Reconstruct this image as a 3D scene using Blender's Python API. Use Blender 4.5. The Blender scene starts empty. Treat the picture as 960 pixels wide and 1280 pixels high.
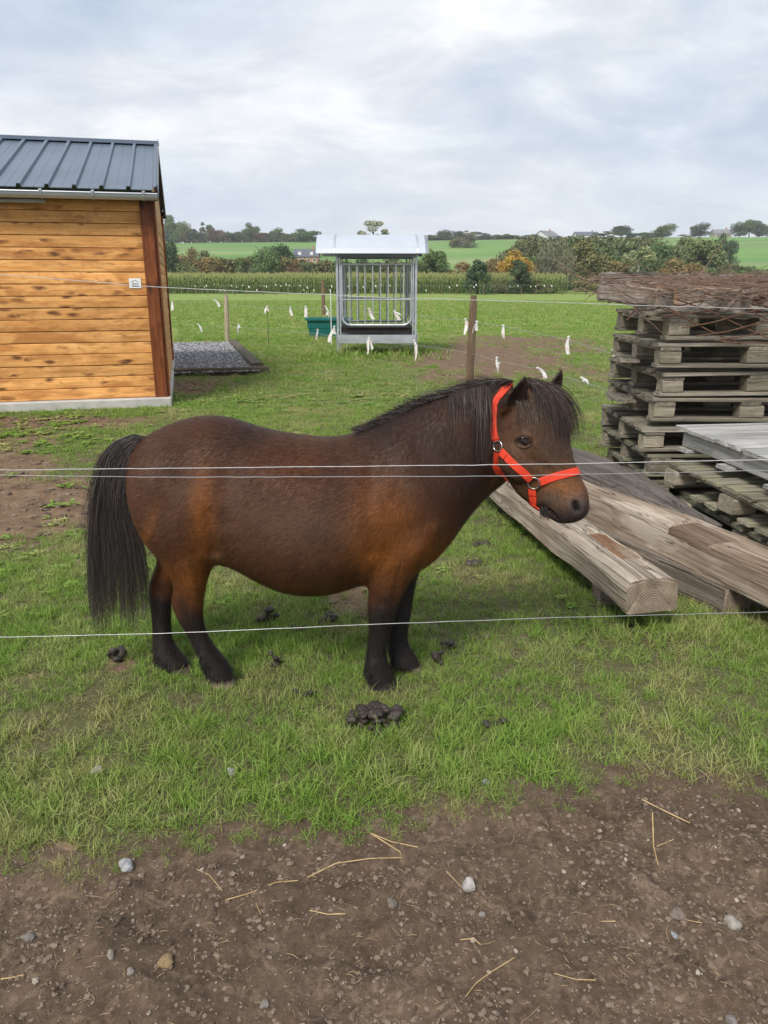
import bpy, math, random
import numpy as np
from mathutils import Vector, Matrix, noise as mnoise
random.seed(7)
R = math.radians
scene = bpy.context.scene
COL = scene.collection

# ------------------------------------------------------------------ camera
CAM_H = 1.5
PITCH = R(16.8)
cam_data = bpy.data.cameras.new('camera')
cam_data.sensor_fit = 'VERTICAL'
cam_data.sensor_height = 24.0
cam_data.lens = 18.0
cam_data.clip_start = 0.05
cam_data.clip_end = 6000
cam = bpy.data.objects.new('camera', cam_data)
COL.objects.link(cam)
cam.location = (0, 0, CAM_H)
cam.rotation_euler = (R(90) - PITCH, 0, 0)
scene.camera = cam

# ------------------------------------------------------------------ light
SUN_ELEV, SUN_AZ = R(48), R(205)       # azimuth clockwise from +Y: behind the camera, to the left
world = bpy.data.worlds.new("World")
scene.world = world
world.use_nodes = True
wt = world.node_tree
wt.nodes.clear()
def wn(t, **k):
    n = wt.nodes.new(t)
    for a, b in k.items(): setattr(n, a, b)
    return n
w_out = wn('ShaderNodeOutputWorld'); w_bg = wn('ShaderNodeBackground')
w_sky = wn('ShaderNodeTexSky', sky_type='NISHITA', sun_disc=False)
w_sky.sun_elevation = SUN_ELEV; w_sky.sun_rotation = SUN_AZ
w_bg.inputs['Strength'].default_value = 0.070
w_tc = wn('ShaderNodeTexCoord')
w_sep = wn('ShaderNodeSeparateXYZ'); wt.links.new(w_tc.outputs['Generated'], w_sep.inputs[0])
def wmath(op, a, b=None, c=None, clamp=False):
    n = wn('ShaderNodeMath', operation=op); n.use_clamp = clamp
    for i, v in enumerate((a, b, c)):
        if v is None: continue
        if isinstance(v, (int, float)): n.inputs[i].default_value = v
        else: wt.links.new(v, n.inputs[i])
    return n.outputs[0]
# project the view direction on a flat cloud layer: x/(z+k), y/(z+k)
zc = wmath('ADD', wmath('MAXIMUM', w_sep.outputs[2], 0.0), 0.30)
w_cmb = wn('ShaderNodeCombineXYZ')
wt.links.new(wmath('DIVIDE', w_sep.outputs[0], zc), w_cmb.inputs[0])
wt.links.new(wmath('DIVIDE', w_sep.outputs[1], zc), w_cmb.inputs[1])
def wnoise(scale, detail, rough, off=(0, 0, 0), dist=0.0, stretch=(1, 1, 1)):
    m = wn('ShaderNodeMapping'); wt.links.new(w_cmb.outputs[0], m.inputs[0])
    m.inputs['Location'].default_value = off; m.inputs['Scale'].default_value = stretch
    n = wn('ShaderNodeTexNoise'); wt.links.new(m.outputs[0], n.inputs['Vector'])
    n.inputs['Scale'].default_value = scale; n.inputs['Detail'].default_value = detail
    n.inputs['Roughness'].default_value = rough; n.inputs['Distortion'].default_value = dist
    return n.outputs[0]
def wramp(fac, stops):
    n = wn('ShaderNodeValToRGB'); wt.links.new(fac, n.inputs[0])
    e = n.color_ramp.elements
    while len(e) < len(stops): e.new(0.5)
    for k, (p, c) in zip(e, stops): k.position = p; k.color = (*c, 1) if len(c) == 3 else c
    return n.outputs[0]
n_big = wnoise(1.15, 7, 0.56, (3.1, 1.7, 0), 0.6, (0.85, 1.15, 1))
n_mid = wnoise(3.6, 8, 0.60, (7.4, -2.3, 0), 0.5, (0.85, 1.15, 1))
n_lay = wnoise(1.5, 5, 0.5, (-5.0, 9.2, 0), 0.3, (0.5, 1.5, 1))
# soft grey-white overcast: three layers of cloud brightness (radiance, times 0.1 strength)
c1 = wramp(n_big, [(0.34, (5.7, 6.55, 7.8)), (0.46, (6.7, 7.35, 8.3)), (0.55, (7.6, 8.0, 8.6)), (0.63, (8.9, 9.05, 9.4))])
c2 = wramp(n_mid, [(0.34, (0.86, 0.89, 0.93)), (0.5, (1.0, 1.0, 1.0)), (0.62, (1.13, 1.12, 1.09))])
c3 = wramp(n_lay, [(0.34, (0.90, 0.92, 0.95)), (0.55, (1.0, 1.0, 1.0)), (0.7, (1.05, 1.04, 1.02))])
def wmix(bt, f, a, b):
    n = wn('ShaderNodeMix', data_type='RGBA', blend_type=bt, clamp_factor=True, clamp_result=False)
    if isinstance(f, (int, float)): n.inputs[0].default_value = f
    else: wt.links.new(f, n.inputs[0])
    for i, v in ((6, a), (7, b)):
        if isinstance(v, tuple): n.inputs[i].default_value = (*v, 1)
        else: wt.links.new(v, n.inputs[i])
    return n.outputs[2]
cl = wmix('MULTIPLY', 1.0, wmix('MULTIPLY', 1.0, c1, c2), c3)
# towards the horizon the layers melt into an even pale band
hz = wmath('SUBTRACT', 1.0, wmath('DIVIDE', wmath('MAXIMUM', w_sep.outputs[2], 0.0), 0.16), None, True)
cl = wmix('MIX', wmath('MULTIPLY', hz, 0.8), cl, (7.3, 7.8, 8.5))
# a little of the blue sky comes through the thin places
thin = wramp(n_lay, [(0.52, (0, 0, 0)), (0.75, (0.22, 0.22, 0.22))])
w_col = wmix('MIX', thin, cl, w_sky.outputs[0])
wt.links.new(w_col, w_bg.inputs['Color'])
wt.links.new(w_bg.outputs[0], w_out.inputs['Surface'])

sun_data = bpy.data.lights.new('sun', 'SUN')
sun_data.energy = 2.3
sun_data.angle = R(16)
sun_data.color = (1.0, 0.95, 0.88)
sun = bpy.data.objects.new('sun', sun_data)
COL.objects.link(sun)
sd = Vector((math.sin(SUN_AZ) * math.cos(SUN_ELEV), math.cos(SUN_AZ) * math.cos(SUN_ELEV), math.sin(SUN_ELEV)))
sun.rotation_euler = sd.to_track_quat('Z', 'Y').to_euler()
sun.location = sd * 50

scene.view_settings.view_transform = 'Standard'
scene.view_settings.look = 'None'
scene.view_settings.exposure = 0.64
scene.view_settings.gamma = 1.0
scene.view_settings.use_curve_mapping = False
scene.cycles.use_denoising = True
scene.cycles.max_bounces = 5
scene.cycles.diffuse_bounces = 3
scene.cycles.transparent_max_bounces = 6

# ------------------------------------------------------------------ helpers
_c, _s = math.cos(PITCH), math.sin(PITCH)
def ray(px, py):
    u = (px - 480) / 960; v = (640 - py) / 960
    return Vector((u, _c + v * _s, -_s + v * _c))
def at(px, py, Y):                      # the place at distance Y that a pixel of the photograph shows
    d = ray(px, py); t = Y / d.y
    return Vector((d.x * t, Y, CAM_H + d.z * t))
def on(px, py, z=0.0):                  # the place at height z
    d = ray(px, py); t = (z - CAM_H) / d.z
    return Vector((d.x * t, d.y * t, z))
def mpp(Y, py=640):                     # metres for one pixel at distance Y
    return Y / ray(480, py).y / 960

def hash2(ix, iy, seed):
    h = (ix.astype(np.int64) * 374761393 + iy.astype(np.int64) * 668265263 + seed * 1442695041) & 0x7fffffff
    h = (h ^ (h >> 13)) * 1274126177 & 0x7fffffff
    return ((h ^ (h >> 16)) & 0xffff) / 65535.0
def vnoise(x, y, seed=0):
    x = np.asarray(x, float); y = np.asarray(y, float)
    ix = np.floor(x); iy = np.floor(y); fx = x - ix; fy = y - iy
    fx = fx * fx * (3 - 2 * fx); fy = fy * fy * (3 - 2 * fy)
    a = hash2(ix, iy, seed); b = hash2(ix + 1, iy, seed); c = hash2(ix, iy + 1, seed); d = hash2(ix + 1, iy + 1, seed)
    return (a * (1 - fx) + b * fx) * (1 - fy) + (c * (1 - fx) + d * fx) * fy
def fbm(x, y, seed=0, oct=4, gain=0.5):
    s = 0; a = 1; t = 0
    for k in range(oct):
        s = s + a * vnoise(np.asarray(x) * 2 ** k + 13.7 * k, np.asarray(y) * 2 ** k - 7.1 * k, seed + k); t += a; a *= gain
    return s / t

def new_obj(name, data, parent=None, loc=None, rot=None, scale=None):
    o = bpy.data.objects.new(name, data); COL.objects.link(o)
    if parent is not None: o.parent = parent
    if loc is not None: o.location = loc
    if rot is not None: o.rotation_euler = rot
    if scale is not None: o.scale = scale
    return o
def tag(o, label=None, cat=None, group=None, kind=None):
    if label: o['label'] = label
    if cat: o['category'] = cat
    if group: o['group'] = group
    if kind: o['kind'] = kind
    return o
def thing(name, label, cat, loc=(0, 0, 0), rz=0.0, group=None):
    o = new_obj(name, None, None, loc, (0, 0, rz)); o.empty_display_size = 0.1
    return tag(o, label, cat, group)
def copy_tree(o, parent=None):
    c = o.copy(); COL.objects.link(c)
    if parent is not None: c.parent = parent
    for ch in list(o.children): copy_tree(ch, c)
    return c

class MB:
    def __init__(self): self.v = []; self.f = []; self.m = []; self.uv = None
    def add(self, vs, fs, mi=0):
        n = len(self.v); self.v += [tuple(p) for p in vs]
        self.f += [tuple(i + n for i in f) for f in fs]; self.m += [mi] * len(fs)
    def box(self, c, d, rot=None, mi=0, jit=0.0):
        c = Vector(c); vs = []
        M = rot if isinstance(rot, Matrix) else (Matrix.Rotation(rot, 3, 'Z') if rot is not None else Matrix.Identity(3))
        for k in ((-1, -1, -1), (1, -1, -1), (1, 1, -1), (-1, 1, -1), (-1, -1, 1), (1, -1, 1), (1, 1, 1), (-1, 1, 1)):
            p = Vector((k[0] * d[0] / 2, k[1] * d[1] / 2, k[2] * d[2] / 2))
            if jit: p += Vector([random.uniform(-jit, jit) for _ in range(3)])
            vs.append(c + M @ p)
        self.add(vs, [(0, 3, 2, 1), (4, 5, 6, 7), (0, 1, 5, 4), (1, 2, 6, 5), (2, 3, 7, 6), (3, 0, 4, 7)], mi)
    def tube(self, pts, r, n=8, mi=0, caps=True, ref=None):
        pts = [Vector(p) for p in pts]; rs = r if isinstance(r, (list, tuple)) else [r] * len(pts)
        rings = []; prev = None
        for i, p in enumerate(pts):
            t = (pts[min(i + 1, len(pts) - 1)] - pts[max(i - 1, 0)]).normalized()
            if prev is None:
                a = t.orthogonal().normalized() if ref is None else (Vector(ref) - t * t.dot(Vector(ref))).normalized()
            else: a = (prev - t * t.dot(prev)).normalized()
            prev = a; b = t.cross(a)
            rings.append([p + (a * math.cos(2 * math.pi * k / n) + b * math.sin(2 * math.pi * k / n)) * rs[i] for k in range(n)])
        vs = [q for rr in rings for q in rr]; fs = []
        for i in range(len(pts) - 1):
            for k in range(n):
                fs.append((i * n + k, i * n + (k + 1) % n, (i + 1) * n + (k + 1) % n, (i + 1) * n + k))
        if caps:
            fs.append(tuple(range(n))[::-1]); fs.append(tuple((len(pts) - 1) * n + k for k in range(n)))
        self.add(vs, fs, mi)
    def bar(self, a, b, w, h, up=(0, 0, 1), mi=0):
        a = Vector(a); b = Vector(b); x = (b - a); L = x.length; x.normalize()
        u = Vector(up); y = u.cross(x)
        y = y.normalized() if y.length > 1e-5 else x.orthogonal().normalized()
        z = x.cross(y)
        M = Matrix((x, y, z)).transposed()
        self.box((a + b) / 2, (L, w, h), M, mi)
    def build(self, name, mats, parent=None, smooth=False, bevel=0.0, local=False, link=True):
        me = bpy.data.meshes.new(name)
        vs = self.v
        if parent is not None and not local:
            Mi = (Matrix.Translation(parent.location) @ parent.rotation_euler.to_matrix().to_4x4())
            if parent.parent is not None:
                q = parent.parent
                Mi = Matrix.Translation(q.location) @ q.rotation_euler.to_matrix().to_4x4() @ Mi
            Mi = Mi.inverted(); vs = [tuple(Mi @ Vector(p)) for p in vs]
        me.from_pydata(vs, [], self.f)
        for m in (mats if isinstance(mats, (list, tuple)) else [mats]): me.materials.append(m)
        if len(set(self.m)) > 1: me.polygons.foreach_set('material_index', self.m)
        if smooth: me.polygons.foreach_set('use_smooth', [True] * len(self.f))
        me.update()
        if not link: return me
        o = new_obj(name, me, parent)
        if bevel: add_bevel(o, bevel)
        return o
def add_bevel(o, w, seg=1):
    b = o.modifiers.new('bevel', 'BEVEL'); b.width = w; b.segments = seg; b.limit_method = 'ANGLE'; b.angle_limit = R(40)
    return o
def np_mesh(name, V, F, mats=None, smooth=False):
    """V (n,3), F (m,k) with one k"""
    me = bpy.data.meshes.new(name)
    V = np.asarray(V, np.float32); F = np.asarray(F, np.int32)
    me.vertices.add(len(V)); me.vertices.foreach_set('co', V.ravel())
    k = F.shape[1]
    me.loops.add(F.size); me.loops.foreach_set('vertex_index', F.ravel())
    me.polygons.add(len(F))
    me.polygons.foreach_set('loop_start', np.arange(0, F.size, k, dtype=np.int32))
    me.polygons.foreach_set('use_smooth', np.full(len(F), smooth))
    me.update(calc_edges=True)
    for m in (mats or []): me.materials.append(m)
    return me
def set_attr(me, name, arr, dom='POINT'):
    arr = np.asarray(arr, np.float32)
    if arr.ndim == 1:
        a = me.attributes.new(name, 'FLOAT', dom); a.data.foreach_set('value', arr)
    else:
        a = me.attributes.new(name, 'FLOAT_COLOR', dom)
        c = np.ones((len(arr), 4), np.float32); c[:, :3] = arr[:, :3]; a.data.foreach_set('color', c.ravel())

# ------------------------------------------------------------------ materials
class Mat:
    def __init__(self, name, rough=0.8, metallic=0.0, spec=0.4):
        self.m = bpy.data.materials.new(name); self.m.use_nodes = True
        self.t = self.m.node_tree; self.p = self.t.nodes['Principled BSDF']
        self.p.inputs['Roughness'].default_value = rough; self.p.inputs['Metallic'].default_value = metallic
        self.p.inputs['Specular IOR Level'].default_value = spec
    def n(self, t, **k):
        x = self.t.nodes.new(t)
        for a, b in k.items(): setattr(x, a, b)
        return x
    def put(self, s, v):
        if isinstance(v, tuple): s.default_value = (*v, 1) if (len(v) == 3 and s.type == 'RGBA') else v
        elif isinstance(v, (int, float)): s.default_value = v
        else: self.t.links.new(v, s)
    def coord(self, kind='Object'): return self.n('ShaderNodeTexCoord').outputs[kind]
    def pos(self): return self.n('ShaderNodeNewGeometry').outputs['Position']
    def mapping(self, v, scale=(1, 1, 1), loc=(0, 0, 0), rot=(0, 0, 0)):
        m = self.n('ShaderNodeMapping'); self.put(m.inputs[0], v)
        self.put(m.inputs['Location'], loc) ; m.inputs['Scale'].default_value = scale; m.inputs['Rotation'].default_value = rot
        return m.outputs[0]
    def noise(self, v, scale, detail=4, rough=0.55, dist=0.0):
        m = self.n('ShaderNodeTexNoise'); self.put(m.inputs['Vector'], v)
        m.inputs['Scale'].default_value = scale; m.inputs['Detail'].default_value = detail
        m.inputs['Roughness'].default_value = rough; m.inputs['Distortion'].default_value = dist
        return m.outputs[0]
    def voro(self, v, scale, feat='F1', out='Distance', rand=1.0):
        m = self.n('ShaderNodeTexVoronoi', feature=feat); self.put(m.inputs['Vector'], v)
        m.inputs['Scale'].default_value = scale; m.inputs['Randomness'].default_value = rand
        return m.outputs[out]
    def ramp(self, f, stops, interp='LINEAR'):
        m = self.n('ShaderNodeValToRGB'); self.put(m.inputs[0], f); m.color_ramp.interpolation = interp
        e = m.color_ramp.elements
        while len(e) < len(stops): e.new(0.5)
        for k, (p, c) in zip(e, stops):
            k.position = p; k.color = (c, c, c, 1) if isinstance(c, (int, float)) else (*c, 1)
        return m.outputs[0]
    def mix(self, f, a, b, bt='MIX'):
        m = self.n('ShaderNodeMix', data_type='RGBA', blend_type=bt); self.put(m.inputs[0], f)
        self.put(m.inputs[6], a); self.put(m.inputs[7], b); return m.outputs[2]
    def math(self, op, a, b=0.0, clamp=False):
        m = self.n('ShaderNodeMath', operation=op); m.use_clamp = clamp
        self.put(m.inputs[0], a); self.put(m.inputs[1], b); return m.outputs[0]
    def attr(self, name, out='Color', t='GEOMETRY'):
        m = self.n('ShaderNodeAttribute', attribute_name=name, attribute_type=t); return m.outputs[out]
    def oinfo(self, out='Random'): return self.n('ShaderNodeObjectInfo').outputs[out]
    def base(self, v): self.put(self.p.inputs['Base Color'], v)
    def bump(self, h, strength=0.3, dist=0.01):
        b = self.n('ShaderNodeBump'); b.inputs['Strength'].default_value = strength; b.inputs['Distance'].default_value = dist
        self.put(b.inputs['Height'], h); self.t.links.new(b.outputs[0], self.p.inputs['Normal'])

def srgb(r, g, b):
    return tuple(((c / 255) / 12.92 if c / 255 <= 0.04045 else ((c / 255 + 0.055) / 1.055) ** 2.4) for c in (r, g, b))

def wood_mat(name, dark, light, knots=0.0, knotcol=(0.05, 0.03, 0.02), grain=1.0, rough=0.8, vary=0.25, moss=0.0, mosscol=(0.10, 0.13, 0.05), cracks=0.4, bump=0.5, blotch=None, cw=1.0):
    """boards with their length along local X"""
    M = Mat(name, rough, spec=0.25)
    rnd = M.oinfo('Random')
    off = M.n('ShaderNodeCombineXYZ'); M.put(off.inputs[0], M.math('MULTIPLY', rnd, 37.0)); M.put(off.inputs[1], M.math('MULTIPLY', rnd, 91.0)); M.put(off.inputs[2], M.math('MULTIPLY', rnd, 17.0))
    v = M.mapping(M.coord(), loc=off.outputs[0])
    g1 = M.noise(M.mapping(v, (1.2 * grain, 26 * grain, 26 * grain)), 1.0, 6, 0.62, 0.6)
    g2 = M.noise(M.mapping(v, (5 * grain, 110 * grain, 110 * grain)), 1.0, 3, 0.6, 0.2)
    g3 = M.noise(v, 3.0, 4, 0.6)
    col = M.ramp(g1, [(0.30, dark), (0.52, tuple((a + b) / 2 for a, b in zip(dark, light))), (0.70, light)])
    col = M.mix(M.ramp(g2, [(0.35, 0.45), (0.6, 0.0)]), col, tuple(c * 0.55 for c in dark))
    crack = M.ramp(M.noise(M.mapping(v, (0.9 * grain, 38 * grain, 38 * grain), loc=(4, 2, 1)), 1.0, 2, 0.5, 1.0), [(0.5 - 0.005 * cw, 0.0), (0.5, 1.0), (0.5 + 0.007 * cw, 0.0)])
    col = M.mix(M.math('MULTIPLY', crack, cracks), col, tuple(c * 0.18 for c in dark))
    col = M.mix(M.math('MULTIPLY', M.ramp(g3, [(0.35, 1.0), (0.65, 0.0)]), 0.35), col, tuple(c * 0.6 for c in dark))
    if knots:
        wv = M.n('ShaderNodeVectorMath', operation='ADD'); wn_ = M.n('ShaderNodeTexNoise'); M.put(wn_.inputs['Vector'], M.mapping(v, (7, 22, 22))); wn_.inputs['Scale'].default_value = 1.0; M.put(wv.inputs[0], M.mapping(v, (4.4, 13.0, 13.0))); M.put(wv.inputs[1], M.mapping(wn_.outputs['Color'], (0.75, 0.75, 0.75)))
        kv = wv.outputs[0]; kd = M.voro(kv, 1.0)
        kc = M.ramp(M.voro(kv, 1.0, out='Color'), [(0.0, 0.0), (1 - knots, 0.0), (1 - knots + 0.02, 1.0)])
        km = M.math('MULTIPLY', M.ramp(kd, [(0.10, 1.0), (0.20, 0.8), (0.44, 0.0)]), kc)
        col = M.mix(km, col, knotcol)
        wv2 = M.n('ShaderNodeVectorMath', operation='ADD'); M.put(wv2.inputs[0], M.mapping(v, (2.3, 7.0, 7.0), loc=(3, 1, 7))); M.put(wv2.inputs[1], M.mapping(wn_.outputs['Color'], (1.3, 1.3, 1.3)))
        kd2 = M.voro(wv2.outputs[0], 1.0); kc2 = M.ramp(M.voro(wv2.outputs[0], 1.0, out='Color'), [(0.0, 0.0), (0.42, 0.0), (0.44, 1.0)])
        col = M.mix(M.math('MULTIPLY', M.math('MULTIPLY', M.ramp(kd2, [(0.10, 0.95), (0.30, 0.65), (0.62, 0.0)]), kc2), M.ramp(g1, [(0.3, 1.0), (0.65, 0.35)])), col, tuple(c_ * 0.42 + k_ * 0.5 for c_, k_ in zip(dark, knotcol)))
        sw = M.ramp(M.math('MULTIPLY', M.ramp(M.noise(M.mapping(v, (4.5, 9, 9)), 1.0, 5, 0.7, 2.0), [(0.56, 0.0), (0.70, 1.0)]), 1.0), [(0, 0.0), (1, 0.75)])
        col = M.mix(sw, col, tuple(c * 0.5 + k * 0.5 for c, k in zip(dark, knotcol)))
    if blotch:
        bl = M.ramp(M.noise(M.mapping(v, (1.5, 5, 5), loc=(9, 3, 2)), 1.0, 4, 0.6, 0.5), [(0.52, 0.0), (0.62, 1.0)])
        col = M.mix(M.math('MULTIPLY', bl, 0.7), col, blotch)
    if moss:
        g = M.n('ShaderNodeNewGeometry'); sp = M.n('ShaderNodeSeparateXYZ'); M.put(sp.inputs[0], g.outputs['Normal'])
        mm = M.math('MULTIPLY', M.ramp(M.noise(v, 9.0, 5, 0.7), [(0.50 - 0.18 * moss, 0.0), (0.68 - 0.18 * moss, 1.0)]), moss)
        col = M.mix(mm, col, mosscol)
    hsv = M.n('ShaderNodeHueSaturation'); M.put(hsv.inputs['Color'], col)
    M.put(hsv.inputs['Value'], M.math('ADD', M.math('MULTIPLY', rnd, vary * 2), 1.0 - vary))
    M.base(hsv.outputs[0])
    h = M.math('ADD', M.math('MULTIPLY', g1, 1.0), M.math('MULTIPLY', g2, 0.5)); h = M.math('SUBTRACT', h, M.math('MULTIPLY', crack, 0.8))
    M.bump(h, bump, 0.006)
    return M.m
def plain(name, col, rough=0.6, metallic=0.0, spec=0.4, var=0.12, scale=6.0, bump=0.1, bdist=0.003):
    M = Mat(name, rough, metallic, spec)
    n = M.noise(M.coord(), scale, 5, 0.6)
    M.base(M.mix(M.ramp(n, [(0.3, 0.0), (0.7, 1.0)]), tuple(c * (1 - var) for c in col), tuple(min(1, c * (1 + var)) for c in col)))
    M.bump(M.noise(M.coord(), scale * 12, 3, 0.6), bump, bdist)
    return M.m

BOARD = {}
def board_mesh(dims, mat, wear=0.0, nseg=1, key=0):
    """box with its length along X, edges worn: cached"""
    k = (tuple(round(d, 4) for d in dims), mat.name, wear, nseg, key)
    if k in BOARD: return BOARD[k]
    rg = random.Random(str(k)); L, W, T = dims
    vs = []; fs = []
    c = min(W, T) * 0.10 + 0.0008
    prof = [(-W / 2 + c, -T / 2), (W / 2 - c, -T / 2), (W / 2, -T / 2 + c), (W / 2, T / 2 - c), (W / 2 - c, T / 2), (-W / 2 + c, T / 2), (-W / 2, T / 2 - c), (-W / 2, -T / 2 + c)]
    n = len(prof)
    for i in range(nseg + 1):
        x = -L / 2 + L * i / nseg
        dy = rg.uniform(-wear, wear); dz = rg.uniform(-wear, wear) * 0.6
        for (y, z) in prof:
            e = rg.uniform(-wear, wear) if i in (0, nseg) else 0
            vs.append((x + e, y + dy + rg.uniform(-wear, wear) * 0.4, z + dz + rg.uniform(-wear, wear) * 0.25))
    for i in range(nseg):
        for j in range(n): fs.append((i * n + j, (i + 1) * n + j, (i + 1) * n + (j + 1) % n, i * n + (j + 1) % n))
    fs.append(tuple(range(n))); fs.append(tuple(nseg * n + j for j in range(n))[::-1])
    me = bpy.data.meshes.new('board'); me.from_pydata(vs, [], fs); me.materials.append(mat); me.update()
    BOARD[k] = me; return me
# ================================================================== GROUND
def P2(px, py): p = on(px, py); return (p.x, p.y)
EDGE = [P2(*q) for q in ((-160, 1110), (0, 1082), (100, 1078), (200, 1052), (300, 1038), (380, 1044), (440, 1036), (520, 1012), (600, 1004), (700, 990), (780, 975), (860, 980), (960, 984), (1120, 975))]
EX = np.array([p[0] for p in EDGE]); EY = np.array([p[1] for p in EDGE])
def soil_mask(x, y):                     # 1 on the bare track in front
    x = np.asarray(x, float); y = np.asarray(y, float)
    e = np.interp(x, EX, EY) + (fbm(x * 5, y * 5, 5, 4, 0.65) - 0.5) * 0.22 - 0.085
    return np.clip((e - y) / 0.05 + 0.5, 0, 1)
# bare and worn patches: (px, py, radius px along x, radius px along y, strength)
PATCH = [(36, 642, 124, 50, 1.0), (-60, 600, 120, 40, 0.9), (20, 556, 60, 14, 0.6), (70, 528, 130, 9, 0.8), (240, 482, 40, 12, 0.7), (150, 575, 80, 12, 0.45), (330, 560, 60, 16, 0.2),
         (610, 452, 100, 20, 0.95), (560, 470, 50, 10, 0.6), (650, 430, 120, 12, 0.7), (720, 462, 70, 14, 0.6),
         (438, 750, 22, 18, 0.8), (600, 565, 60, 14, 0.3), (740, 545, 60, 24, 0.35), (860, 815, 50, 18, 0.35), (700, 690, 40, 16, 0.3),
         (40, 848, 30, 10, 0.35), (150, 830, 20, 12, 0.7), (640, 800, 60, 20, 0.25), (60, 1062, 26, 10, 0.8), (380, 880, 50, 12, 0.25), (760, 895, 60, 12, 0.3), (345, 880, 20, 8, 0.3), (150, 1000, 20, 6, 0.5), (420, 980, 26, 6, 0.4)]
PW = []
for (px, py, rx, ry, st) in PATCH:
    c = on(px, py); a = on(px + rx, py); b1 = on(px, py - ry); b2 = on(px, py + ry)
    PW.append((c.x, (b1.y + b2.y) / 2, abs(a.x - c.x), abs(b1.y - b2.y) / 2, st))
def worn_mask(x, y):
    x = np.asarray(x, float); y = np.asarray(y, float); m = np.zeros_like(x)
    n = fbm(x * 2.3, y * 2.3, 11, 4)
    for (cx, cy, rx, ry, st) in PW:
        d = np.sqrt(((x - cx) / rx) ** 2 + ((y - cy) / ry) ** 2)
        m = np.maximum(m, st * np.clip(1.55 - d + (n - 0.5) * 1.5, 0, 1))
    return np.clip(m, 0, 1)
def hill(x, y):
    x = np.asarray(x, float); y = np.asarray(y, float)
    side = 0.5 + 0.5 * np.tanh((x / np.maximum(y, 1) - 0.2) * 5)          # right hill is a little higher
    top = 20.3 + 2.6 * side + 1.5 * np.sin(x * 0.006 + 1.0)
    t = np.clip((y - 135) / 330, 0, 1); up = t * t * (3 - 2 * t)
    dn = np.clip((y - 465) / 500, 0, 1); dn = dn * dn * (3 - 2 * dn)
    return top * (up - 0.75 * dn)
def gz(x, y):                            # smooth ground height
    x = np.asarray(x, float); y = np.asarray(y, float)
    near = np.clip((40 - y) / 30, 0, 1)
    z = (fbm(x * 0.9, y * 0.9, 21, 2) - 0.5) * 0.03 * near * np.clip((y - 2.0) / 2.5, 0.4, 1)
    return z - 0.018 * soil_mask(x, y) + hill(x, y)
def gzf(x, y): return float(gz(np.array([x]), np.array([y]))[0])
def gz_fine(x, y):
    s = soil_mask(x, y); w = worn_mask(x, y)
    near = np.clip((9 - y) / 5, 0, 1)
    rough = (fbm(x * 14, y * 14, 31, 4, 0.6) - 0.5) * 0.030 + (fbm(x * 46, y * 46, 41, 2) - 0.5) * 0.010
    ruts = (fbm(x * 3.0, y * 9.0, 51, 3) - 0.5) * 0.03
    cl_ = fbm(x * 9.0, y * 9.0, 57, 3); ruts = ruts + np.clip(cl_ - 0.56, 0, 1) * 0.10 - np.clip(0.40 - cl_, 0, 1) * 0.09
    return gz(x, y) + near * (s * (rough + ruts) + (1 - s) * (0.35 + 0.65 * w) * rough * 1.1)

def axis(segs):
    out = []
    for a, b, st in segs:
        n = max(1, int(round((b - a) / st))); out += list(a + (b - a) * np.arange(n) / n)
    out.append(segs[-1][1]); return np.array(out)
xs = axis([(-3000, -600, 300), (-600, -120, 40), (-120, -30, 9), (-30, -8, 1.1), (-8, -2.6, 0.22), (-2.6, 2.6, 0.019), (2.6, 8, 0.22), (8, 30, 1.1), (30, 120, 9), (120, 600, 40), (600, 3000, 300)])
ys = axis([(-60, -6, 9), (-6, 0.4, 0.5), (0.4, 3.2, 0.017), (3.2, 6, 0.05), (6, 16, 0.14), (16, 40, 0.6), (40, 135, 5), (135, 1000, 12), (1000, 5000, 400)])
GX, GY = np.meshgrid(xs, ys); gx = GX.ravel(); gy = GY.ravel()
gzv = gz_fine(gx, gy)
nx, ny = len(xs), len(ys)
idx = np.arange(nx * ny).reshape(ny, nx)
F = np.stack([idx[:-1, :-1], idx[:-1, 1:], idx[1:, 1:], idx[1:, :-1]], -1).reshape(-1, 4)

G = Mat('ground_material', 0.95, spec=0.15)
p = G.pos()
soil = G.attr('soil', 'Fac'); worn = G.attr('worn', 'Fac')
gn1 = G.noise(p, 0.7, 5, 0.6); gn2 = G.noise(p, 6.0, 6, 0.65); gn3 = G.noise(p, 45.0, 5, 0.7); gn4 = G.noise(p, 0.05, 4, 0.6)
# soil: brown earth with paler dry crumbs and grit
sc_ = G.ramp(gn3, [(0.30, (0.042, 0.028, 0.019)), (0.52, (0.086, 0.059, 0.041)), (0.72, (0.158, 0.113, 0.080))])
sc_ = G.mix(G.ramp(gn2, [(0.35, 0.0), (0.70, 0.6)]), sc_, (0.165, 0.117, 0.080))
sc_ = G.mix(G.ramp(gn1, [(0.38, 0.45), (0.55, 0.0)]), sc_, (0.046, 0.030, 0.020))
crumb = G.ramp(G.noise(p, 17.0, 6, 0.75, 0.8), [(0.52, 0.0), (0.64, 1.0)])
sc_ = G.mix(G.math('MULTIPLY', crumb, G.ramp(gn1, [(0.40, 0.25), (0.62, 0.85)])), sc_, (0.225, 0.165, 0.116))
grit = G.voro(p, 75.0); gritc = G.voro(p, 75.0, out='Color')
gm = G.math('MULTIPLY', G.ramp(grit, [(0.22, 1.0), (0.30, 0.0)]), G.ramp(gritc, [(0.66, 0.0), (0.72, 1.0)]))
sc_ = G.mix(G.math('MULTIPLY', gm, 0.75), sc_, (0.27, 0.225, 0.185))
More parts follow.
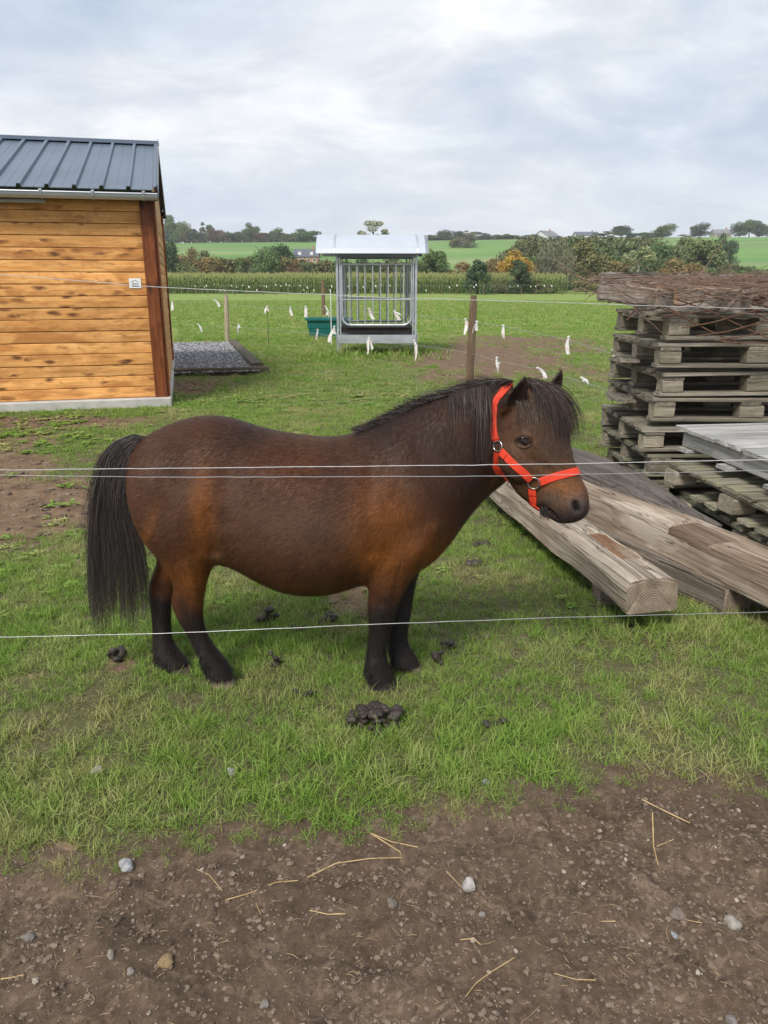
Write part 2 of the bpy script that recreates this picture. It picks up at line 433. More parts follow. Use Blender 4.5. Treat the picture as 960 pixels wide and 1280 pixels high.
# under the grass: thatch and green
gr = G.ramp(gn2, [(0.28, (0.085, 0.115, 0.030)), (0.5, (0.140, 0.180, 0.045)), (0.72, (0.22, 0.235, 0.085))])
gr = G.mix(G.ramp(gn3, [(0.35, 0.6), (0.62, 0.0)]), gr, (0.055, 0.072, 0.022))
gr = G.mix(G.ramp(gn1, [(0.45, 0.0), (0.72, 0.5)]), gr, (0.19, 0.175, 0.085))
# the pasture beyond: smoother bright green
sp = G.n('ShaderNodeSeparateXYZ'); G.put(sp.inputs[0], p)
thatch = G.ramp(gn3, [(0.30, (0.055, 0.048, 0.026)), (0.55, (0.115, 0.105, 0.052)), (0.75, (0.20, 0.18, 0.095))])
thatch = G.mix(G.ramp(gn2, [(0.45, 0.0), (0.7, 0.5)]), thatch, (0.085, 0.105, 0.034))
nearm_ = G.math('DIVIDE', G.math('SUBTRACT', 10.0, sp.outputs[1]), 4.0, True)
gr = G.mix(nearm_, gr, thatch)
far = G.math('DIVIDE', G.math('SUBTRACT', sp.outputs[1], 13.0), 14.0, True)
farcol = G.ramp(G.noise(G.mapping(p, (0.25, 0.7, 1)), 1.0, 6, 0.65), [(0.30, (0.150, 0.215, 0.050)), (0.5, (0.215, 0.290, 0.070)), (0.72, (0.300, 0.350, 0.110))])
farcol = G.mix(G.ramp(G.noise(p, 3.5, 4, 0.7), [(0.35, 0.45), (0.6, 0.0)]), farcol, (0.120, 0.180, 0.040))
gr = G.mix(far, gr, farcol)
# fields on the hill
hillm = G.math('DIVIDE', G.math('SUBTRACT', sp.outputs[1], 150.0), 30.0, True)
hc = G.ramp(G.noise(G.mapping(p, (0.010, 0.03, 0)), 1.0, 3, 0.5), [(0.35, (0.110, 0.215, 0.055)), (0.55, (0.150, 0.270, 0.072)), (0.66, (0.23, 0.28, 0.11))])
hc = G.mix(G.ramp(G.noise(G.mapping(p, (0.004, 0.06, 0), loc=(0, 0.9, 0)), 1.0, 2, 0.5), [(0.58, 0.0), (0.62, 0.55)]), hc, (0.235, 0.215, 0.125))
gr = G.mix(hillm, gr, hc)
dirt = G.ramp(gn2, [(0.30, (0.120, 0.075, 0.045)), (0.55, (0.215, 0.145, 0.092)), (0.75, (0.310, 0.225, 0.150))])
dirt = G.mix(G.ramp(gn3, [(0.35, 0.5), (0.6, 0.0)]), dirt, (0.06, 0.042, 0.028))
wm = G.ramp(G.math('ADD', worn, G.math('MULTIPLY', G.math('SUBTRACT', gn2, 0.5), 0.9)), [(0.32, 0.0), (0.58, 1.0)])
col = G.mix(wm, gr, dirt)
sm = G.ramp(G.math('ADD', soil, G.math('MULTIPLY', G.math('SUBTRACT', gn3, 0.5), 0.5)), [(0.35, 0.0), (0.65, 1.0)])
col = G.mix(sm, col, sc_)
G.base(col)
hb = G.math('ADD', G.math('MULTIPLY', gn3, 0.6), G.math('MULTIPLY', gn2, 1.2)); hb = G.math('ADD', hb, G.math('MULTIPLY', gm, 0.4))
G.bump(hb, 0.7, 0.02)
me = np_mesh('ground', np.stack([gx, gy, gzv], 1), F, [G.m], True)
set_attr(me, 'soil', soil_mask(gx, gy - 0.13)); set_attr(me, 'worn', worn_mask(gx, gy))
tag(new_obj('ground', me), 'worn meadow with a bare brown earth track in front', kind='structure')
# ================================================================== SHED
m_plank = wood_mat('stained_plank', (0.76, 0.33, 0.085), (0.96, 0.56, 0.22), knots=0.50, knotcol=(0.12, 0.042, 0.018), rough=0.55, vary=0.13, cracks=0.12, bump=0.25, blotch=(0.42, 0.165, 0.045))
m_trim = wood_mat('dark_stained_trim', (0.17, 0.045, 0.016), (0.36, 0.115, 0.036), knots=0.30, knotcol=(0.035, 0.016, 0.010), rough=0.45, vary=0.12, cracks=0.3, bump=0.3)
m_fascia = wood_mat('dark_fascia', (0.035, 0.014, 0.009), (0.09, 0.030, 0.015), rough=0.6, vary=0.1, bump=0.3)
m_roof = plain('roof_metal', (0.14, 0.175, 0.225), 0.38, 0.35, 0.5, var=0.10, scale=1.5, bump=0.02)
m_zinc = plain('zinc_gutter', (0.50, 0.53, 0.58), 0.40, 0.5, 0.5, var=0.12, scale=3.0, bump=0.03)
m_conc = plain('concrete', (0.46, 0.44, 0.41), 0.9, 0, 0.2, var=0.18, scale=4.0, bump=0.4)
m_white = plain('white_plastic', (0.80, 0.80, 0.79), 0.5, 0, 0.4, var=0.03)
m_ink = plain('blue_grey_print', (0.12, 0.17, 0.24), 0.6, 0, 0.3, var=0.03)
m_dark = plain('dark_void', (0.02, 0.018, 0.016), 0.9)
SH_RZ = math.atan2(0.245, 0.97)
shed = thing('garden_shed', 'orange stained plank shed with ribbed grey metal roof at the left edge', 'shed', (-2.63, 9.5, 0), SH_RZ)
def sh(name, mb, m, **k): return mb.build(name, m, shed, local=True, **k)
SW = 4.6; SD = 5.1
b = MB(); b.box((-SW / 2, SD / 2, 0.035), (SW, SD, 0.15)); sh('base_slab', b, m_conc, bevel=0.012)
b = MB(); b.box((-SW / 2 - 0.02, SD / 2, 1.29), (SW - 0.17, SD - 0.30, 2.34)); sh('inner_wall', b, m_fascia)
NP = 17; z0 = 0.112; ph = (2.395 - z0) / NP
def plank_piece(L, key):
    # lap board with a rounded top edge and a rebate below
    rg = random.Random(key); prof = [(-0.012, -ph / 2 + 0.002), (0.011, -ph / 2 + 0.002), (0.016, -ph / 2 + 0.008), (0.017, 0.0), (0.013, ph / 2 - 0.010), (0.006, ph / 2 - 0.003), (-0.012, ph / 2 - 0.002)]
    vs = []; fs = []; n = len(prof); ns = 6
    for i in range(ns + 1):
        x = -L / 2 + L * i / ns; w = rg.uniform(-.0015, .0015)
        for (y, z) in prof: vs.append((x, -y + w, z + rg.uniform(-.001, .001)))
    for i in range(ns):
        for j in range(n): fs.append((i * n + j, i * n + (j + 1) % n, (i + 1) * n + (j + 1) % n, (i + 1) * n + j))
    fs.append(tuple(range(n))[::-1]); fs.append(tuple(ns * n + j for j in range(n)))
    me = bpy.data.meshes.new('plank'); me.from_pydata(vs, [], fs); me.materials.append(m_plank); me.update(); return me
pm = [plank_piece(SW - 0.22, k) for k in range(3)]; pms = [plank_piece(SD - 0.30, k + 9) for k in range(2)]
for i in range(NP):
    z = z0 + ph * (i + 0.5)
    o = new_obj('plank', pm[i % 3], shed, (-SW / 2 - 0.02, 0.115 + random.uniform(-.002, .002), z))
    o = new_obj('plank', pms[i % 2], shed, (-0.054, SD / 2, z), (0, 0, R(90)))
# corner boards: board length along local X turned upright
def upright(x, y, w, d, z1, face):
    me = board_mesh((z1 - 0.105, w, d), m_trim, 0.0012, 6, key=(round(x, 2), round(y, 2)))
    # X up, Y (width) along `face`
    fx = Vector((1, 0, 0)) if face == 'x' else Vector((0, 1, 0))
    up = Vector((0, 0, 1)); nrm = up.cross(fx)
    Mx = Matrix((up, fx, nrm)).transposed()
    new_obj('corner_board', me, shed, (x, y, (0.105 + z1) / 2), Mx.to_euler())
upright(-0.116, 0.085, 0.145, 0.030, 2.39, 'x')
upright(-0.026, 0.18, 0.16, 0.030, 2.42, 'y')
upright(-0.026, SD - 0.20, 0.18, 0.034, 2.55, 'y')
upright(-0.10, SD - 0.09, 0.15, 0.030, 2.50, 'x')
# roof: folded sheets with raised ribs, front and back slope, real thickness
EF, RG, EB = (-0.16, 2.475), (2.50, 3.33), (5.25, 2.66)
RIBW, PITCH_R = 0.035, 0.285
def roof_slope(a, c, name):
    xs_ = []; x = 0.02
    prof = [(0.034, 0.0)]
    k = 0
    while x > -SW - 0.1:
        prof += [(x + 0.012, 0.0), (x + 0.004, 0.034), (x - 0.030, 0.036), (x - 0.042, 0.0), (x - 0.145, 0.0), (x - 0.150, 0.004), (x - 0.156, 0.0)]
        x -= PITCH_R
    prof.append((x, 0.0))
    b = MB(); d = Vector((0, c[0] - a[0], c[1] - a[1])); nrm = Vector((0, -d.z, d.y)).normalized()
    if nrm.z < 0: nrm = -nrm
    vs = []; n = len(prof)
    for (yy, zz) in (a, c):
        for (px_, h) in prof: vs.append(Vector((px_, yy, zz)) + nrm * h)
    for (yy, zz) in (a, c):
        for (px_, h) in prof: vs.append(Vector((px_, yy, zz)) + nrm * (h - 0.008))
    fs = []
    for j in range(n - 1):
        fs.append((j, j + 1, n + j + 1, n + j)); fs.append((2 * n + j, 3 * n + j, 3 * n + j + 1, 2 * n + j + 1))
        fs.append((j, 2 * n + j, 2 * n + j + 1, j + 1)); fs.append((n + j, n + j + 1, 3 * n + j + 1, 3 * n + j))
    b.add(vs, fs); return sh(name, b, m_roof)
roof_slope(EF, RG, 'roof_sheet'); roof_slope(EB, RG, 'roof_sheet')
b = MB(); b.bar((0.05, RG[0], RG[1] + 0.022), (-SW - 0.3, RG[0], RG[1] + 0.022), 0.16, 0.046); sh('ridge_cap', b, m_roof)
for (a, c) in ((EF, RG), (EB, RG)):
    b = MB(); b.bar((0.012, a[0], a[1] - 0.055), (0.012, c[0], c[1] - 0.055), 0.028, 0.13); sh('verge_board', b, m_fascia)
    b = MB(); b.bar((0.034, a[0] + (0.02 if a is EF else -0.02), a[1] - 0.02), (0.034, c[0], c[1] + 0.0), 0.010, 0.15); sh('verge_trim', b, m_roof)
b = MB(); b.box((-SW / 2 - 0.05, -0.045, 2.415), (SW + 0.1, 0.025, 0.10)); sh('fascia_board', b, m_fascia)
b = MB(); b.box((-SW / 2 - 0.05, 0.035, 2.385), (SW + 0.08, 0.13, 0.02)); sh('soffit_board', b, m_fascia)
b = MB(); b.box((-SW / 2 - 0.05, SD + 0.10, 2.60), (SW + 0.1, 0.025, 0.12)); sh('fascia_board', b, m_fascia)
# the triangular gable infill on the right
b = MB()
gv = [(-0.045, 0.12, 2.37), (-0.045, SD - .1, 2.37), (-0.045, SD - .1, 2.62), (-0.045, RG[0], RG[1] - 0.10), (-0.045, 0.12, 2.50)]
b.add(gv + [(v[0] - 0.02, v[1], v[2]) for v in gv], [(0, 1, 2, 3, 4), (9, 8, 7, 6, 5), (0, 5, 6, 1), (1, 6, 7, 2), (2, 7, 8, 3), (3, 8, 9, 4), (4, 9, 5, 0)]); sh('gable', b, m_plank)
# gutter: open half round with a rolled front edge
b = MB(); n = 12; r = 0.062; gyc, gzc = -0.125, 2.425
ring = [(gyc + r * math.cos(R(180 + 180 * k / n)), gzc + r * math.sin(R(180 + 180 * k / n))) for k in range(n + 1)]
ring2 = [(gyc + (r - .004) * math.cos(R(180 + 180 * k / n)), gzc + (r - .004) * math.sin(R(180 + 180 * k / n))) for k in range(n + 1)][::-1]
pr = ring + ring2; vs = [(0.03, y, z) for y, z in pr] + [(-SW - 0.1, y, z) for y, z in pr]; n2 = len(pr)
b.add(vs, [(j, (j + 1) % n2, n2 + (j + 1) % n2, n2 + j) for j in range(n2)])
b.add([(0.03, y, z) for y, z in ring], [tuple(range(len(ring)))])
b.tube([(0.03, gyc - r, gzc + 0.004), (-SW - 0.1, gyc - r, gzc + 0.004)], 0.010, 8)
sh('gutter', b, m_zinc, smooth=False)
for x in (-0.12, -0.66, -1.20, -1.74, -2.28, -2.9, -3.5):
    b = MB(); b.tube([(x, gyc + (r + .006) * math.cos(R(a)), gzc + (r + .006) * math.sin(R(a))) for a in range(180, 361, 20)], 0.006, 6)
    b.box((x, gyc - r - 0.0, gzc + 0.022), (0.03, 0.03, 0.022)); sh('gutter_bracket', b, m_zinc)
b = MB(); b.tube([(-1.18, -0.02, 2.345), (-SW, -0.02, 2.345)], 0.026, 10); sh('downpipe', b, plain('grey_pipe', (0.34, 0.35, 0.34), 0.5, 0.1))
b = MB(); b.tube([(0.04, SD + .18, 2.60), (-SW - .1, SD + .18, 2.60)], 0.055, 10); sh('gutter', b, m_fascia)
# little maker's plate on the seventh board
Pp = at(169, 354, 9.53); pl = Matrix.Rotation(-SH_RZ, 3, 'Z') @ (Pp - Vector((-2.63, 9.5, 0)))
px_, pz_ = pl.x, pl.z
b = MB(); b.box((px_, 0.092, pz_), (0.135, 0.008, 0.112)); plate = sh('sign_plate', b, m_white)
b = MB()
b.box((px_ + 0.004, 0.0865, pz_ - 0.033), (0.09, 0.003, 0.009))
for s in (-1, 1): b.bar((px_, 0.0866, pz_ + 0.036), (px_ + s * 0.052, 0.0866, pz_ + 0.012), 0.003, 0.006, up=(0, 1, 0))
for k, w in enumerate((0.020, 0.012, 0.018)): b.box((px_ - 0.024 + k * 0.024, 0.0865, pz_ - 0.006), (w, 0.003, 0.014))
b.build('sign_print', m_ink, plate, local=True)

# gravel pad beside the shed, edged with sleepers
m_gravel = Mat('gravel', 0.9, spec=0.2)
gp = m_gravel.pos(); gvv = m_gravel.voro(gp, 38.0); gvc = m_gravel.voro(gp, 38.0, out='Color')
gcol = m_gravel.ramp(gvc, [(0.2, (0.17, 0.17, 0.175)), (0.5, (0.28, 0.28, 0.285)), (0.8, (0.42, 0.42, 0.425))])
m_gravel.base(m_gravel.mix(m_gravel.ramp(gvv, [(0.25, 0.0), (0.55, 0.85)]), gcol, (0.05, 0.048, 0.045)))
m_gravel.bump(gvv, -1.0, 0.02)
q = [on(190, 432), on(288, 430), on(324, 468), on(200, 472)]
b = MB(); nn = 40; vs = []
for j in range(nn + 1):
    for i in range(nn + 1):
        s_, t_ = i / nn, j / nn
        pnt = (q[0] * (1 - s_) + q[1] * s_) * (1 - t_) + (q[3] * (1 - s_) + q[2] * s_) * t_
        vs.append((pnt.x, pnt.y, 0.055 + random.uniform(-.012, .012)))
b.add(vs, [(j * (nn + 1) + i, j * (nn + 1) + i + 1, (j + 1) * (nn + 1) + i + 1, (j + 1) * (nn + 1) + i) for j in range(nn) for i in range(nn)])
o = b.build('gravel_pad', m_gravel.m, None, smooth=False); tag(o, kind='structure')
m_sleeper = wood_mat('weathered_sleeper', (0.075, 0.058, 0.045), (0.21, 0.17, 0.135), rough=0.9, vary=0.15, cracks=0.7, bump=0.9, moss=0.25)
def beam(name, A, B, w, h, mat, label=None, cat=None, wear=0.008, nseg=14, parent=None, roll=0.0, seed=0, taper=None, group=None, arch=0.0, n=20, recess=None):
    """worn timber from A to B (centres of its ends), split and grooved along the grain"""
    A = Vector(A); B = Vector(B); L = (B - A).length; x = (B - A).normalized()
    y = Vector((0, 0, 1)).cross(x).normalized(); z = x.cross(y)
    M3 = Matrix((x, y, z)).transposed() @ Matrix.Rotation(roll, 3, 'X')
    rg = random.Random(seed + 5); fine = n > 40
    T_a = np.linspace(0, 1, nseg + 1)[:, None]; K = np.arange(n)[None, :]; a = 2 * np.pi * (K + 0.5) / n
    up = np.sin(a) > 0; e = np.where(up, 0.22 + arch, 0.16 if arch else 0.22)
    cy_, sz_ = np.cos(a), np.sin(a); yy = np.sign(cy_) * np.abs(cy_) ** e; zz = np.sign(sz_) * np.abs(sz_) ** e
    sc = [(1.0, 1.0) if taper is None else (taper(t) if isinstance(taper(t), tuple) else (taper(t),) * 2) for t in T_a[:, 0]]
    sw = np.array([q_[0] for q_ in sc])[:, None]; sh_ = np.array([q_[1] for q_ in sc])[:, None]
    Y_ = yy * sw * w / 2; Z_ = zz * sh_ * h / 2; X_ = np.repeat(T_a * L, n, 1); Kx = np.repeat(K, nseg + 1, 0)
    wob = (fbm(X_ * 2.2 + seed * 3.1, Kx * 7.0 / n + seed, 3, 3) - .5) * wear * 7 + (np.random.RandomState(seed).rand(nseg + 1, n) - .5) * wear * (0.5 if fine else 2.0)
    if fine:
        wob -= np.clip(0.10 - np.abs(fbm(X_ * 0.8 + seed, Kx * 34.0 / n, 5, 3) - .5), 0, 1) * wear * 9.0       # checks along the grain
        wob += (fbm(X_ * 2.0, Kx * 60.0 / n, 8, 2) - .5) * wear * 2.0
    m_ = min(w, h) / 2; Y_ = Y_ * (1 + wob * 0.9 / max(w, .01)); Z_ = Z_ * (1 + wob / max(h, .01))
    X_ = X_ - L / 2; X_[[0, -1]] += (np.random.RandomState(seed + 1).rand(2, n) - .5) * wear * 1.5
    mi = np.zeros((nseg, n), int)
    if recess:
        x0_, x1_, y0_, y1_, dp = recess; ins = (X_ > x0_) & (X_ < x1_) & (Y_ > y0_) & (Y_ < y1_) & (Z_ > 0.25 * h * sh_); Z_ = np.where(ins, Z_ - dp, Z_)
        mi[ins[:-1] & ins[1:] & np.roll(ins, -1, 1)[:-1]] = 2
    V = np.stack([X_, Y_, Z_], 2).reshape(-1, 3); F = []
    idx_ = np.arange((nseg + 1) * n).reshape(nseg + 1, n); nx_ = np.roll(idx_, -1, 1)
    F = [tuple(f) for f in np.stack([idx_[:-1], idx_[1:], nx_[1:], nx_[:-1]], 2).reshape(-1, 4).tolist()]
    F += [tuple(range(n)), tuple(nseg * n + k for k in range(n))[::-1]]
    me = bpy.data.meshes.new(name); me.from_pydata(V.tolist(), [], F)
    mats = mat if isinstance(mat, (list, tuple)) else [mat]
    for m in mats: me.materials.append(m)
    fl = list(mi.ravel()) + ([1, 1] if len(mats) > 1 else [0, 0]); me.polygons.foreach_set('material_index', [int(v) for v in fl])
    me.update()
    o = new_obj(name, me, parent, (A + B) / 2, M3.to_euler())
    if label: tag(o, label, cat, group)
    return o
def gon(px, py, z): p = on(px, py); return (p.x, p.y, z)
beam('sleeper', gon(216, 470, 0.05), gon(336, 466, 0.05), 0.16, 0.12, m_sleeper, 'grey timber sleeper along the near edge of the gravel pad', 'timber edging', seed=1)
beam('sleeper', gon(291, 430, 0.05), gon(322, 462, 0.05), 0.20, 0.12, m_sleeper, 'brown timber sleeper edging the right side of the gravel pad', 'timber edging', seed=2)
# ================================================================== FAR: trees, maize, houses
LM = Mat('tree_foliage', 0.75, spec=0.2)
lo_ = LM.n('ShaderNodeObjectInfo'); lp = LM.coord('Object')
lv = LM.attr('leafv', 'Fac')
hs = LM.n('ShaderNodeHueSaturation'); LM.put(hs.inputs['Color'], lo_.outputs['Color'])
LM.put(hs.inputs['Value'], LM.math('ADD', LM.math('MULTIPLY', lv, 1.0), 0.82))
LM.put(hs.inputs['Hue'], LM.math('ADD', LM.math('MULTIPLY', LM.noise(lp, 2.6, 3, 0.6), 0.10), 0.45))
LM.base(hs.outputs[0])
LM.p.inputs['Transmission Weight'].default_value = 0.0
m_bark = wood_mat('tree_bark', (0.05, 0.042, 0.034), (0.13, 0.11, 0.09), rough=0.95, bump=0.6)
m_barkp = wood_mat('pale_bark', (0.25, 0.24, 0.20), (0.42, 0.40, 0.35), rough=0.9, bump=0.4)
def crown_mesh(seed, n_leaf, kind):
    """unit crown: x,y within +-0.5, z 0..1; leaf clusters on lobes, open in between"""
    rg = np.random.RandomState(seed); lobes = []
    nl = {'round': 15, 'cone': 16, 'willow': 18, 'shrub': 13, 'open': 13, 'flat': 14}[kind]
    for i in range(nl):
        h = rg.uniform(0.12, 0.92)
        if kind == 'cone': rad = 0.40 * (1 - h) ** 0.7; sz = 0.09 + 0.12 * (1 - h)
        elif kind == 'willow': rad = 0.36 * math.sqrt(max(0, 1 - (2 * h - 0.85) ** 2)); sz = rg.uniform(.10, .17)
        elif kind == 'shrub': rad = 0.40 * math.sqrt(max(0.05, 1 - h ** 2)); sz = rg.uniform(.12, .2)
        elif kind == 'open': rad = 0.40 * math.sqrt(max(0, 1 - (2 * h - 1) ** 2)); sz = rg.uniform(.07, .12)
        elif kind == 'flat': rad = 0.42; h = h * 0.8 + 0.1; sz = rg.uniform(.10, .16)
        else: rad = 0.36 * math.sqrt(max(0, 1 - (1.9 * h - 0.95) ** 2)); sz = rg.uniform(.12, .2)
        a = rg.uniform(0, 2 * math.pi); rr = rad * rg.uniform(0.35, 1.0)
        lobes.append((rr * math.cos(a), rr * math.sin(a), h * (1 - sz * 0.6), sz, rg.uniform(0.0, 1)))
    V = []; LV = []
    per = n_leaf // nl
    for (x, y, z, s, tone) in lobes:
        d = rg.normal(size=(per, 3)); d /= np.linalg.norm(d, axis=1)[:, None]
        rad = s * (0.55 + 0.55 * rg.rand(per) ** 0.5) * (1 + 0.25 * rg.randn(per) * 0.6)
        c = np.array([x, y, z]) + d * rad[:, None] * np.array([1, 1, 0.85 if kind != 'willow' else 1.5])
        c[:, 2] = np.clip(c[:, 2], 0.0, 1.02)
        n = d * 0.6 + rg.normal(size=(per, 3)) * 0.7 + np.array([0, 0, 0.4]); n /= np.linalg.norm(n, axis=1)[:, None]
        t = np.cross(n, rg.normal(size=(per, 3))); t /= np.linalg.norm(t, axis=1)[:, None]; bb = np.cross(n, t)
        sz = (0.014 + 0.022 * rg.rand(per))[:, None]
        if kind == 'willow': t = t * 0.4 + np.array([0, 0, -1.2]); bb *= 0.5
        q = np.stack([c - t * sz, c + bb * sz * 0.6, c + t * sz, c - bb * sz * 0.6], 1)
        V.append(q.reshape(-1, 3)); LV.append(np.repeat(np.clip(0.28 + 0.3 * tone + 0.38 * rg.rand(per), 0, 1), 4))
    V = np.concatenate(V); LV = np.concatenate(LV); F = np.arange(len(V)).reshape(-1, 4)
    me = np_mesh('crown', V, F, [LM.m]); set_attr(me, 'leafv', LV); return me
def trunk_mesh(seed, mat):
    rg = random.Random(seed); b = MB()
    top = Vector((rg.uniform(-.04, .04), rg.uniform(-.04, .04), 0.80))
    b.tube([(0, 0, -0.05), (0.005, 0, 0.2), tuple(top * 0.5), tuple(top)], [0.035, 0.027, 0.018, 0.005], 7)
    for k in range(9):
        h = rg.uniform(0.22, 0.7); a = rg.uniform(0, 6.28); l = rg.uniform(0.2, 0.36) * (1.1 - h * 0.5)
        p0 = top * (h / 0.8); p0.z = h; p1 = p0 + Vector((math.cos(a) * l * .5, math.sin(a) * l * .5, l * .45)); p2 = p0 + Vector((math.cos(a) * l, math.sin(a) * l, l * .75))
        b.tube([p0, p1, p2], [0.012, 0.008, 0.003], 5)
    return b.build('trunk', mat, link=False)
CR = {}
for k_, ns_ in (('round', 4), ('cone', 2), ('willow', 2), ('shrub', 4), ('open', 2), ('flat', 3)):
    CR[k_] = [crown_mesh(17 + 7 * i + len(k_) * 31, {'round': 5200, 'cone': 5200, 'willow': 6500, 'shrub': 4200, 'open': 2200, 'flat': 4200}[k_], k_) for i in range(ns_)]
TRK = [trunk_mesh(i, m_bark) for i in range(3)] + [trunk_mesh(9, m_barkp)]
GREEN = (0.080, 0.120, 0.042); DARK = (0.048, 0.080, 0.034); OLIVE = (0.115, 0.130, 0.050); OCHRE = (0.165, 0.128, 0.055); RUST = (0.125, 0.082, 0.045); GOLD = (0.30, 0.18, 0.035); PALE = (0.20, 0.205, 0.105); GREY = (0.125, 0.125, 0.080)
def tree(px, pt, pb, wpx, Y, kind, col, label, cat='tree', group=None, seed=0, pale=False, name=None, base=None):
    pt = pt - (4.0 if Y > 300 else (9 if Y > 122 and pb > 330 and px > 640 else (4 if px > 660 else 2))); T = at(px, pt, Y); zb = gzf(T.x, Y); B = at(px, pb, Y)
    zlow = min(B.z, T.z - 0.5)
    H_ = T.z - zb if cat == 'tree' else T.z - max(zb, min(zlow, zb + 0.2))
    W = wpx * mpp(Y, pt) * (1.25 if Y > 300 else 1.2)
    o = thing(name or ('tree' if cat == 'tree' else 'shrub'), label, cat, (T.x, Y, zb), seed * 1.3, group)
    c0 = zlow - zb; c0 = H_ * (0.03 if kind in ('shrub', 'cone', 'flat', 'willow') else (0.06 if Y > 300 else 0.12))
    c = new_obj('crown', CR[kind][seed % len(CR[kind])], o, (0, 0, c0), None, (W, W, max(0.4, H_ - c0)))
    c.color = (*[v * (0.92 + 0.16 * random.random()) for v in col], 1)
    t = new_obj('trunk', TRK[3 if pale else seed % 3], o, (0, 0, 0), None, (H_ * 1.0, H_ * 1.0, H_))
    return o
gC = 'trees along the crest of the hill'; gM = 'trees and bushes beyond the maize'; gH = 'hedge shrubs below the left hill field'
T_ = tree
# left crest
CY = 440
T_(203, 276, 298, 24, CY, 'round', DARK, 'dark tree on the left hill crest, first one beside the shed', group=gC, seed=1)
T_(217, 271, 298, 26, CY, 'round', GREEN, 'tall green tree, highest on the left hill crest', group=gC, seed=2)
T_(229, 275, 298, 16, CY, 'round', OCHRE, 'narrow rust tinged tree next to the highest tree of the left crest', group=gC, seed=3)
T_(243, 287, 299, 20, CY, 'flat', DARK, 'low dark bush in the gap right of the highest left crest trees', 'shrub', gC, 4)
T_(258, 279, 299, 19, CY, 'open', GREEN, 'airy green tree with pale stem on the left crest, right of the low gap', group=gC, seed=5, pale=True)
T_(271, 288, 301, 24, CY, 'flat', RUST, 'rust brown bush on the left crest beside the airy green tree', 'shrub', gC, 6)
T_(288, 290, 302, 20, CY, 'flat', DARK, 'dark low bush midway along the left crest', 'shrub', gC, 7)
T_(300, 291, 303, 22, CY, 'flat', GREEN, 'green low bush left of the round crest tree', 'shrub', gC, 8)
T_(312, 281, 303, 21, CY, 'round', GREEN, 'round topped green tree standing midway on the left crest', group=gC, seed=9)
T_(325, 291, 305, 18, CY, 'flat', RUST, 'reddish bush on the left crest just right of the round topped tree', 'shrub', gC, 10)
T_(345, 285, 306, 19, CY, 'round', GREEN, 'dark green tree on the crest above the tall hedge trees', group=gC, seed=11)
T_(360, 296, 308, 22, CY, 'flat', OLIVE, 'low olive bush on the crest above the brick house', 'shrub', gC, 12)
T_(384, 289, 312, 32, 400, 'round', GREEN, 'broad green tree behind the house with the grey roof', group=gC, seed=13)
T_(466, 277, 300, 40, 330, 'open', PALE, 'pale yellow green tree showing above the hay feeder roof', group=gC, seed=14)
T_(425, 296, 318, 40, 330, 'flat', GREEN, 'green tree line piece behind the left half of the hay feeder', 'tree', gC, 15)
# far crest line as one mass
b = None
# left hedge, shrubs
for i, (px, pt, pb, w, k, c, lab) in enumerate([
    (209, 299, 341, 28, 'round', DARK, 'big dark green leafy tree right behind the shed corner'),
    (236, 306, 330, 30, 'shrub', OCHRE, 'ochre willow bush right of the dark tree by the shed'),
    (258, 311, 332, 26, 'shrub', OLIVE, 'olive bush beside the ochre willow bush'),
    (232, 318, 343, 30, 'shrub', OLIVE, 'low olive hedge bush below the ochre willow bush'),
    (262, 318, 343, 34, 'shrub', OCHRE, 'broad yellowish hedge bush behind the maize at its left'),
    (288, 321, 344, 26, 'shrub', RUST, 'reddish brown hedge bush behind the maize'),
    (306, 320, 344, 26, 'shrub', GREEN, 'green hedge bush right of the reddish brown one'),
    (329, 301, 344, 30, 'round', GREEN, 'tall green tree at the right end of the left hill field'),
    (350, 304, 344, 32, 'round', DARK, 'tall dark tree left of the brick house'),
    (365, 322, 344, 20, 'shrub', RUST, 'rust coloured bush in front of the brick house'),
    (383, 326, 345, 26, 'shrub', OLIVE, 'low olive bush under the brick house'),
    (402, 318, 346, 30, 'shrub', DARK, 'dark bush between the brick house and the hay feeder'),
    (428, 322, 347, 34, 'shrub', GREEN, 'green bush seen through the left bars of the feeder'),
    (455, 318, 348, 34, 'shrub', DARK, 'dark bush seen through the middle bars of the feeder'),
    (485, 316, 349, 36, 'shrub', OLIVE, 'olive bush seen through the right bars of the feeder'),
    (512, 318, 350, 30, 'shrub', GREEN, 'green bush just right of the hay feeder post')]):
    T_(px, pt, pb, w * 1.2, 124 + (i % 3) * 7, k, c, lab, 'tree' if k == 'round' else 'shrub', gH, 20 + i)
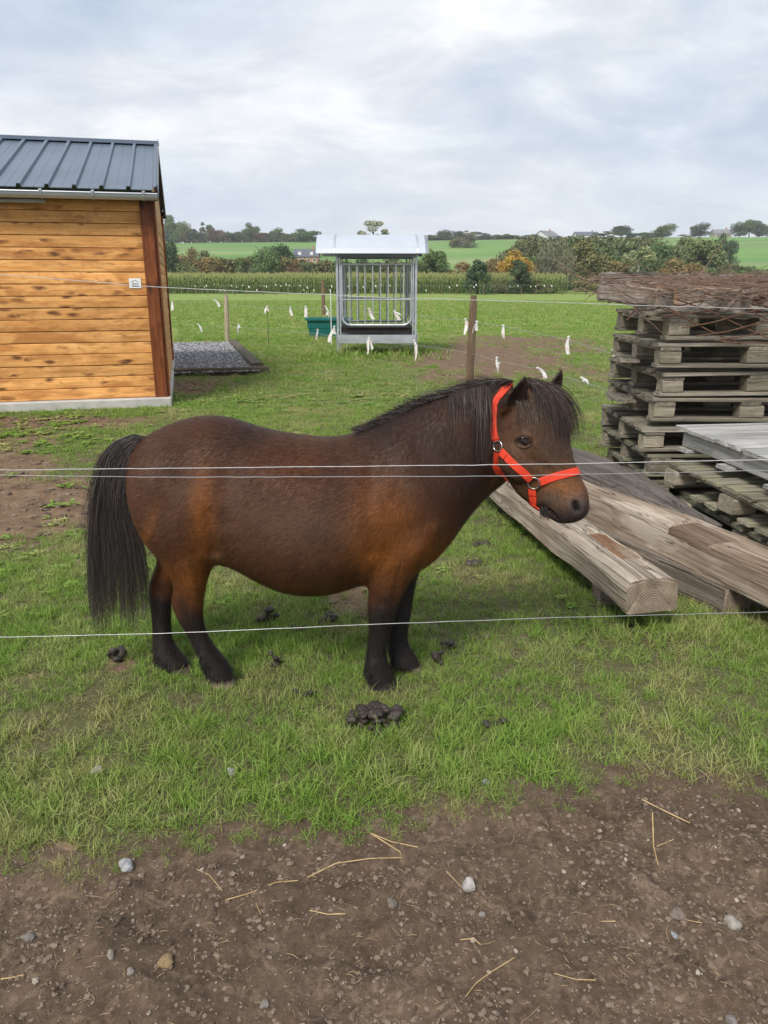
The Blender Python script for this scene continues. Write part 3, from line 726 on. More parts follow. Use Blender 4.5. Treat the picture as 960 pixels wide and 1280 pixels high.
# right side
CR2 = 450
for i, (px, pt, pb, w, Y, k, c, lab, cat, pale) in enumerate([
    (545, 294, 306, 18, CR2, 'flat', GREEN, 'low green bush on the middle crest beside the feeder roof', 'shrub', 0),
    (556, 288, 306, 19, CR2, 'round', DARK, 'dark round tree on the crest just right of the feeder roof', 'tree', 0),
    (574, 292, 306, 15, CR2, 'round', DARK, 'small dark tree on the crest, second from the feeder roof', 'tree', 0),
    (590, 291, 305, 22, CR2, 'open', PALE, 'pale yellow green tree on the crest above the lone field tree', 'tree', 0),
    (605, 293, 304, 18, CR2, 'flat', DARK, 'dark crest bush right of the pale crest tree', 'shrub', 0),
    (622, 295, 304, 22, CR2, 'flat', OLIVE, 'olive crest bush over the green hill field', 'shrub', 0),
    (642, 296, 306, 24, CR2, 'flat', GREEN, 'green crest bush left of the white gabled barn', 'shrub', 0),
    (662, 296, 308, 24, CR2, 'flat', OLIVE, 'olive bush directly left of the white gabled barn', 'shrub', 0),
    (584, 294, 320, 25, 330, 'shrub', GREY, 'lone grey green round tree on the green hill field', 'tree', 0),
    (568, 300, 318, 13, 330, 'shrub', OLIVE, 'small bush at the left foot of the lone field tree', 'shrub', 0),
    (543, 311, 352, 34, 112, 'round', GREEN, 'green and ochre tree right of the hay feeder', 'tree', 0),
    (531, 325, 352, 22, 118, 'shrub', DARK, 'dark bush touching the right post of the hay feeder', 'shrub', 0),
    (572, 326, 352, 38, 116, 'shrub', OCHRE, 'brownish olive bush between the feeder tree and the dark conical tree', 'shrub', 0),
    (598, 325, 369, 37, 88, 'cone', DARK, 'dark green conical tree standing in front of the maize end', 'tree', 0),
    (619, 320, 360, 32, 120, 'shrub', OCHRE, 'orange brown bush behind the dark conical tree', 'shrub', 0),
    (650, 311, 352, 44, 112, 'round', GOLD, 'golden autumn tree with orange top behind the brown fence post', 'tree', 0),
    (649, 324, 369, 36, 90, 'cone', DARK, 'dark green tree in front of the golden autumn tree', 'tree', 0),
    (668, 296, 340, 46, 150, 'round', OLIVE, 'tall olive tree rising behind the golden autumn tree', 'tree', 0),
    (695, 307, 369, 54, 97, 'willow', GREY, 'broad drooping grey green willow in the middle of the tree belt', 'tree', 0),
    (712, 299, 345, 46, 140, 'round', GREEN, 'green tree rising behind the drooping willow', 'tree', 0),
    (738, 302, 366, 46, 108, 'round', OLIVE, 'olive brown tree right of the drooping willow', 'tree', 0),
    (762, 298, 350, 46, 135, 'round', GREEN, 'green tree between the willow and the pale stemmed birch', 'tree', 0),
    (778, 285, 300, 23, 420, 'round', DARK, 'dark dome shaped tree on the crest right of the long grey roof', 'tree', 0),
    (760, 292, 306, 24, 400, 'flat', GREEN, 'green crest hedge piece left of the dark dome shaped tree', 'shrub', 0),
    (797, 292, 308, 26, 400, 'flat', DARK, 'dark crest hedge piece right of the dome shaped tree', 'shrub', 0),
    (815, 294, 310, 26, 380, 'flat', GREEN, 'green crest hedge piece left of the lone airy crest tree', 'shrub', 0),
    (775, 325, 362, 40, 104, 'shrub', OCHRE, 'ochre bush at the foot of the belt left of the birch', 'shrub', 0),
    (802, 297, 348, 38, 100, 'open', PALE, 'thin yellowing birch with pale stem behind the pallets', 'tree', 1),
    (790, 308, 352, 40, 125, 'round', DARK, 'dark tree behind the yellowing birch', 'tree', 0),
    (832, 280, 300, 25, 400, 'round', GREEN, 'lone airy green tree on the right crest', 'tree', 0),
    (822, 310, 352, 38, 130, 'round', GREEN, 'green tree right of the yellowing birch', 'tree', 0),
    (849, 322, 352, 52, 112, 'shrub', OCHRE, 'rounded ochre bush over the left part of the pallet stack', 'shrub', 0),
    (852, 302, 340, 40, 170, 'round', OLIVE, 'olive tree above the rounded ochre bush', 'tree', 0),
    (877, 279, 299, 23, 430, 'round', DARK, 'dark compact tree on the right crest left of the pale house', 'tree', 0),
    (882, 303, 348, 46, 125, 'round', OLIVE, 'yellow olive tree at the left border of the right green field', 'tree', 0),
    (912, 297, 333, 23, 190, 'round', DARK, 'single dark green tree standing on the right green field', 'tree', 0),
    (861, 296, 301, 20, 440, 'flat', OLIVE, 'tiny scrub on the crest between the two lone trees', 'shrub', 0),
    (927, 278, 300, 18, 430, 'round', DARK, 'dark crest tree right behind the pale house', 'tree', 0),
    (939, 277, 300, 18, 430, 'round', GREEN, 'middle crest tree of the clump at the right edge', 'tree', 0),
    (952, 278, 300, 20, 430, 'round', DARK, 'last crest tree of the clump at the right edge', 'tree', 0),
    (972, 284, 302, 30, 430, 'round', DARK, 'crest tree cut by the right edge of the picture', 'tree', 0),
    (945, 345, 356, 40, 120, 'flat', RUST, 'low reddish scrub behind the right end of the pallet stack', 'shrub', 0),
    (905, 338, 356, 40, 120, 'flat', OLIVE, 'low olive scrub behind the middle of the pallet stack', 'shrub', 0),
    (735, 350, 369, 30, 92, 'shrub', OCHRE, 'low yellow brown scrub along the far fence left of the pallets', 'shrub', 0),
    (675, 352, 370, 26, 92, 'shrub', OLIVE, 'low scrub at the foot of the willow by the far fence', 'shrub', 0),
    (625, 350, 370, 26, 92, 'shrub', OLIVE, 'low scrub between the two dark conical trees', 'shrub', 0)]):
    T_(px, pt, pb, w * 1.15, Y, k, c, lab, cat, gC if Y > 300 else gM, 50 + i, bool(pale))
# the hedge line that closes the crest and the wood behind the tree belt: one mass each
def mass(name, pts, Y, col, label, n=9000, size=0.6, depth=12):
    rg = np.random.RandomState(len(pts) * 7 + int(Y)); V = []; LV = []
    pxs = np.array([q_[0] for q_ in pts], float); tops = np.array([q_[1] for q_ in pts], float); bots = np.array([q_[2] for q_ in pts], float)
    u = rg.uniform(pxs[0], pxs[-1], n); tp = np.interp(u, pxs, tops); bt = np.interp(u, pxs, bots)
    bumps = (fbm(u * 0.11, u * 0 + Y, 3, 3) - 0.5) * 9
    h = rg.rand(n) ** 0.75; pyy = bt + (tp + bumps - bt) * h; yy = Y + rg.uniform(0, depth, n) * (0.3 + 0.7 * h)
    C = np.zeros((n, 3))
    for i in range(n):
        p_ = at(u[i], pyy[i], Y); C[i] = (p_.x, yy[i], p_.z)
    nrm = rg.normal(size=(n, 3)); nrm /= np.linalg.norm(nrm, axis=1)[:, None]
    t = np.cross(nrm, rg.normal(size=(n, 3))); t /= np.linalg.norm(t, axis=1)[:, None]; bb = np.cross(nrm, t)
    s = (size * (0.5 + rg.rand(n)))[:, None]
    q_ = np.stack([C - t * s, C + bb * s * .6, C + t * s, C - bb * s * .6], 1).reshape(-1, 3)
    tone = np.clip(0.25 + 0.5 * fbm(u * 0.15, pyy * 0.3, 9, 3) + rg.rand(n) * 0.25, 0, 1)
    me = np_mesh(name, q_, np.arange(4 * n).reshape(-1, 4), [LM.m]); set_attr(me, 'leafv', np.repeat(tone, 4))
    o = new_obj(name, me); o.color = (*col, 1); tag(o, label, 'hedge', None, 'stuff'); return o
mass('crest_hedge', [(190, 284, 304), (260, 289, 305), (330, 291, 308), (400, 295, 309), (530, 297, 307), (600, 296, 305), (670, 298, 307), (760, 296, 309), (830, 298, 308)], 452, (0.075, 0.082, 0.042), 'long dark hedge line running along the hill crest', 20000, 0.75, 10)
mass('hedge', [(180, 326, 343), (260, 325, 344), (330, 322, 345), (400, 328, 346), (540, 330, 350)], 134, (0.105, 0.10, 0.042), 'mixed autumn hedge behind the maize field', 16000, 0.25, 5)
mass('wood', [(632, 318, 369), (665, 296, 369), (760, 294, 368), (830, 298, 362), (890, 322, 355), (990, 346, 358)], 138, (0.085, 0.092, 0.042), 'dense mixed wood behind the tree belt', 26000, 0.27, 14)

mass('wood_edge', [(636, 326, 369), (700, 318, 369), (760, 320, 368), (830, 322, 362), (890, 334, 356), (990, 350, 358)], 118, (0.070, 0.100, 0.036), 'lower dark green edge of the wood behind the pallets', 16000, 0.22, 8)
# maize field
ML = Mat('maize_leaf', 0.6, spec=0.3)
mv = ML.attr('tone', 'Fac')
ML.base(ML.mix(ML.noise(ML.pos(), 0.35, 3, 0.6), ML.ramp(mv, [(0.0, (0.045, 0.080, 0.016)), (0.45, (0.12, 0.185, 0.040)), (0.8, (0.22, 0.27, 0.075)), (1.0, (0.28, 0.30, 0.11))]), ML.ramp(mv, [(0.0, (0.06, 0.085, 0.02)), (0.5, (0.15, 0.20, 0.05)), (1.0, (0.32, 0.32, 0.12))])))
rg = np.random.RandomState(3); V = []; F = []; TN = []
cy0 = 92.0; nplant = 0
for row in range(16):
    y = cy0 + row * (0.75 if row < 8 else 2.2)
    x = -29.0
    while x < 20.8:
        x += 0.26 * rg.uniform(.7, 1.3) * (1 if row < 8 else 1.5); H_ = rg.uniform(1.75, 2.15); bx, by = x, y + rg.uniform(-.12, .12)
        n0 = len(V)
        for k in range(8 if row < 3 else 5):
            h = H_ * ((0.12 + 0.86 * (k + rg.rand() * .6) / 8) if row < 3 else (0.45 + 0.5 * (k + rg.rand()) / 5)); a = rg.uniform(0, 6.28); L = rg.uniform(.35, .6) * (1 if h < 1.7 else .6)
            dx, dy = math.cos(a), math.sin(a); w = 0.045
            pts = [(bx, by, h - .1), (bx + dx * L * .5, by + dy * L * .5, h + .22), (bx + dx * L, by + dy * L, h - .08 * L)]
            i0 = len(V)
            V += [(pts[0][0] - dy * w, pts[0][1] + dx * w, pts[0][2]), (pts[0][0] + dy * w, pts[0][1] - dx * w, pts[0][2]), (pts[1][0] + dy * w, pts[1][1] - dx * w, pts[1][2]), (pts[1][0] - dy * w, pts[1][1] + dx * w, pts[1][2]), pts[2]]
            F += [(i0, i0 + 1, i0 + 2, i0 + 3), (i0 + 3, i0 + 2, i0 + 4, i0 + 4)]
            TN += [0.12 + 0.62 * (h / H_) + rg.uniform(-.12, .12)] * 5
        i0 = len(V); t_ = 0.03
        V += [(bx - t_, by, 0), (bx + t_, by, 0), (bx + .01, by, H_ + .25), (bx - .02, by, H_ + .25)]; F.append((i0, i0 + 1, i0 + 2, i0 + 3)); TN += [.2, .2, 1.0, 1.0]
        i0 = len(V); V += [(bx - .10, by, H_ + .02), (bx, by, H_ - .05), (bx + .12, by, H_ + .05), (bx, by, H_ + .36)]; F.append((i0, i0 + 1, i0 + 2, i0 + 3)); TN += [1, .8, 1, 1]
F = [f for f in F]
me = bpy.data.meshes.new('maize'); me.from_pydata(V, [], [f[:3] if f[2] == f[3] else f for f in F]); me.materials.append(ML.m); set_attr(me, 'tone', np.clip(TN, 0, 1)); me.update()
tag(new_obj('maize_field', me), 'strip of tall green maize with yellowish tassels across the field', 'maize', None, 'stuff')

# houses
m_slate = plain('slate_roof', (0.10, 0.11, 0.14), 0.7, var=0.2, scale=1.0)
m_brick = plain('brick_wall', (0.42, 0.22, 0.13), 0.9, var=0.25, scale=1.5)
m_wallw = plain('white_wall', (0.72, 0.71, 0.68), 0.8, var=0.06, scale=0.5)
m_wallc = plain('cream_wall', (0.42, 0.36, 0.27), 0.9, var=0.12, scale=0.5)
m_glass = plain('window_glass', (0.05, 0.06, 0.08), 0.15, 0, 0.5, var=0.05)
m_greyroof = plain('grey_roof', (0.19, 0.19, 0.20), 0.8, var=0.12, scale=0.6)
def house(px0, px1, ptop, peave, pbot, Y, depth, label, wall, roof, nwin, rz=0.0, gable=False, dorm=0, cat='house'):
    A = at(px0, pbot, Y); B_ = at(px1, pbot, Y); L = B_.x - A.x; zt = at(px0, ptop, Y + depth / 2).z; ze = at(px0, peave, Y).z
    zb = gzf((A.x + B_.x) / 2, Y) - 0.5
    t = thing('house', label, cat, ((A.x + B_.x) / 2, Y, zb), rz); he = ze - zb; ht = zt - zb
    b = MB(); l = L / 2
    v = [(-l, 0, 0), (l, 0, 0), (l, depth, 0), (-l, depth, 0), (-l, 0, he), (l, 0, he), (l, depth, he), (-l, depth, he), (-l, depth / 2, ht - .2), (l, depth / 2, ht - .2)]
    b.add(v, [(0, 1, 5, 4), (2, 3, 7, 6), (1, 2, 6, 9, 5), (3, 0, 4, 8, 7)]); b.build('wall', wall, t, local=True)
    b = MB(); o_ = 0.35
    for s in (0, 1):
        y0 = -o_ if s == 0 else depth + o_; ze2 = he - o_ * (ht - he) / (depth / 2)
        v = [(-l - o_, y0, ze2), (l + o_, y0, ze2), (l + o_, depth / 2, ht), (-l - o_, depth / 2, ht)]
        b.add(v + [(x, y, z + 0.15) for x, y, z in v], [(0, 1, 2, 3), (7, 6, 5, 4), (0, 4, 5, 1), (1, 5, 6, 2), (3, 7, 4, 0)])
    r_ = b.build('roof', roof, t, local=True)
    b = MB(); b.box((l * 0.55, depth / 2, ht + 0.5), (0.7, 0.7, 1.2)); b.build('chimney', m_brick, r_, local=True)
    for k in range(nwin):
        x = -l + L * (k + 0.5) / nwin; b = MB(); b.box((x, -0.05, he * 0.55), (min(1.1, L / nwin * .5), 0.08, he * 0.4)); f = b.build('window', m_wallw, t, local=True)
        b = MB(); b.box((x, -0.10, he * 0.55), (min(0.9, L / nwin * .4), 0.03, he * 0.32)); b.build('pane', m_glass, f, local=True)
    for k in range(dorm):
        x = -l + L * (k + 0.5) / dorm; yy = depth * .14; zz = he + (ht - he) * .38
        b = MB(); b.box((x, yy, zz), (1.0, 1.2, 1.1)); b.build('dormer', m_wallw, t, local=True)
    return t
house(367, 397, 312, 320.5, 329, 260, 9, 'brick house with long dark slate roof at the foot of the left hill', m_brick, m_slate, 4, 0.0, dorm=2)
house(682, 703, 289, 295.5, 301, 455, 12, 'grey roofed barn with white gable on the skyline', m_wallw, m_greyroof, 2, R(35), cat='barn')
house(721, 749, 290, 294, 301, 470, 12, 'long low building with grey roof on the skyline', m_wallw, m_slate, 3)
house(893, 914, 287, 292, 300, 452, 11, 'pale stone house on the right skyline beside the dark clump', m_wallc, m_greyroof, 3, R(-8))
house(806, 818, 294, 297, 303, 470, 9, 'small roof barely showing between crest hedges on the right', m_wallc, m_greyroof, 2)
# ================================================================== FEEDER, TUB, BACK FENCE
m_galv = plain('galvanised_steel', (0.52, 0.55, 0.59), 0.42, 0.6, 0.5, var=0.2, scale=5.0, bump=0.05)
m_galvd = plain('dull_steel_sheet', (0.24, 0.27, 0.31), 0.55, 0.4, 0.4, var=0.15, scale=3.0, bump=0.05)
m_roofw = plain('white_coated_sheet', (0.47, 0.51, 0.57), 0.45, 0.1, 0.5, var=0.04, scale=2.0, bump=0.02)
m_tub = plain('green_plastic', (0.010, 0.125, 0.110), 0.5, 0, 0.4, var=0.15, scale=4.0, bump=0.05)
m_post = wood_mat('fence_post_wood', (0.13, 0.085, 0.052), (0.29, 0.205, 0.135), rough=0.85, vary=0.15, cracks=0.5, bump=0.6)
m_postp = wood_mat('pale_post_wood', (0.36, 0.29, 0.19), (0.56, 0.47, 0.34), rough=0.8, vary=0.08, cracks=0.3, bump=0.4)
FY = on(470, 445).y; FX0 = on(423, 445).x; FX1 = on(519, 445).x; FW = FX1 - FX0; FD = 1.55
fd = thing('hay_feeder', 'square metal hay feeder with barred sides and a pale curved sheet roof', 'hay feeder', ((FX0 + FX1) / 2, FY, 0), R(1.0))
def fdb(name, b, m, par=None, **k): return b.build(name, m, par or fd, local=True, **k)
hw = FW / 2; ZR = 1.98
for (x, y) in ((-hw, 0), (hw, 0), (-hw, FD), (hw, FD)):
    b = MB(); b.box((x, y, ZR / 2 - 0.02), (0.040, 0.040, ZR + 0.04)); b.box((x + (0.05 if x < 0 else -0.05) * 1.1, y, 1.15), (0.022, 0.022, 1.6)); fdb('corner_post', b, m_galv)
b = MB(); b.box((0, FD / 2, 0.30), (FW - .06, FD - .06, 0.02)); b.box((0, -0.035, 0.345), (FW, 0.012, 0.17)); b.box((0, FD + 0.035, 0.34), (FW, 0.012, 0.22)); b.box((-hw - .035, FD / 2, 0.34), (0.012, FD + .07, 0.22)); b.box((hw + .035, FD / 2, 0.34), (0.012, FD + .07, 0.22)); fdb('tray', b, m_galv)
b = MB(); b.box((0, FD / 2, 0.52), (FW - 0.1, FD - 0.1, 0.10)); fdb('hay_rack_floor', b, m_dark)  # near-black slab standing in for the shade in the opening above the tray
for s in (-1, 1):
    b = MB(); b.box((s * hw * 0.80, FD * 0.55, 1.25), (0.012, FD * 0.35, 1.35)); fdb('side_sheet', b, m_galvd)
def gate(y, rot, bars, name='bar_gate'):
    g = new_obj(name, None, fd, (0, 0, 0)); g.empty_display_size = 0.1
    def tr(p):
        if rot == 0: return Vector((p[0], y, p[1]))
        return Vector((y, FD / 2 + p[0], p[1]))
    W2 = (hw if rot == 0 else FD / 2) - 0.09; zt, zb = 1.80, 0.62; rr = 0.16
    b = MB(); pts = [(-W2, zt), (-W2, zb + rr)] + [(-W2 + rr - rr * math.cos(R(a)), zb + rr - rr * math.sin(R(a))) for a in (30, 60, 90)] + [(W2 - rr + rr * math.sin(R(a)), zb + rr - rr * math.cos(R(a))) for a in (0, 30, 60)] + [(W2, zb + rr), (W2, zt), (-W2, zt)]
    b.tube([tr(p) for p in pts], 0.024, 8); fr = b.build('gate_frame', m_galv, fd, local=True)
    bpy.data.objects.remove(g)
    b = MB(); b.tube([tr((-W2, 1.12)), tr((W2, 1.12))], 0.016, 6); b.build('cross_rail', m_galv, fr, local=True)
    for k in range(bars):
        x = -W2 + 2 * W2 * (k + 1) / (bars + 1)
        b = MB(); b.tube([tr((x, zt)), tr((x, zb))], 0.0125, 6); b.build('gate_bar', m_galv, fr, local=True)
gate(-0.01, 0, 8); gate(FD + 0.01, 0, 8); gate(-hw, 1, 6); gate(hw, 1, 6)
# barrel roof, open ends, real sheet thickness
def barrel(x0, x1, r0, t, name, mat, par=None):
    b = MB(); n = 14; A0, A1 = 12, 168; yc, zc = FD / 2, 1.90; ry, rz = 1.02, 0.50
    vs = []
    for dr in (0, -t):
        for x in (x0, x1):
            for k in range(n + 1):
                a = R(A0 + (A1 - A0) * k / n); vs.append((x, yc - (ry + r0 + dr) * math.cos(a), zc + (rz + r0 + dr) * math.sin(a)))
    m = n + 1; fs = []
    for k in range(n):
        fs += [(k, m + k, m + k + 1, k + 1), (2 * m + k, 2 * m + k + 1, 3 * m + k + 1, 3 * m + k), (k, k + 1, 2 * m + k + 1, 2 * m + k), (m + k, 3 * m + k, 3 * m + k + 1, m + k + 1)]
    fs += [(0, 2 * m, 3 * m, m), (n, m + n, 3 * m + n, 2 * m + n)]
    b.add(vs, fs); return b.build(name, mat, par or fd, local=True, smooth=False)
rf = barrel(-hw - 0.40, hw + 0.17, 0, 0.02, 'roof', m_roofw)
barrel(-hw - 0.055, -hw - 0.02, 0.012, 0.012, 'roof_strap', m_galv, rf); barrel(hw + 0.0, hw + 0.035, 0.012, 0.012, 'roof_strap', m_galv, rf)
barrel(hw + 0.165, hw + 0.23, -0.01, 0.03, 'roof_edge', m_galvd, rf)
b = MB(); b.box((0, 0, 1.965), (FW, 0.05, 0.05)); b.box((0, FD, 1.965), (FW, 0.05, 0.05)); b.box((-hw, FD / 2, 1.965), (0.05, FD, 0.05)); b.box((hw, FD / 2, 1.965), (0.05, FD, 0.05)); fdb('top_frame', b, m_galvd)

# water tub
TB = on(409, 423); TY = TB.y + 0.28
tubY = TY; x0 = at(384, 420, TB.y).x; x1 = at(438, 420, TB.y).x
tb = thing('water_tub', 'dark green rectangular plastic tub on the grass left of the hay feeder', 'water tub', ((x0 + x1) / 2, TY, 0))
def tubring(sx, sy, z, r=0.08):
    out = []
    for (cx, cy, a0) in ((1, 1, 0), (-1, 1, 90), (-1, -1, 180), (1, -1, 270)):
        for k in range(4): a = R(a0 + 30 * k); out.append((cx * (sx - r) + r * math.cos(a), cy * (sy - r) + r * math.sin(a), z))
    return out
tw = (x1 - x0) / 2
rings = [tubring(tw - .06, .24, 0), tubring(tw - .03, .27, .25), tubring(tw - .01, .28, .27), tubring(tw, .30, .46), tubring(tw + .05, .35, .47), tubring(tw + .05, .35, .53), tubring(tw - .01, .29, .53), tubring(tw - .03, .26, .40), tubring(tw - .08, .22, .04)]
b = MB(); vs = [p for r_ in rings for p in r_]; n = 16
b.add(vs, [(i * n + k, i * n + (k + 1) % n, (i + 1) * n + (k + 1) % n, (i + 1) * n + k) for i in range(len(rings) - 1) for k in range(n)] + [tuple((len(rings) - 1) * n + k for k in range(n)), tuple(range(n))[::-1]])
b.build('tub_shell', m_tub, tb, local=True)
b = MB(); b.add(tubring(tw - .035, .255, .36), [tuple(range(16))]); b.build('water', plain('dark_water', (0.02, 0.03, 0.03), 0.08, 0, 0.5, var=0.02), tb, local=True)

# paddock fence with ribbons: posts and two thin wires
def round_post(px, pyb, pyt, rad, mat, parent, name='post', top=0.75, lean=0.0, wob=0.004, Y=None):
    p = on(px, pyb); zt = at(px, pyt, p.y).z
    L = zt + 0.25; me = None
    b = MB(); n = 10; vs = []; rg = random.Random(px); ns = 9
    for i in range(ns + 1):
        t = i / ns; r_ = rad * (1 - 0.06 * t) * (1 if i < ns else top)
        for k in range(n):
            a = 2 * math.pi * k / n; rr = r_ + rg.uniform(-wob, wob)
            vs.append((-L / 2 + L * t * (1 if i < ns else 1.0) + (0.0 if i < ns else 0.0), rr * math.cos(a), rr * math.sin(a)))
    b.add(vs, [(i * n + k, i * n + (k + 1) % n, (i + 1) * n + (k + 1) % n, (i + 1) * n + k) for i in range(ns) for k in range(n)] + [tuple(ns * n + k for k in range(n))])
    o = b.build(name, mat, parent, smooth=False, local=True)
    o.location = Vector((p.x, p.y, zt - L / 2)) - (parent.location if parent else Vector((0, 0, 0))); o.rotation_euler = (0, R(-90) + lean, 0)
    return p, zt
pf0 = on(587, 478); pf1 = on(285, 428)
pf = thing('paddock_fence', 'thin electric paddock fence on wooden posts behind the pony, hung with white ribbons', 'wire fence', (pf0.x, pf0.y, 0))
round_post(587.5, 478, 369, 0.061, m_post, pf, lean=R(1.2)); round_post(285, 428, 368, 0.062, m_postp, pf, top=0.55, lean=R(1.5))
# a slim white fibreglass rod by the feeder
b = MB(); r0 = on(414.5, 432); b.tube([(r0.x, r0.y, 0), (r0.x, r0.y, at(414, 362, r0.y).z)], 0.011, 6); b.build('rod', m_white, pf)
m_wire = plain('steel_wire', (0.45, 0.46, 0.48), 0.4, 0.6, 0.5, var=0.1)
m_cord = plain('pale_fence_cord', (0.50, 0.49, 0.49), 0.6, 0, 0.3, var=0.2, scale=60.0)
dirf = (pf1 - pf0); dirf.z = 0; dirf.normalize()
def fence_pt(px, py):                    # where the pixel meets the vertical plane of that fence
    d = ray(px, py); nrm = Vector((-dirf.y, dirf.x, 0)); t = (Vector((pf0.x, pf0.y, 0)) - Vector((0, 0, CAM_H))).dot(nrm) / d.dot(nrm)
    return Vector((0, 0, CAM_H)) + d * t
up_w = [(160, 370), (215, 378), (268, 377), (285, 381), (334, 385), (382, 386), (461, 390), (518, 394), (587, 401), (629, 408), (711, 425), (768, 443), (860, 470)]
lo_w = [(160, 398), (247, 407), (298, 409), (397, 417), (461, 428), (518, 431), (587, 441), (621, 451), (672, 461), (726, 477), (820, 505)]
for w_ in (up_w, lo_w):
    b = MB(); b.tube([fence_pt(*q_) for q_ in w_], 0.0030, 5); b.build('wire', m_wire, pf)

# ribbons of red and white barrier tape knotted on the wires
RM = Mat('barrier_tape', 0.5, spec=0.4)
ro = RM.coord('Object'); rs_ = RM.n('ShaderNodeSeparateXYZ'); RM.put(rs_.inputs[0], ro)
stripe = RM.ramp(RM.math('FRACT', RM.math('ADD', RM.math('MULTIPLY', RM.math('ADD', rs_.outputs[2], rs_.outputs[0]), 5.0), RM.oinfo('Random'))), [(0.0, 0.0), (0.80, 0.0), (0.82, 1.0)], 'CONSTANT')
RM.base(RM.mix(RM.math('MULTIPLY', stripe, 0.30), (0.82, 0.80, 0.80), (0.70, 0.15, 0.10)))
def ribbon(P, Lh, label, group='ribbons knotted on the paddock fence wires', seed=0, w=0.05, drift=0.0):
    rg = random.Random(seed * 7 + 3); b = MB()
    r0 = Vector((0, 0, 0))
    b.tube([(-0.02, 0, 0.0), (0.0, -0.01, 0.004), (0.02, 0, 0)], [0.006, 0.012, 0.006], 6)
    for tail in range(2):
        L = Lh * (1.0 if tail == 0 else rg.uniform(0.35, 0.8)); n = 7; a = rg.uniform(-0.35, 0.35) + drift + (0.22 if tail else -0.05); tw_ = rg.uniform(-1, 1); vs = []
        bx, bz = 0.0, 0.0
        for k in range(n + 1):
            t = k / n; ang = a * (1 - t * 0.6) + math.sin(t * 4 + seed) * 0.25
            if k: bx += math.sin(ang) * L / n; bz -= math.cos(ang) * L / n
            ww = w * (0.25 + 0.75 * min(1, t * 2)) * (0.75 if tail else 1) / 2; tt = tw_ * t * 2.0 + tail
            dx, dy = math.cos(tt) * ww, math.sin(tt) * ww
            vs += [(bx - dx, -dy - 0.01, bz), (bx + dx, dy - 0.01, bz)]
        vs2 = [(x, y + 0.0012, z) for x, y, z in vs]; m_ = len(vs)
        b.add(vs + vs2, [(2 * k, 2 * k + 1, 2 * k + 3, 2 * k + 2) for k in range(n)] + [(m_ + 2 * k, m_ + 2 * k + 2, m_ + 2 * k + 3, m_ + 2 * k + 1) for k in range(n)] + [(0, 2, m_ + 2, m_)])
    o = b.build('ribbon', RM.m, None); o.location = P
    tag(o, label, 'ribbon', group); return o
RB = [(215, 377, 9, 'white ribbon on the upper wire just right of the shed wall'),
      (268, 375, 9, 'white ribbon on the upper wire left of the pale round post'),
      (247, 405, 10, 'white ribbon on the lower wire left of the pale round post'),
      (298, 405, 10, 'white ribbon on the lower wire just right of the pale round post'),
      (334, 383, 10, 'white ribbon hanging above its own thin stake between the pale post and the green tub'),
      (363, 384, 9, 'small white ribbon on the upper wire, left one of the two over the tub corner'),
      (382, 383, 11, 'white ribbon on the upper wire directly above the left end of the green tub'),
      (407, 383, 14, 'large white ribbon on the upper wire above the middle of the green tub'),
      (397, 412, 14, 'white ribbon hanging against the green side of the water tub'),
      (418, 408, 18, 'long white ribbon on the left front leg of the hay feeder'),
      (461, 386, 12, 'white ribbon in front of the feeder bars, left of centre'),
      (493, 389, 11, 'white ribbon in front of the feeder bars, right of centre'),
      (461, 422, 18, 'long white ribbon hanging below the feeder tray at its middle'),
      (518, 426, 22, 'long white ribbon by the right front leg of the hay feeder'),
      (582, 399, 17, 'pinkish white ribbon tied on the left side of the brown post'),
      (596, 402, 13, 'small white ribbon just right of the brown post'),
      (629, 407, 14, 'short broad white ribbon right of the brown post over the bare earth'),
      (711, 421, 19, 'white ribbon on the upper wire nearest the pallet stack'),
      (621, 447, 16, 'white ribbon on the lower wire right of the brown post foot'),
      (672, 460, 15, 'white ribbon with a red end just above the pony ears'),
      (727, 472, 14, 'pink and white ribbon on the lower wire right of the pony forelock'),
      (767, 437, 16, 'white ribbon half hidden behind the left edge of the pallet stack')]
for i, (px, py, L, lab) in enumerate(RB):
    P = fence_pt(px, py); ribbon(P, L * P.y / 985 * 1.15, lab, seed=i, drift=(0.9 if i in (1, 2, 10, 11, 19, 20) else 0.0), w=0.042 + 0.0012 * P.y)
st = fence_pt(334, 386); b = MB(); b.tube([(st.x, st.y, 0), (st.x, st.y, st.z + .02)], 0.007, 5); b.build('stake', plain('rusty_stake', (0.10, 0.05, 0.03), 0.8), pf)

# far fence along the corn, too small to pick apart
ff0 = on(205, 369); ffY = ff0.y
ff = thing('field_fence', 'low distant fence of grey stakes in front of the maize field', 'wire fence', (0, ffY, 0))
p404, z404 = round_post(404.5, 395, 350, 0.085, m_post, ff)
b = MB(); rg = random.Random(4)
for k in range(34):
    x = -19.5 + k * 1.35 + rg.uniform(-.2, .2)
    if -8 < x < -6: continue
    h_ = rg.uniform(0.8, 1.25); b.tube([(x, 0, 0), (x + rg.uniform(-.04, .04), 0, h_)], 0.035, 5)
o = b.build('stake', m_post, ff, local=True); o['kind'] = 'stuff'
b = MB(); b.tube([(-21, 0, .95), (27, 0, .95)], 0.008, 4); b.build('wire', m_wire, ff, local=True)
b = MB()
for k in range(62):
    x = -19.5 + k * 0.62 + rg.uniform(-.3, .3); z = rg.choice((0.95, 0.95, 1.0, 0.45)) + rg.uniform(-.1, .15); s = rg.uniform(.10, .22)
    if x > 3 and rg.random() < 0.6: continue
    b.add([(x, -.03, z), (x + s * .5, -.05, z + .02), (x + s * .7, -.03, z - s), (x + s * .1, -.02, z - s * .8)], [(0, 1, 2, 3)])
o = b.build('ribbon_row', m_white, ff, local=True); o['kind'] = 'stuff'
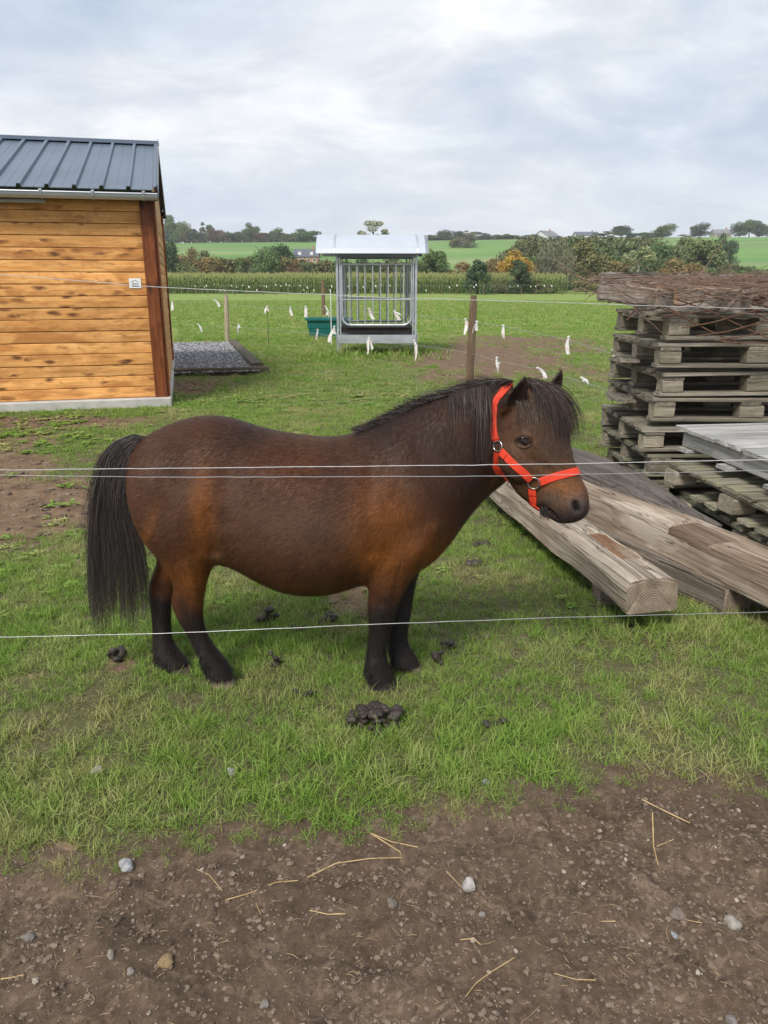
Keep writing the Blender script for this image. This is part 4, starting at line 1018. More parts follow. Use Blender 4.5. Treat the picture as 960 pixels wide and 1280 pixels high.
# ================================================================== PALLETS, BEAMS
m_pal = wood_mat('weathered_pallet_wood', (0.14, 0.12, 0.092), (0.46, 0.41, 0.33), rough=0.9, vary=0.32, moss=0.25, mosscol=(0.20, 0.19, 0.12), cracks=0.6, bump=0.8)
m_palm = wood_mat('mossy_pallet_wood', (0.13, 0.115, 0.085), (0.42, 0.385, 0.30), rough=0.95, vary=0.32, moss=0.5, mosscol=(0.23, 0.235, 0.135), cracks=0.6, bump=0.9)
m_palg = wood_mat('silver_grey_pallet_wood', (0.28, 0.275, 0.26), (0.60, 0.585, 0.56), rough=0.85, vary=0.15, cracks=0.6, bump=0.6, moss=0.15, mosscol=(0.2, 0.21, 0.13))
m_block = wood_mat('pallet_block', (0.19, 0.16, 0.12), (0.52, 0.45, 0.35), rough=0.9, vary=0.30, moss=0.35, mosscol=(0.16, 0.18, 0.09), cracks=0.6, bump=0.7)
def pallet_blocks(t, W, D, mat, bmat, seed, nb=5, mid=3, stick=0.0):
    """block pallet: W along local X (front), D along local Y; boards lie along X on three cross boards"""
    rg = random.Random(seed)
    def put(name, dims, loc, rz=0.0, m=mat, key=0):
        me = board_mesh(dims, m, 0.0028, 3, key=key)
        return new_obj(name, me, t, Vector(loc) + Vector((rg.uniform(-.004, .004), rg.uniform(-.004, .004), rg.uniform(-.0012, .0012))), (rg.uniform(-.006, .006), rg.uniform(-.004, .004), rz + rg.uniform(-.008, .008)))
    for j in range(mid):                                    # bottom runners
        y = -D / 2 + 0.05 + (D - 0.10) * j / (mid - 1); put('bottom_board', (W, 0.10, 0.022), (0, y, 0.011), key=rg.randint(0, 3))
        for i in range(3):
            x = -W / 2 + 0.073 + (W - 0.146) * i / 2; put('block', (0.145 if i == 1 else 0.125, 0.10, 0.078), (x, y, 0.061), m=bmat, key=rg.randint(0, 5))
    for i in range(3):                                      # cross boards
        x = -W / 2 + 0.073 + (W - 0.146) * i / 2; put('cross_board', (D, 0.12, 0.022), (x, 0, 0.111), R(90), key=rg.randint(0, 3))
    for j in range(nb):
        y = -D / 2 + 0.06 + (D - 0.12) * j / (nb - 1)
        if nb > 4 and rg.random() < 0.06: continue
        put('top_board', (W + rg.uniform(-.01, .01), 0.125 if j % 2 == 0 else 0.10, 0.022), (0, y, 0.133), key=rg.randint(0, 3))
def stack_pallet(label, x0, yf, z, W=1.2, D=1.0, rz=0.0, mat=m_pal, seed=0, group='pallets of the tall stack', nb=6):
    t = thing('wooden_pallet', label, 'pallet', (x0 + W / 2, yf + D / 2, z), rz, group)
    pallet_blocks(t, W, D, mat, m_block, seed, nb); return t
YS = 4.62; X0 = (825 - 480) / 960 * 4.49 + 0.035
zs = []; ords = ['topmost weathered pallet of the tall stack, under the thick timber offcuts', 'second pallet from the top of the tall stack',
     'third pallet from the top of the tall stack, pushed askew', 'fourth pallet from the top of the tall stack', 'fifth pallet from the top, jutting left out of the tall stack',
     'sixth pallet from the top of the tall stack, sagging at its left', 'second lowest pallet of the tall stack, behind the mossy pallets', 'lowest pallet of the tall stack, standing on the grass']
offs = [(0.0, 0, 0.012), (-0.02, 0.0, -0.01), (0.0, 0.05, 0.04), (-0.015, 0.03, 0.0), (-0.07, -0.03, -0.02), (-0.04, 0.0, 0.03), (-0.0, -0.02, -0.02), (0.02, 0.02, 0.02)]
for i in range(8):
    k = 7 - i; z = 0.0 + k * 0.1665
    ox, oy, rz = offs[i]
    t = stack_pallet(ords[i], X0 + ox, YS + oy, z, rz=rz, seed=i, mat=m_pal if i < 5 else m_palm)
    t.rotation_euler = (random.uniform(-.006, .006), random.uniform(-.012, .012), rz)
for k in range(8):  # rear stack added so that the gaps of the tall stack look dark
    t = stack_pallet('pallet of the rear stack, glimpsed only through the gaps of the tall stack', X0 + 0.47 + random.uniform(-.03, .03), YS + 1.06, k * 0.166, rz=random.uniform(-.03, .03), seed=30 + k, mat=m_pal, group='pallets of the rear stack')
# loose board ends sticking out at the left of the tall stack
for i, (px, py, L, rz) in enumerate([(765, 448, .5, 1.35), (757, 497, .4, 1.5)]):
    me = board_mesh((L, 0.12, 0.02), m_pal, 0.003, 3, key=i + 20); p_ = at(px, py, YS + 0.55)
    o = new_obj('loose_board', me, None, (p_.x + 0.10, p_.y, p_.z), (0.03, 0.02, rz)); tag(o, ('short grey board poking out left of the tall stack near its upper third', 'short grey board poking out left of the tall stack at half height')[i], 'board')

# mossy pallets in front, long side towards us, deck boards across
def long_pallet(label, cx, cy, z, rz, L=1.25, W=1.0, nb=9, mat=m_palm, seed=0, solid=False, group='mossy pallets in front of the tall stack'):
    t = thing('wooden_pallet', label, 'pallet', (cx, cy, z), rz, group); rg = random.Random(seed + 50)
    def put(name, dims, loc, r=0.0, m=mat, key=0):
        return new_obj(name, board_mesh(dims, m, 0.0035, 3, key=key), t, Vector(loc) + Vector((rg.uniform(-.010, .010) if r == 0 else 0, rg.uniform(-.006, .006), rg.uniform(-.0015, .0015))), (rg.uniform(-.01, .01), rg.uniform(-.006, .006), r + rg.uniform(-.012, .012)))
    for j in range(nb):
        y = -L / 2 + 0.06 + (L - 0.12) * j / (nb - 1); put('top_board', (W, 0.105 if not solid else 0.118, 0.020), (0, y, 0.133), key=rg.randint(0, 5))
    for i in (-1, 0, 1):
        x = i * (W / 2 - 0.06)
        if solid:
            put('stringer', (L, 0.045, 0.100), (x if i else 0, 0, 0.071), R(90), key=i + 9)
        else:
            put('stringer', (L, 0.10, 0.020), (x, 0, 0.112), R(90), key=i + 9)
            for j in range(3): put('block', (0.12, 0.14, 0.080), (x, -L / 2 + 0.08 + (L - 0.16) * j / 2, 0.061), m=m_block, key=rg.randint(0, 5))
    for j in range(nb if not solid else 4):
        if not solid and j % 3 == 1: continue
        y = -L / 2 + 0.06 + (L - 0.12) * j / ((nb if not solid else 4) - 1); put('bottom_board', (W, 0.105, 0.020), (0, y, 0.0105), key=rg.randint(0, 5))
    return t
RZ2 = math.atan2(0.115, 1.0)
lab2 = ['lowest mossy pallet in front, half behind the thick beams', 'second mossy pallet from the ground in front of the tall stack', 'third mossy pallet from the ground, right under the silver grey one']
for k in range(3):
    cx, cy = 2.235 + (0.0, 0.035, -0.01)[k], 3.73 + (0.0, -.05, 0.03)[k]
    long_pallet(lab2[k], cx, cy, 0.02 + k * 0.172, RZ2 + (0.02, -0.03, 0.015)[k], seed=k, L=1.30, W=1.02)
lp = long_pallet('silver grey pallet with solid side board lying on top of the mossy pallets', 2.32, 3.80, 0.02 + 3 * 0.172 + 0.012, RZ2 + 0.05, seed=7, L=1.35, W=1.05, nb=11, mat=m_palg, solid=True)
lp.rotation_euler.x = 0.012

# timbers lying on top of the tall stack
m_off = wood_mat('rough_sawn_offcut', (0.21, 0.17, 0.14), (0.52, 0.44, 0.375), rough=0.95, vary=0.1, cracks=0.8, bump=1.0, blotch=(0.30, 0.15, 0.07))
m_offl = wood_mat('pale_bleached_plank', (0.26, 0.23, 0.20), (0.50, 0.46, 0.40), rough=0.85, vary=0.1, cracks=0.6, bump=0.6)
ZT = 7 * 0.1665 + 0.146
a = at(756, 365, 4.95); b_ = at(832, 374, 4.52); beam('timber_offcut', a, b_, 0.13, 0.10, m_off, 'thick rough timber offcut on the left end of the pallet stack', 'timber', seed=3, nseg=12, wear=0.012)
a = at(828, 366, 4.90); b_ = at(932, 377, 4.50); beam('timber_offcut', a, b_, 0.14, 0.11, m_off, 'thick rough timber offcut in the middle of the pallet stack top', 'timber', seed=4, nseg=12, wear=0.012)
a = at(915, 366, 5.20); b_ = at(1010, 380, 4.70); beam('timber_offcut', a, b_, 0.16, 0.10, m_off, 'thick rough timber offcut at the right edge of the stack top', 'timber', seed=5, nseg=12, wear=0.012)
a = at(832, 378, 4.90); b_ = at(896, 386, 4.60); beam('plank', (a.x, a.y, ZT + 0.02), (b_.x, b_.y, ZT + 0.02), 0.20, 0.025, m_offl, 'pale bleached plank lying flat on the top pallet', 'plank', seed=6, wear=0.003)
for i, (px0, py0, px1, py1, Y0, Y1) in enumerate([(790, 352, 880, 356, 5.35, 5.0), (850, 356, 960, 366, 5.2, 4.9), (770, 356, 850, 362, 5.5, 5.2), (880, 352, 990, 362, 5.45, 5.2)]):
    beam('plank', at(px0, py0 + 2, Y0), at(px1, py1 + 2, Y1), 0.14, 0.03, m_off, ['long grey plank at the back of the stack top, highest one', 'long grey plank lying behind the right timber offcuts', 'short grey plank behind the left timber offcut', 'grey plank at the back right of the stack top'][i], 'plank', seed=11 + i, wear=0.006)
for i, (px, py, r_) in enumerate([(812, 348, .075), (846, 351, .085), (925, 352, .08)]):
    p_ = at(px, py, 5.5); beam('log', (p_.x - .3, p_.y + .1, p_.z), (p_.x + .35, p_.y - .05, p_.z - 0.02), r_, r_, wood_mat('grey_log_bark', (0.13, 0.12, 0.11), (0.30, 0.28, 0.26), rough=0.95, bump=1.0, cracks=0.7) if i == 0 else bpy.data.materials['grey_log_bark'], ['grey log on top of the stack behind the left offcut', 'grey log on top of the stack behind the middle offcut', 'grey log on top of the stack near the right edge'][i], 'log', seed=21 + i, wear=0.02)
# rusty mesh hanging over the front of the stack
m_rust = plain('rusty_iron', (0.14, 0.075, 0.050), 0.85, 0.2, 0.3, var=0.35, scale=30.0, bump=0.3)
rm = thing('reinforcement_mesh', 'bent rusty wire mesh draped over the top and front of the pallet stack', 'wire mesh', (2.1, 4.6, 1.3))
def rod(pts, r=0.0042, name='rod'):
    b = MB(); P_ = [at(*q_) for q_ in pts]
    fine = []
    for i in range(len(P_) - 1):
        for k in range(4): fine.append(P_[i].lerp(P_[i + 1], k / 4))
    fine.append(P_[-1]); sm_ = [fine[0]] + [(fine[i - 1] + fine[i] * 2 + fine[i + 1]) / 4 for i in range(1, len(fine) - 1)] + [fine[-1]]
    b.tube(sm_, r, 5); return b.build(name, m_rust, rm)
# rods that fall to the right across the front
for (x0, y0, x1, y1, Y0, Y1) in [(815, 381, 925, 430, 4.5, 4.46), (845, 374, 985, 432, 4.5, 4.44), (880, 366, 1010, 420, 4.55, 4.46), (830, 360, 990, 398, 4.8, 4.46), (790, 352, 980, 386, 5.0, 4.6), (860, 346, 990, 372, 5.2, 4.8), (905, 350, 1000, 366, 5.3, 5.0), (780, 360, 850, 392, 4.9, 4.5)]:
    rod([(x0, y0, Y0), ((x0 * 2 + x1) / 3, (y0 * 2 + y1) / 3 - 3, (Y0 * 2 + Y1) / 3), ((x0 + x1 * 2) / 3, (y0 + y1 * 2) / 3 + 1, (Y0 + Y1 * 2) / 3), (x1, y1, Y1)])
# rods that rise to the right
for (x0, y0, x1, y1, Y0, Y1) in [(783, 400, 797, 383, 4.5, 4.55), (852, 410, 975, 382, 4.47, 4.46), (870, 420, 985, 398, 4.46, 4.44), (795, 389, 960, 362, 4.5, 4.75), (825, 396, 990, 372, 4.49, 4.6), (760, 378, 940, 345, 4.9, 5.3), (900, 424, 990, 408, 4.45, 4.44), (820, 372, 970, 350, 4.7, 5.2), (893, 425, 965, 430, 4.45, 4.45)]:
    rod([(x0, y0, Y0), ((x0 * 2 + x1) / 3, (y0 * 2 + y1) / 3 + 2, (Y0 * 2 + Y1) / 3), ((x0 + x1 * 2) / 3, (y0 + y1 * 2) / 3 - 1, (Y0 + Y1 * 2) / 3), (x1, y1, Y1)])
# brushwood and loose wires sticking out to the left: a tangle
b = MB(); rg = random.Random(12)
for (pts) in [[(694, 325, 5.0), (712, 342, 5.0), (740, 352, 4.9), (790, 362, 4.8)], [(700, 328, 5.1), (730, 350, 5.0), (762, 350, 4.9), (830, 352, 4.9)], [(722, 356, 5.2), (755, 348, 5.1), (800, 346, 5.0), (860, 350, 5.0)], [(735, 370, 4.9), (760, 362, 4.9), (800, 356, 4.9)], [(715, 361, 5.3), (760, 366, 5.0), (800, 370, 4.8)], [(733, 345, 5.2), (770, 352, 5.1), (820, 366, 4.9)], [(738, 352, 5.1), (752, 343, 5.1), (772, 347, 5.1)]]:
    b.tube([at(*q_) for q_ in pts], [0.002] + [0.0035] * (len(pts) - 1), 5)
for k in range(300):
    px = rg.triangular(745, 1000, 920); fr_ = rg.random() < .2; py = (372 if fr_ else 360) - rg.random() * 17 + (px - 750) * 0.02; Y = rg.uniform(4.40, 4.55) if fr_ else rg.uniform(4.75, 5.5); p_ = at(px, py, Y); L = rg.uniform(.15, .6); a_ = rg.gauss(0, .35) + rg.choice((0, 3.14)); d_ = Vector((math.cos(a_), math.sin(a_) * .7, rg.gauss(0, .13) if rg.random() < .75 else rg.gauss(0, .45)))
    b.tube([p_ - d_ * L / 2, p_ + Vector((0, 0, rg.uniform(-.02, .03))), p_ + d_ * L / 2], [0.0018, 0.0030, 0.0012], 4)
o = b.build('brushwood', plain('dry_twigs', (0.19, 0.125, 0.095), 0.9, var=0.4, scale=12.0), None); tag(o, 'tangle of reddish brown twigs and wires on the stack top', 'brushwood', None, 'stuff')

# ------------------------------------------------------------------ big beams on the grass
m_beamA = wood_mat('bleached_oak_beam', (0.22, 0.170, 0.125), (0.62, 0.54, 0.44), rough=0.85, vary=0.02, cracks=1.0, bump=1.0, grain=0.55, blotch=(0.24, 0.17, 0.12), cw=2.0)
m_beamB = wood_mat('brown_oak_beam', (0.20, 0.140, 0.098), (0.54, 0.44, 0.34), rough=0.85, vary=0.02, cracks=1.0, bump=1.0, grain=0.5, blotch=(0.52, 0.45, 0.37), cw=2.0)
m_beamC = wood_mat('grey_old_beam', (0.085, 0.072, 0.062), (0.22, 0.195, 0.175), rough=0.95, vary=0.02, cracks=0.9, bump=1.2, grain=0.55)
m_beamD = wood_mat('grey_brown_beam', (0.11, 0.088, 0.070), (0.31, 0.26, 0.215), rough=0.95, vary=0.02, cracks=0.9, bump=1.2, grain=0.55)
m_stain2 = wood_mat('dark_stained_wood', (0.13, 0.085, 0.058), (0.32, 0.235, 0.175), rough=0.9, vary=0.02, cracks=0.6, bump=0.8)
# sawn end grain: rings and radial checks
EG = Mat('end_grain', 0.9, spec=0.2); ev = EG.coord()
es = EG.n('ShaderNodeSeparateXYZ'); EG.put(es.inputs[0], ev)
er = EG.n('ShaderNodeVectorMath', operation='LENGTH'); ec = EG.n('ShaderNodeCombineXYZ'); EG.put(ec.inputs[1], es.outputs[1]); EG.put(ec.inputs[2], EG.math('ADD', es.outputs[2], 0.05)); EG.put(er.inputs[0], ec.outputs[0])
rings_ = EG.math('SINE', EG.math('MULTIPLY', EG.math('ADD', er.outputs['Value'], EG.math('MULTIPLY', EG.noise(ev, 9.0, 3), 0.03)), 620.0))
en = EG.noise(ev, 16.0, 5, 0.65)
EG.base(EG.mix(EG.math('MULTIPLY', EG.ramp(rings_, [(0.0, 0.0), (1.0, 1.0)]), 0.3), EG.ramp(en, [(0.3, (0.16, 0.12, 0.085)), (0.7, (0.36, 0.29, 0.22))]), (0.12, 0.085, 0.06)))
EG.bump(EG.math('ADD', rings_, EG.math('MULTIPLY', en, 2.0)), 0.3, 0.004)
m_stain = wood_mat('rust_stained_wood', (0.15, 0.072, 0.036), (0.34, 0.19, 0.11), rough=0.9, vary=0.02, cracks=0.6, bump=0.8, blotch=(0.30, 0.24, 0.18))
# beam A: near end free, resting on a block
an = on(810, 742, 0.20); a0 = Vector((0.775, 5.25, 0.185)); a1 = Vector((an.x + 0.02, an.y, 0.195)); LA = (a1 - a0).length
beam('oak_beam', a0, a1, 0.245, 0.160, [m_beamA, EG.m, m_stain], 'bleached beam with sawn rounded end and rusty notch beneath the pony muzzle', 'beam', seed=31, nseg=90, wear=0.0068, arch=0.50, n=72, recess=(LA / 2 - 0.66, LA / 2 - 0.26, -0.02, 0.10, 0.010))
# beam D: dark timber on the ground between A and B
d0 = on(752, 668, 0.08); d1 = on(928, 748, 0.07); beam('oak_beam', d0 + (d0 - d1) * 0.25, d1, 0.24, 0.15, [m_beamD, EG.m], 'dark low beam lying on the grass underneath the big brown beam', 'beam', seed=34, nseg=60, wear=0.008, n=48)
# beam B: biggest, lies on top of D
b1 = Vector((1.86, 2.92, 0.215)); b0 = Vector((0.93, 5.22, 0.250)); bt = b1 + (b1 - b0).normalized() * 0.5; LB = (bt - b0).length
beam('oak_beam', b0, bt, 0.255, 0.225, [m_beamB, EG.m, m_stain2], 'big square brown beam running from behind the muzzle to the right edge', 'beam', seed=36, nseg=110, wear=0.0068, n=72, taper=lambda t: (1.0, 1.0 - 0.22 * t), recess=(LB / 2 - 1.38, LB / 2 - 1.08, -0.13, 0.075, 0.010))
# beam C: old grey, behind B, tapering to a point
c0 = on(690, 578, 0.30); c1 = on(893, 664, 0.28)
beam('oak_beam', c0 + (c0 - c1) * 0.15, c1, 0.34, 0.20, m_beamC, 'old grey tapering beam behind the big brown beam', 'beam', seed=38, nseg=60, wear=0.012, n=48, taper=lambda t: 1.0 if t < 0.55 else 1.0 - (t - 0.55) / 0.45 * 0.72)
# blocks that carry them
p_ = on(757, 742, 0.06); beam('support_block', (p_.x - .03, p_.y + .05, 0.055), (p_.x + 0.30, p_.y + .09, 0.055), 0.10, 0.12, m_off, 'short brown block under the near end of the bleached beam', 'block', seed=40)
p_ = on(690, 640, 0.04); beam('support_block', (p_.x - .02, p_.y + .1, 0.05), (p_.x + .6, p_.y + .2, 0.05), 0.11, 0.12, m_off, 'brown cross block under the middle of the beams', 'block', seed=41)
# ================================================================== PONY
from mathutils.bvhtree import BVHTree
PY = 2.71
def ring_v(px, top, bot, hw, Yc=PY, kt=0.15, kb=0.10, n=40, e=0.9):
    """vertical cross-section (torso, neck)"""
    T = at(px, top, Yc); B = at(px, bot, Yc); x = (T.x + B.x) / 2; zc = (T.z + B.z) / 2; hz = (T.z - B.z) / 2; out = []
    for k in range(n):
        a = 2 * math.pi * k / n; c_, s_ = math.cos(a), math.sin(a)
        w = hw * (1 - kt * max(0, s_) ** 1.5 - kb * max(0, -s_) ** 2)
        out.append((x, Yc + math.copysign(abs(c_) ** e, c_) * w, zc + s_ * hz))
    return out
def ring_h(py, l, r, Yc, hy, n=20, ztilt=0.0):
    A = at(l, py, Yc); B = at(r, py, Yc); x = (A.x + B.x) / 2; hx = (B.x - A.x) / 2
    return [(x + hx * math.cos(2 * math.pi * k / n), Yc + hy * math.sin(2 * math.pi * k / n), A.z + ztilt * math.cos(2 * math.pi * k / n)) for k in range(n)]
def loft(b, rings):
    n = len(rings[0]); vs = [p for r_ in rings for p in r_]
    fs = [(i * n + k, i * n + (k + 1) % n, (i + 1) * n + (k + 1) % n, (i + 1) * n + k) for i in range(len(rings) - 1) for k in range(n)]
    vs += [tuple(np.mean(rings[0], axis=0)), tuple(np.mean(rings[-1], axis=0))]; m = len(rings) * n
    fs += [((k + 1) % n, k, m) for k in range(n)] + [((len(rings) - 1) * n + k, (len(rings) - 1) * n + (k + 1) % n, m + 1) for k in range(n)]
    b.add(vs, fs)
def interp_rows(rows, sub=3):
    rows = np.array(rows, float); out = []
    for i in range(len(rows) - 1):
        p0 = rows[max(i - 1, 0)]; p1 = rows[i]; p2 = rows[i + 1]; p3 = rows[min(i + 2, len(rows) - 1)]
        for k in range(sub):
            t = k / sub; out.append(0.5 * ((2 * p1) + (-p0 + p2) * t + (2 * p0 - 5 * p1 + 4 * p2 - p3) * t * t + (-p0 + 3 * p1 - 3 * p2 + p3) * t ** 3))
    out.append(rows[-1]); return out
def ellipsoid(b, c, r, rot=None, n=20, m=12):
    rings = []
    M = rot or Matrix.Identity(3)
    for i in range(1, m):
        ph_ = math.pi * i / m
        rings.append([tuple(Vector(c) + M @ Vector((r[0] * math.cos(ph_), r[1] * math.sin(ph_) * math.cos(2 * math.pi * k / n), r[2] * math.sin(ph_) * math.sin(2 * math.pi * k / n)))) for k in range(n)])
    loft(b, rings)
B_ = MB()
TORSO = [  # px, top, bottom, half width, crest narrowing
    (163, 590, 622, .035, .1), (167, 574, 640, .075, .1), (175, 559, 662, .125, .1), (188, 546, 684, .170, .12), (208, 535, 698, .200, .15), (234, 525, 700, .222, .18), (262, 520, 699, .235, .2), (292, 523, 706, .245, .2), (322, 533, 722, .258, .16), (355, 541, 735, .268, .12), (390, 546, 739, .270, .12), (422, 547, 735, .264, .18), (450, 539, 727, .248, .3), (480, 525, 722, .230, .4), (510, 509, 717, .212, .45), (538, 497, 704, .190, .48), (562, 489, 681, .162, .48), (582, 483, 654, .135, .45), (602, 477, 630, .112, .4), (620, 473, 614, .095, .35), (638, 474, 600, .080, .3)]
loft(B_, [ring_v(r_[0], r_[1], r_[2], r_[3], kt=r_[4]) for r_ in interp_rows(TORSO)])
LEGS = {
 'hind_near': [(585, 176, 286, 2.63, .085), (620, 170, 288, 2.60, .105), (650, 175, 284, 2.595, .108), (675, 184, 277, 2.60, .100), (700, 201, 269, 2.61, .085), (722, 215, 261, 2.62, .066), (740, 216, 257, 2.63, .054), (754, 214, 255, 2.635, .048), (768, 220, 254, 2.64, .042), (787, 231, 257, 2.645, .035), (805, 241, 266, 2.645, .034), (818, 248, 276, 2.645, .039), (828, 252, 284, 2.645, .040), (838, 255, 290, 2.645, .043), (846, 258, 294, 2.645, .046)],
 'hind_far': [(620, 175, 280, 2.83, .10), (660, 186, 262, 2.83, .10), (685, 196, 245, 2.82, .085), (703, 196, 234, 2.81, .07), (720, 189, 225, 2.80, .056), (737, 185, 219, 2.79, .05), (752, 187, 215, 2.78, .043), (770, 190, 214, 2.775, .037), (790, 191, 214, 2.77, .035), (806, 191, 219, 2.765, .037), (818, 192, 228, 2.76, .04), (828, 200, 236, 2.76, .042), (834, 205, 237, 2.76, .044)],
 'fore_near': [(600, 462, 560, 2.62, .07), (640, 458, 560, 2.595, .085), (680, 458, 546, 2.59, .088), (704, 460, 530, 2.595, .080), (722, 461, 516, 2.60, .068), (742, 460, 504, 2.61, .056), (760, 459, 497, 2.615, .050), (774, 460, 493, 2.62, .046), (788, 461, 488, 2.625, .040), (802, 460, 485, 2.63, .036), (815, 458, 483, 2.635, .037), (828, 456, 485, 2.635, .041), (840, 456, 491, 2.635, .044), (850, 457, 495, 2.635, .046)],
 'fore_far': [(660, 475, 555, 2.82, .08), (695, 484, 533, 2.81, .072), (720, 486, 523, 2.80, .060), (742, 484, 518, 2.79, .050), (760, 484, 515, 2.785, .046), (776, 484, 512, 2.78, .042), (792, 484, 510, 2.775, .035), (806, 484, 511, 2.77, .035), (818, 486, 518, 2.765, .039), (828, 491, 524, 2.765, .042), (834, 499, 525, 2.765, .043)]}
for k_, rows in LEGS.items(): loft(B_, [ring_h(*r_) for r_ in interp_rows(rows)])
# muscle masses that the smoothing melts into the trunk
def e_at(px, py, Y, rx, ry, rz, ang=0.0):
    c_ = at(px, py, Y); m = mpp(Y, py); ellipsoid(B_, c_, (rx * m, ry, rz * m), Matrix.Rotation(-R(ang), 3, 'Y'))
e_at(512, 655, 2.60, 50, .095, 48, 50); e_at(522, 672, 2.71, 26, .13, 24, 0); e_at(222, 610, 2.60, 55, .11, 62); e_at(222, 610, 2.82, 55, .11, 62)
e_at(262, 680, 2.60, 16, .08, 20); e_at(478, 705, 2.60, 22, .07, 18); e_at(512, 655, 2.82, 50, .095, 48, 50)
# head
HEAD = [(636, 494, 2.672, 24, .072), (645, 518, 2.66, 38, .086), (657, 544, 2.642, 47, .094), (668, 568, 2.622, 46, .086), (679, 591, 2.600, 42, .070), (691, 607, 2.582, 37, .058), (703, 621, 2.565, 32, .052), (713, 631, 2.552, 28.5, .052), (721, 638, 2.544, 22, .047), (727, 643, 2.540, 14, .036), (730, 646, 2.538, 6, .018)]
rows = interp_rows(HEAD, 4); cs = [at(r_[0], r_[1], r_[2]) for r_ in rows]; rings = []
HAX = (cs[-1] - cs[0]).normalized()
for i, r_ in enumerate(rows):
    A_ = (cs[min(i + 2, len(cs) - 1)] - cs[max(i - 2, 0)]).normalized(); Lt = (Vector((0, 1, 0)) - A_ * A_.y).normalized(); D_ = A_.cross(Lt)
    if D_.z < 0: D_ = -D_
    m = mpp(r_[2], r_[1]); n = 28; rr = []
    for k in range(n):
        a = 2 * math.pi * k / n; c_, s_ = math.cos(a), math.sin(a)
        w = r_[4] * (1 - 0.30 * max(0, -s_) ** 1.2 - 0.22 * max(0, s_) ** 2)
        rr.append(tuple(cs[i] + D_ * s_ * r_[3] * m * (1.0) + Lt * math.copysign(abs(c_) ** 0.85, c_) * w))
    rings.append(rr)
loft(B_, rings)
HL = (Vector((0, 1, 0)) - HAX * HAX.y).normalized(); HD = HAX.cross(HL); HD = HD if HD.z > 0 else -HD
HC = cs[len(cs) // 2]
HM = Matrix((HAX, HL, HD)).transposed()
for s in (-1, 1):
    c_ = at(650, 574, 2.632) + HL * s * 0.055; ellipsoid(B_, c_, (0.085, 0.036, 0.075), HM)      # cheek
    c_ = at(659, 545, 2.640) + HL * s * 0.074; ellipsoid(B_, c_, (0.035, 0.024, 0.024), HM)      # brow
    c_ = at(719, 631, 2.545) + HL * s * 0.034; ellipsoid(B_, c_, (0.036, 0.022, 0.034), HM)      # nostril wing
c_ = at(697, 643, 2.56); ellipsoid(B_, c_, (0.036, 0.034, 0.022), HM)                              # lower lip
c_ = at(686, 641, 2.568); ellipsoid(B_, c_, (0.022, 0.026, 0.017), HM)
# ears: leaf-shaped cups
def ear(bc, tip, w, fwd, back=0.012):
    bc = Vector(bc); tip = Vector(tip); up = tip - bc; L = up.length; up.normalize(); f = (Vector(fwd) - up * up.dot(Vector(fwd))).normalized(); sd_ = up.cross(f); rings = []
    for i, (t, ws) in enumerate([(-.25, .75), (0, .9), (.2, 1.0), (.42, .95), (.62, .74), (.8, .46), (.92, .22), (1.0, .07)]):
        c0_ = bc + up * L * t + f * 0.012 * math.sin(t * 2.2); ww = w * ws / 2; out = []; n = 20
        for k in range(n):
            a = 2 * math.pi * k / n; x_ = math.cos(a) * ww; y_ = math.sin(a)
            d_ = (0.010 if y_ > 0 else 0.019) * y_ * (0.5 + 0.5 * ws)
            if y_ > 0: d_ -= 0.020 * ws * (1 - (x_ / max(ww, 1e-4)) ** 2) * (1 if t > 0.05 else 0)
            out.append(tuple(c0_ + sd_ * x_ + f * (d_ + 0.004 + abs(x_ / w) * .02)))
        rings.append(out)
    loft(B_, rings)
ear(at(638, 508, 2.595), at(655, 467, 2.575), 0.088, (0.50, -0.85, 0.1)); ear(at(685, 493, 2.690), at(700, 460, 2.71), 0.076, (0.7, -0.6, 0.1))
e_at(668, 500, 2.66, 22, .06, 18, -30)                               # forehead between the ears
raw = B_.build('raw', [], None, link=False)
tmp = bpy.data.objects.new('tmp_body', raw); COL.objects.link(tmp)
rm_ = tmp.modifiers.new('r', 'REMESH'); rm_.mode = 'VOXEL'; rm_.voxel_size = 0.0062; rm_.adaptivity = 0
dg = bpy.context.evaluated_depsgraph_get(); dg.update()
bm_ = bpy.data.meshes.new_from_object(tmp.evaluated_get(dg)); bpy.data.objects.remove(tmp); bpy.data.meshes.remove(raw)
nv = len(bm_.vertices); V = np.empty(nv * 3, np.float32); bm_.vertices.foreach_get('co', V); V = V.reshape(-1, 3).astype(float)
ne = len(bm_.edges); E = np.empty(ne * 2, np.int32); bm_.edges.foreach_get('vertices', E); E = E.reshape(-1, 2)
deg = np.bincount(E.ravel(), minlength=nv).astype(float)[:, None]
def lap(P):
    out = np.zeros_like(P)
    for j in range(P.shape[1]): out[:, j] = np.bincount(E[:, 0], P[E[:, 1], j], nv) + np.bincount(E[:, 1], P[E[:, 0], j], nv)
    return out / deg
def to_px(P, Y=None):                     # side-view chart of the body, laid on the plane of the animal
    dy_ = P[:, 1]; X_ = P[:, 0]; Z_ = P[:, 2] - CAM_H
    f_ = dy_ * _c - Z_ * _s; u_ = dy_ * _s + Z_ * _c
    return 480 + 960 * X_ / f_, 640 - 960 * u_ / f_
ux, uy = to_px(V)
headw = np.clip((ux - 618) / 22, 0, 1) * np.clip((690 - uy) / 20, 0, 1)
legw = np.clip((uy - 735) / 40, 0, 1)
for it in range(34):
    w = np.full(nv, 0.62)
    if it > 5: w = w * (1 - headw)
    if it > 6: w = w * (1 - 0.92 * legw)
    V += (lap(V) - V) * w[:, None]
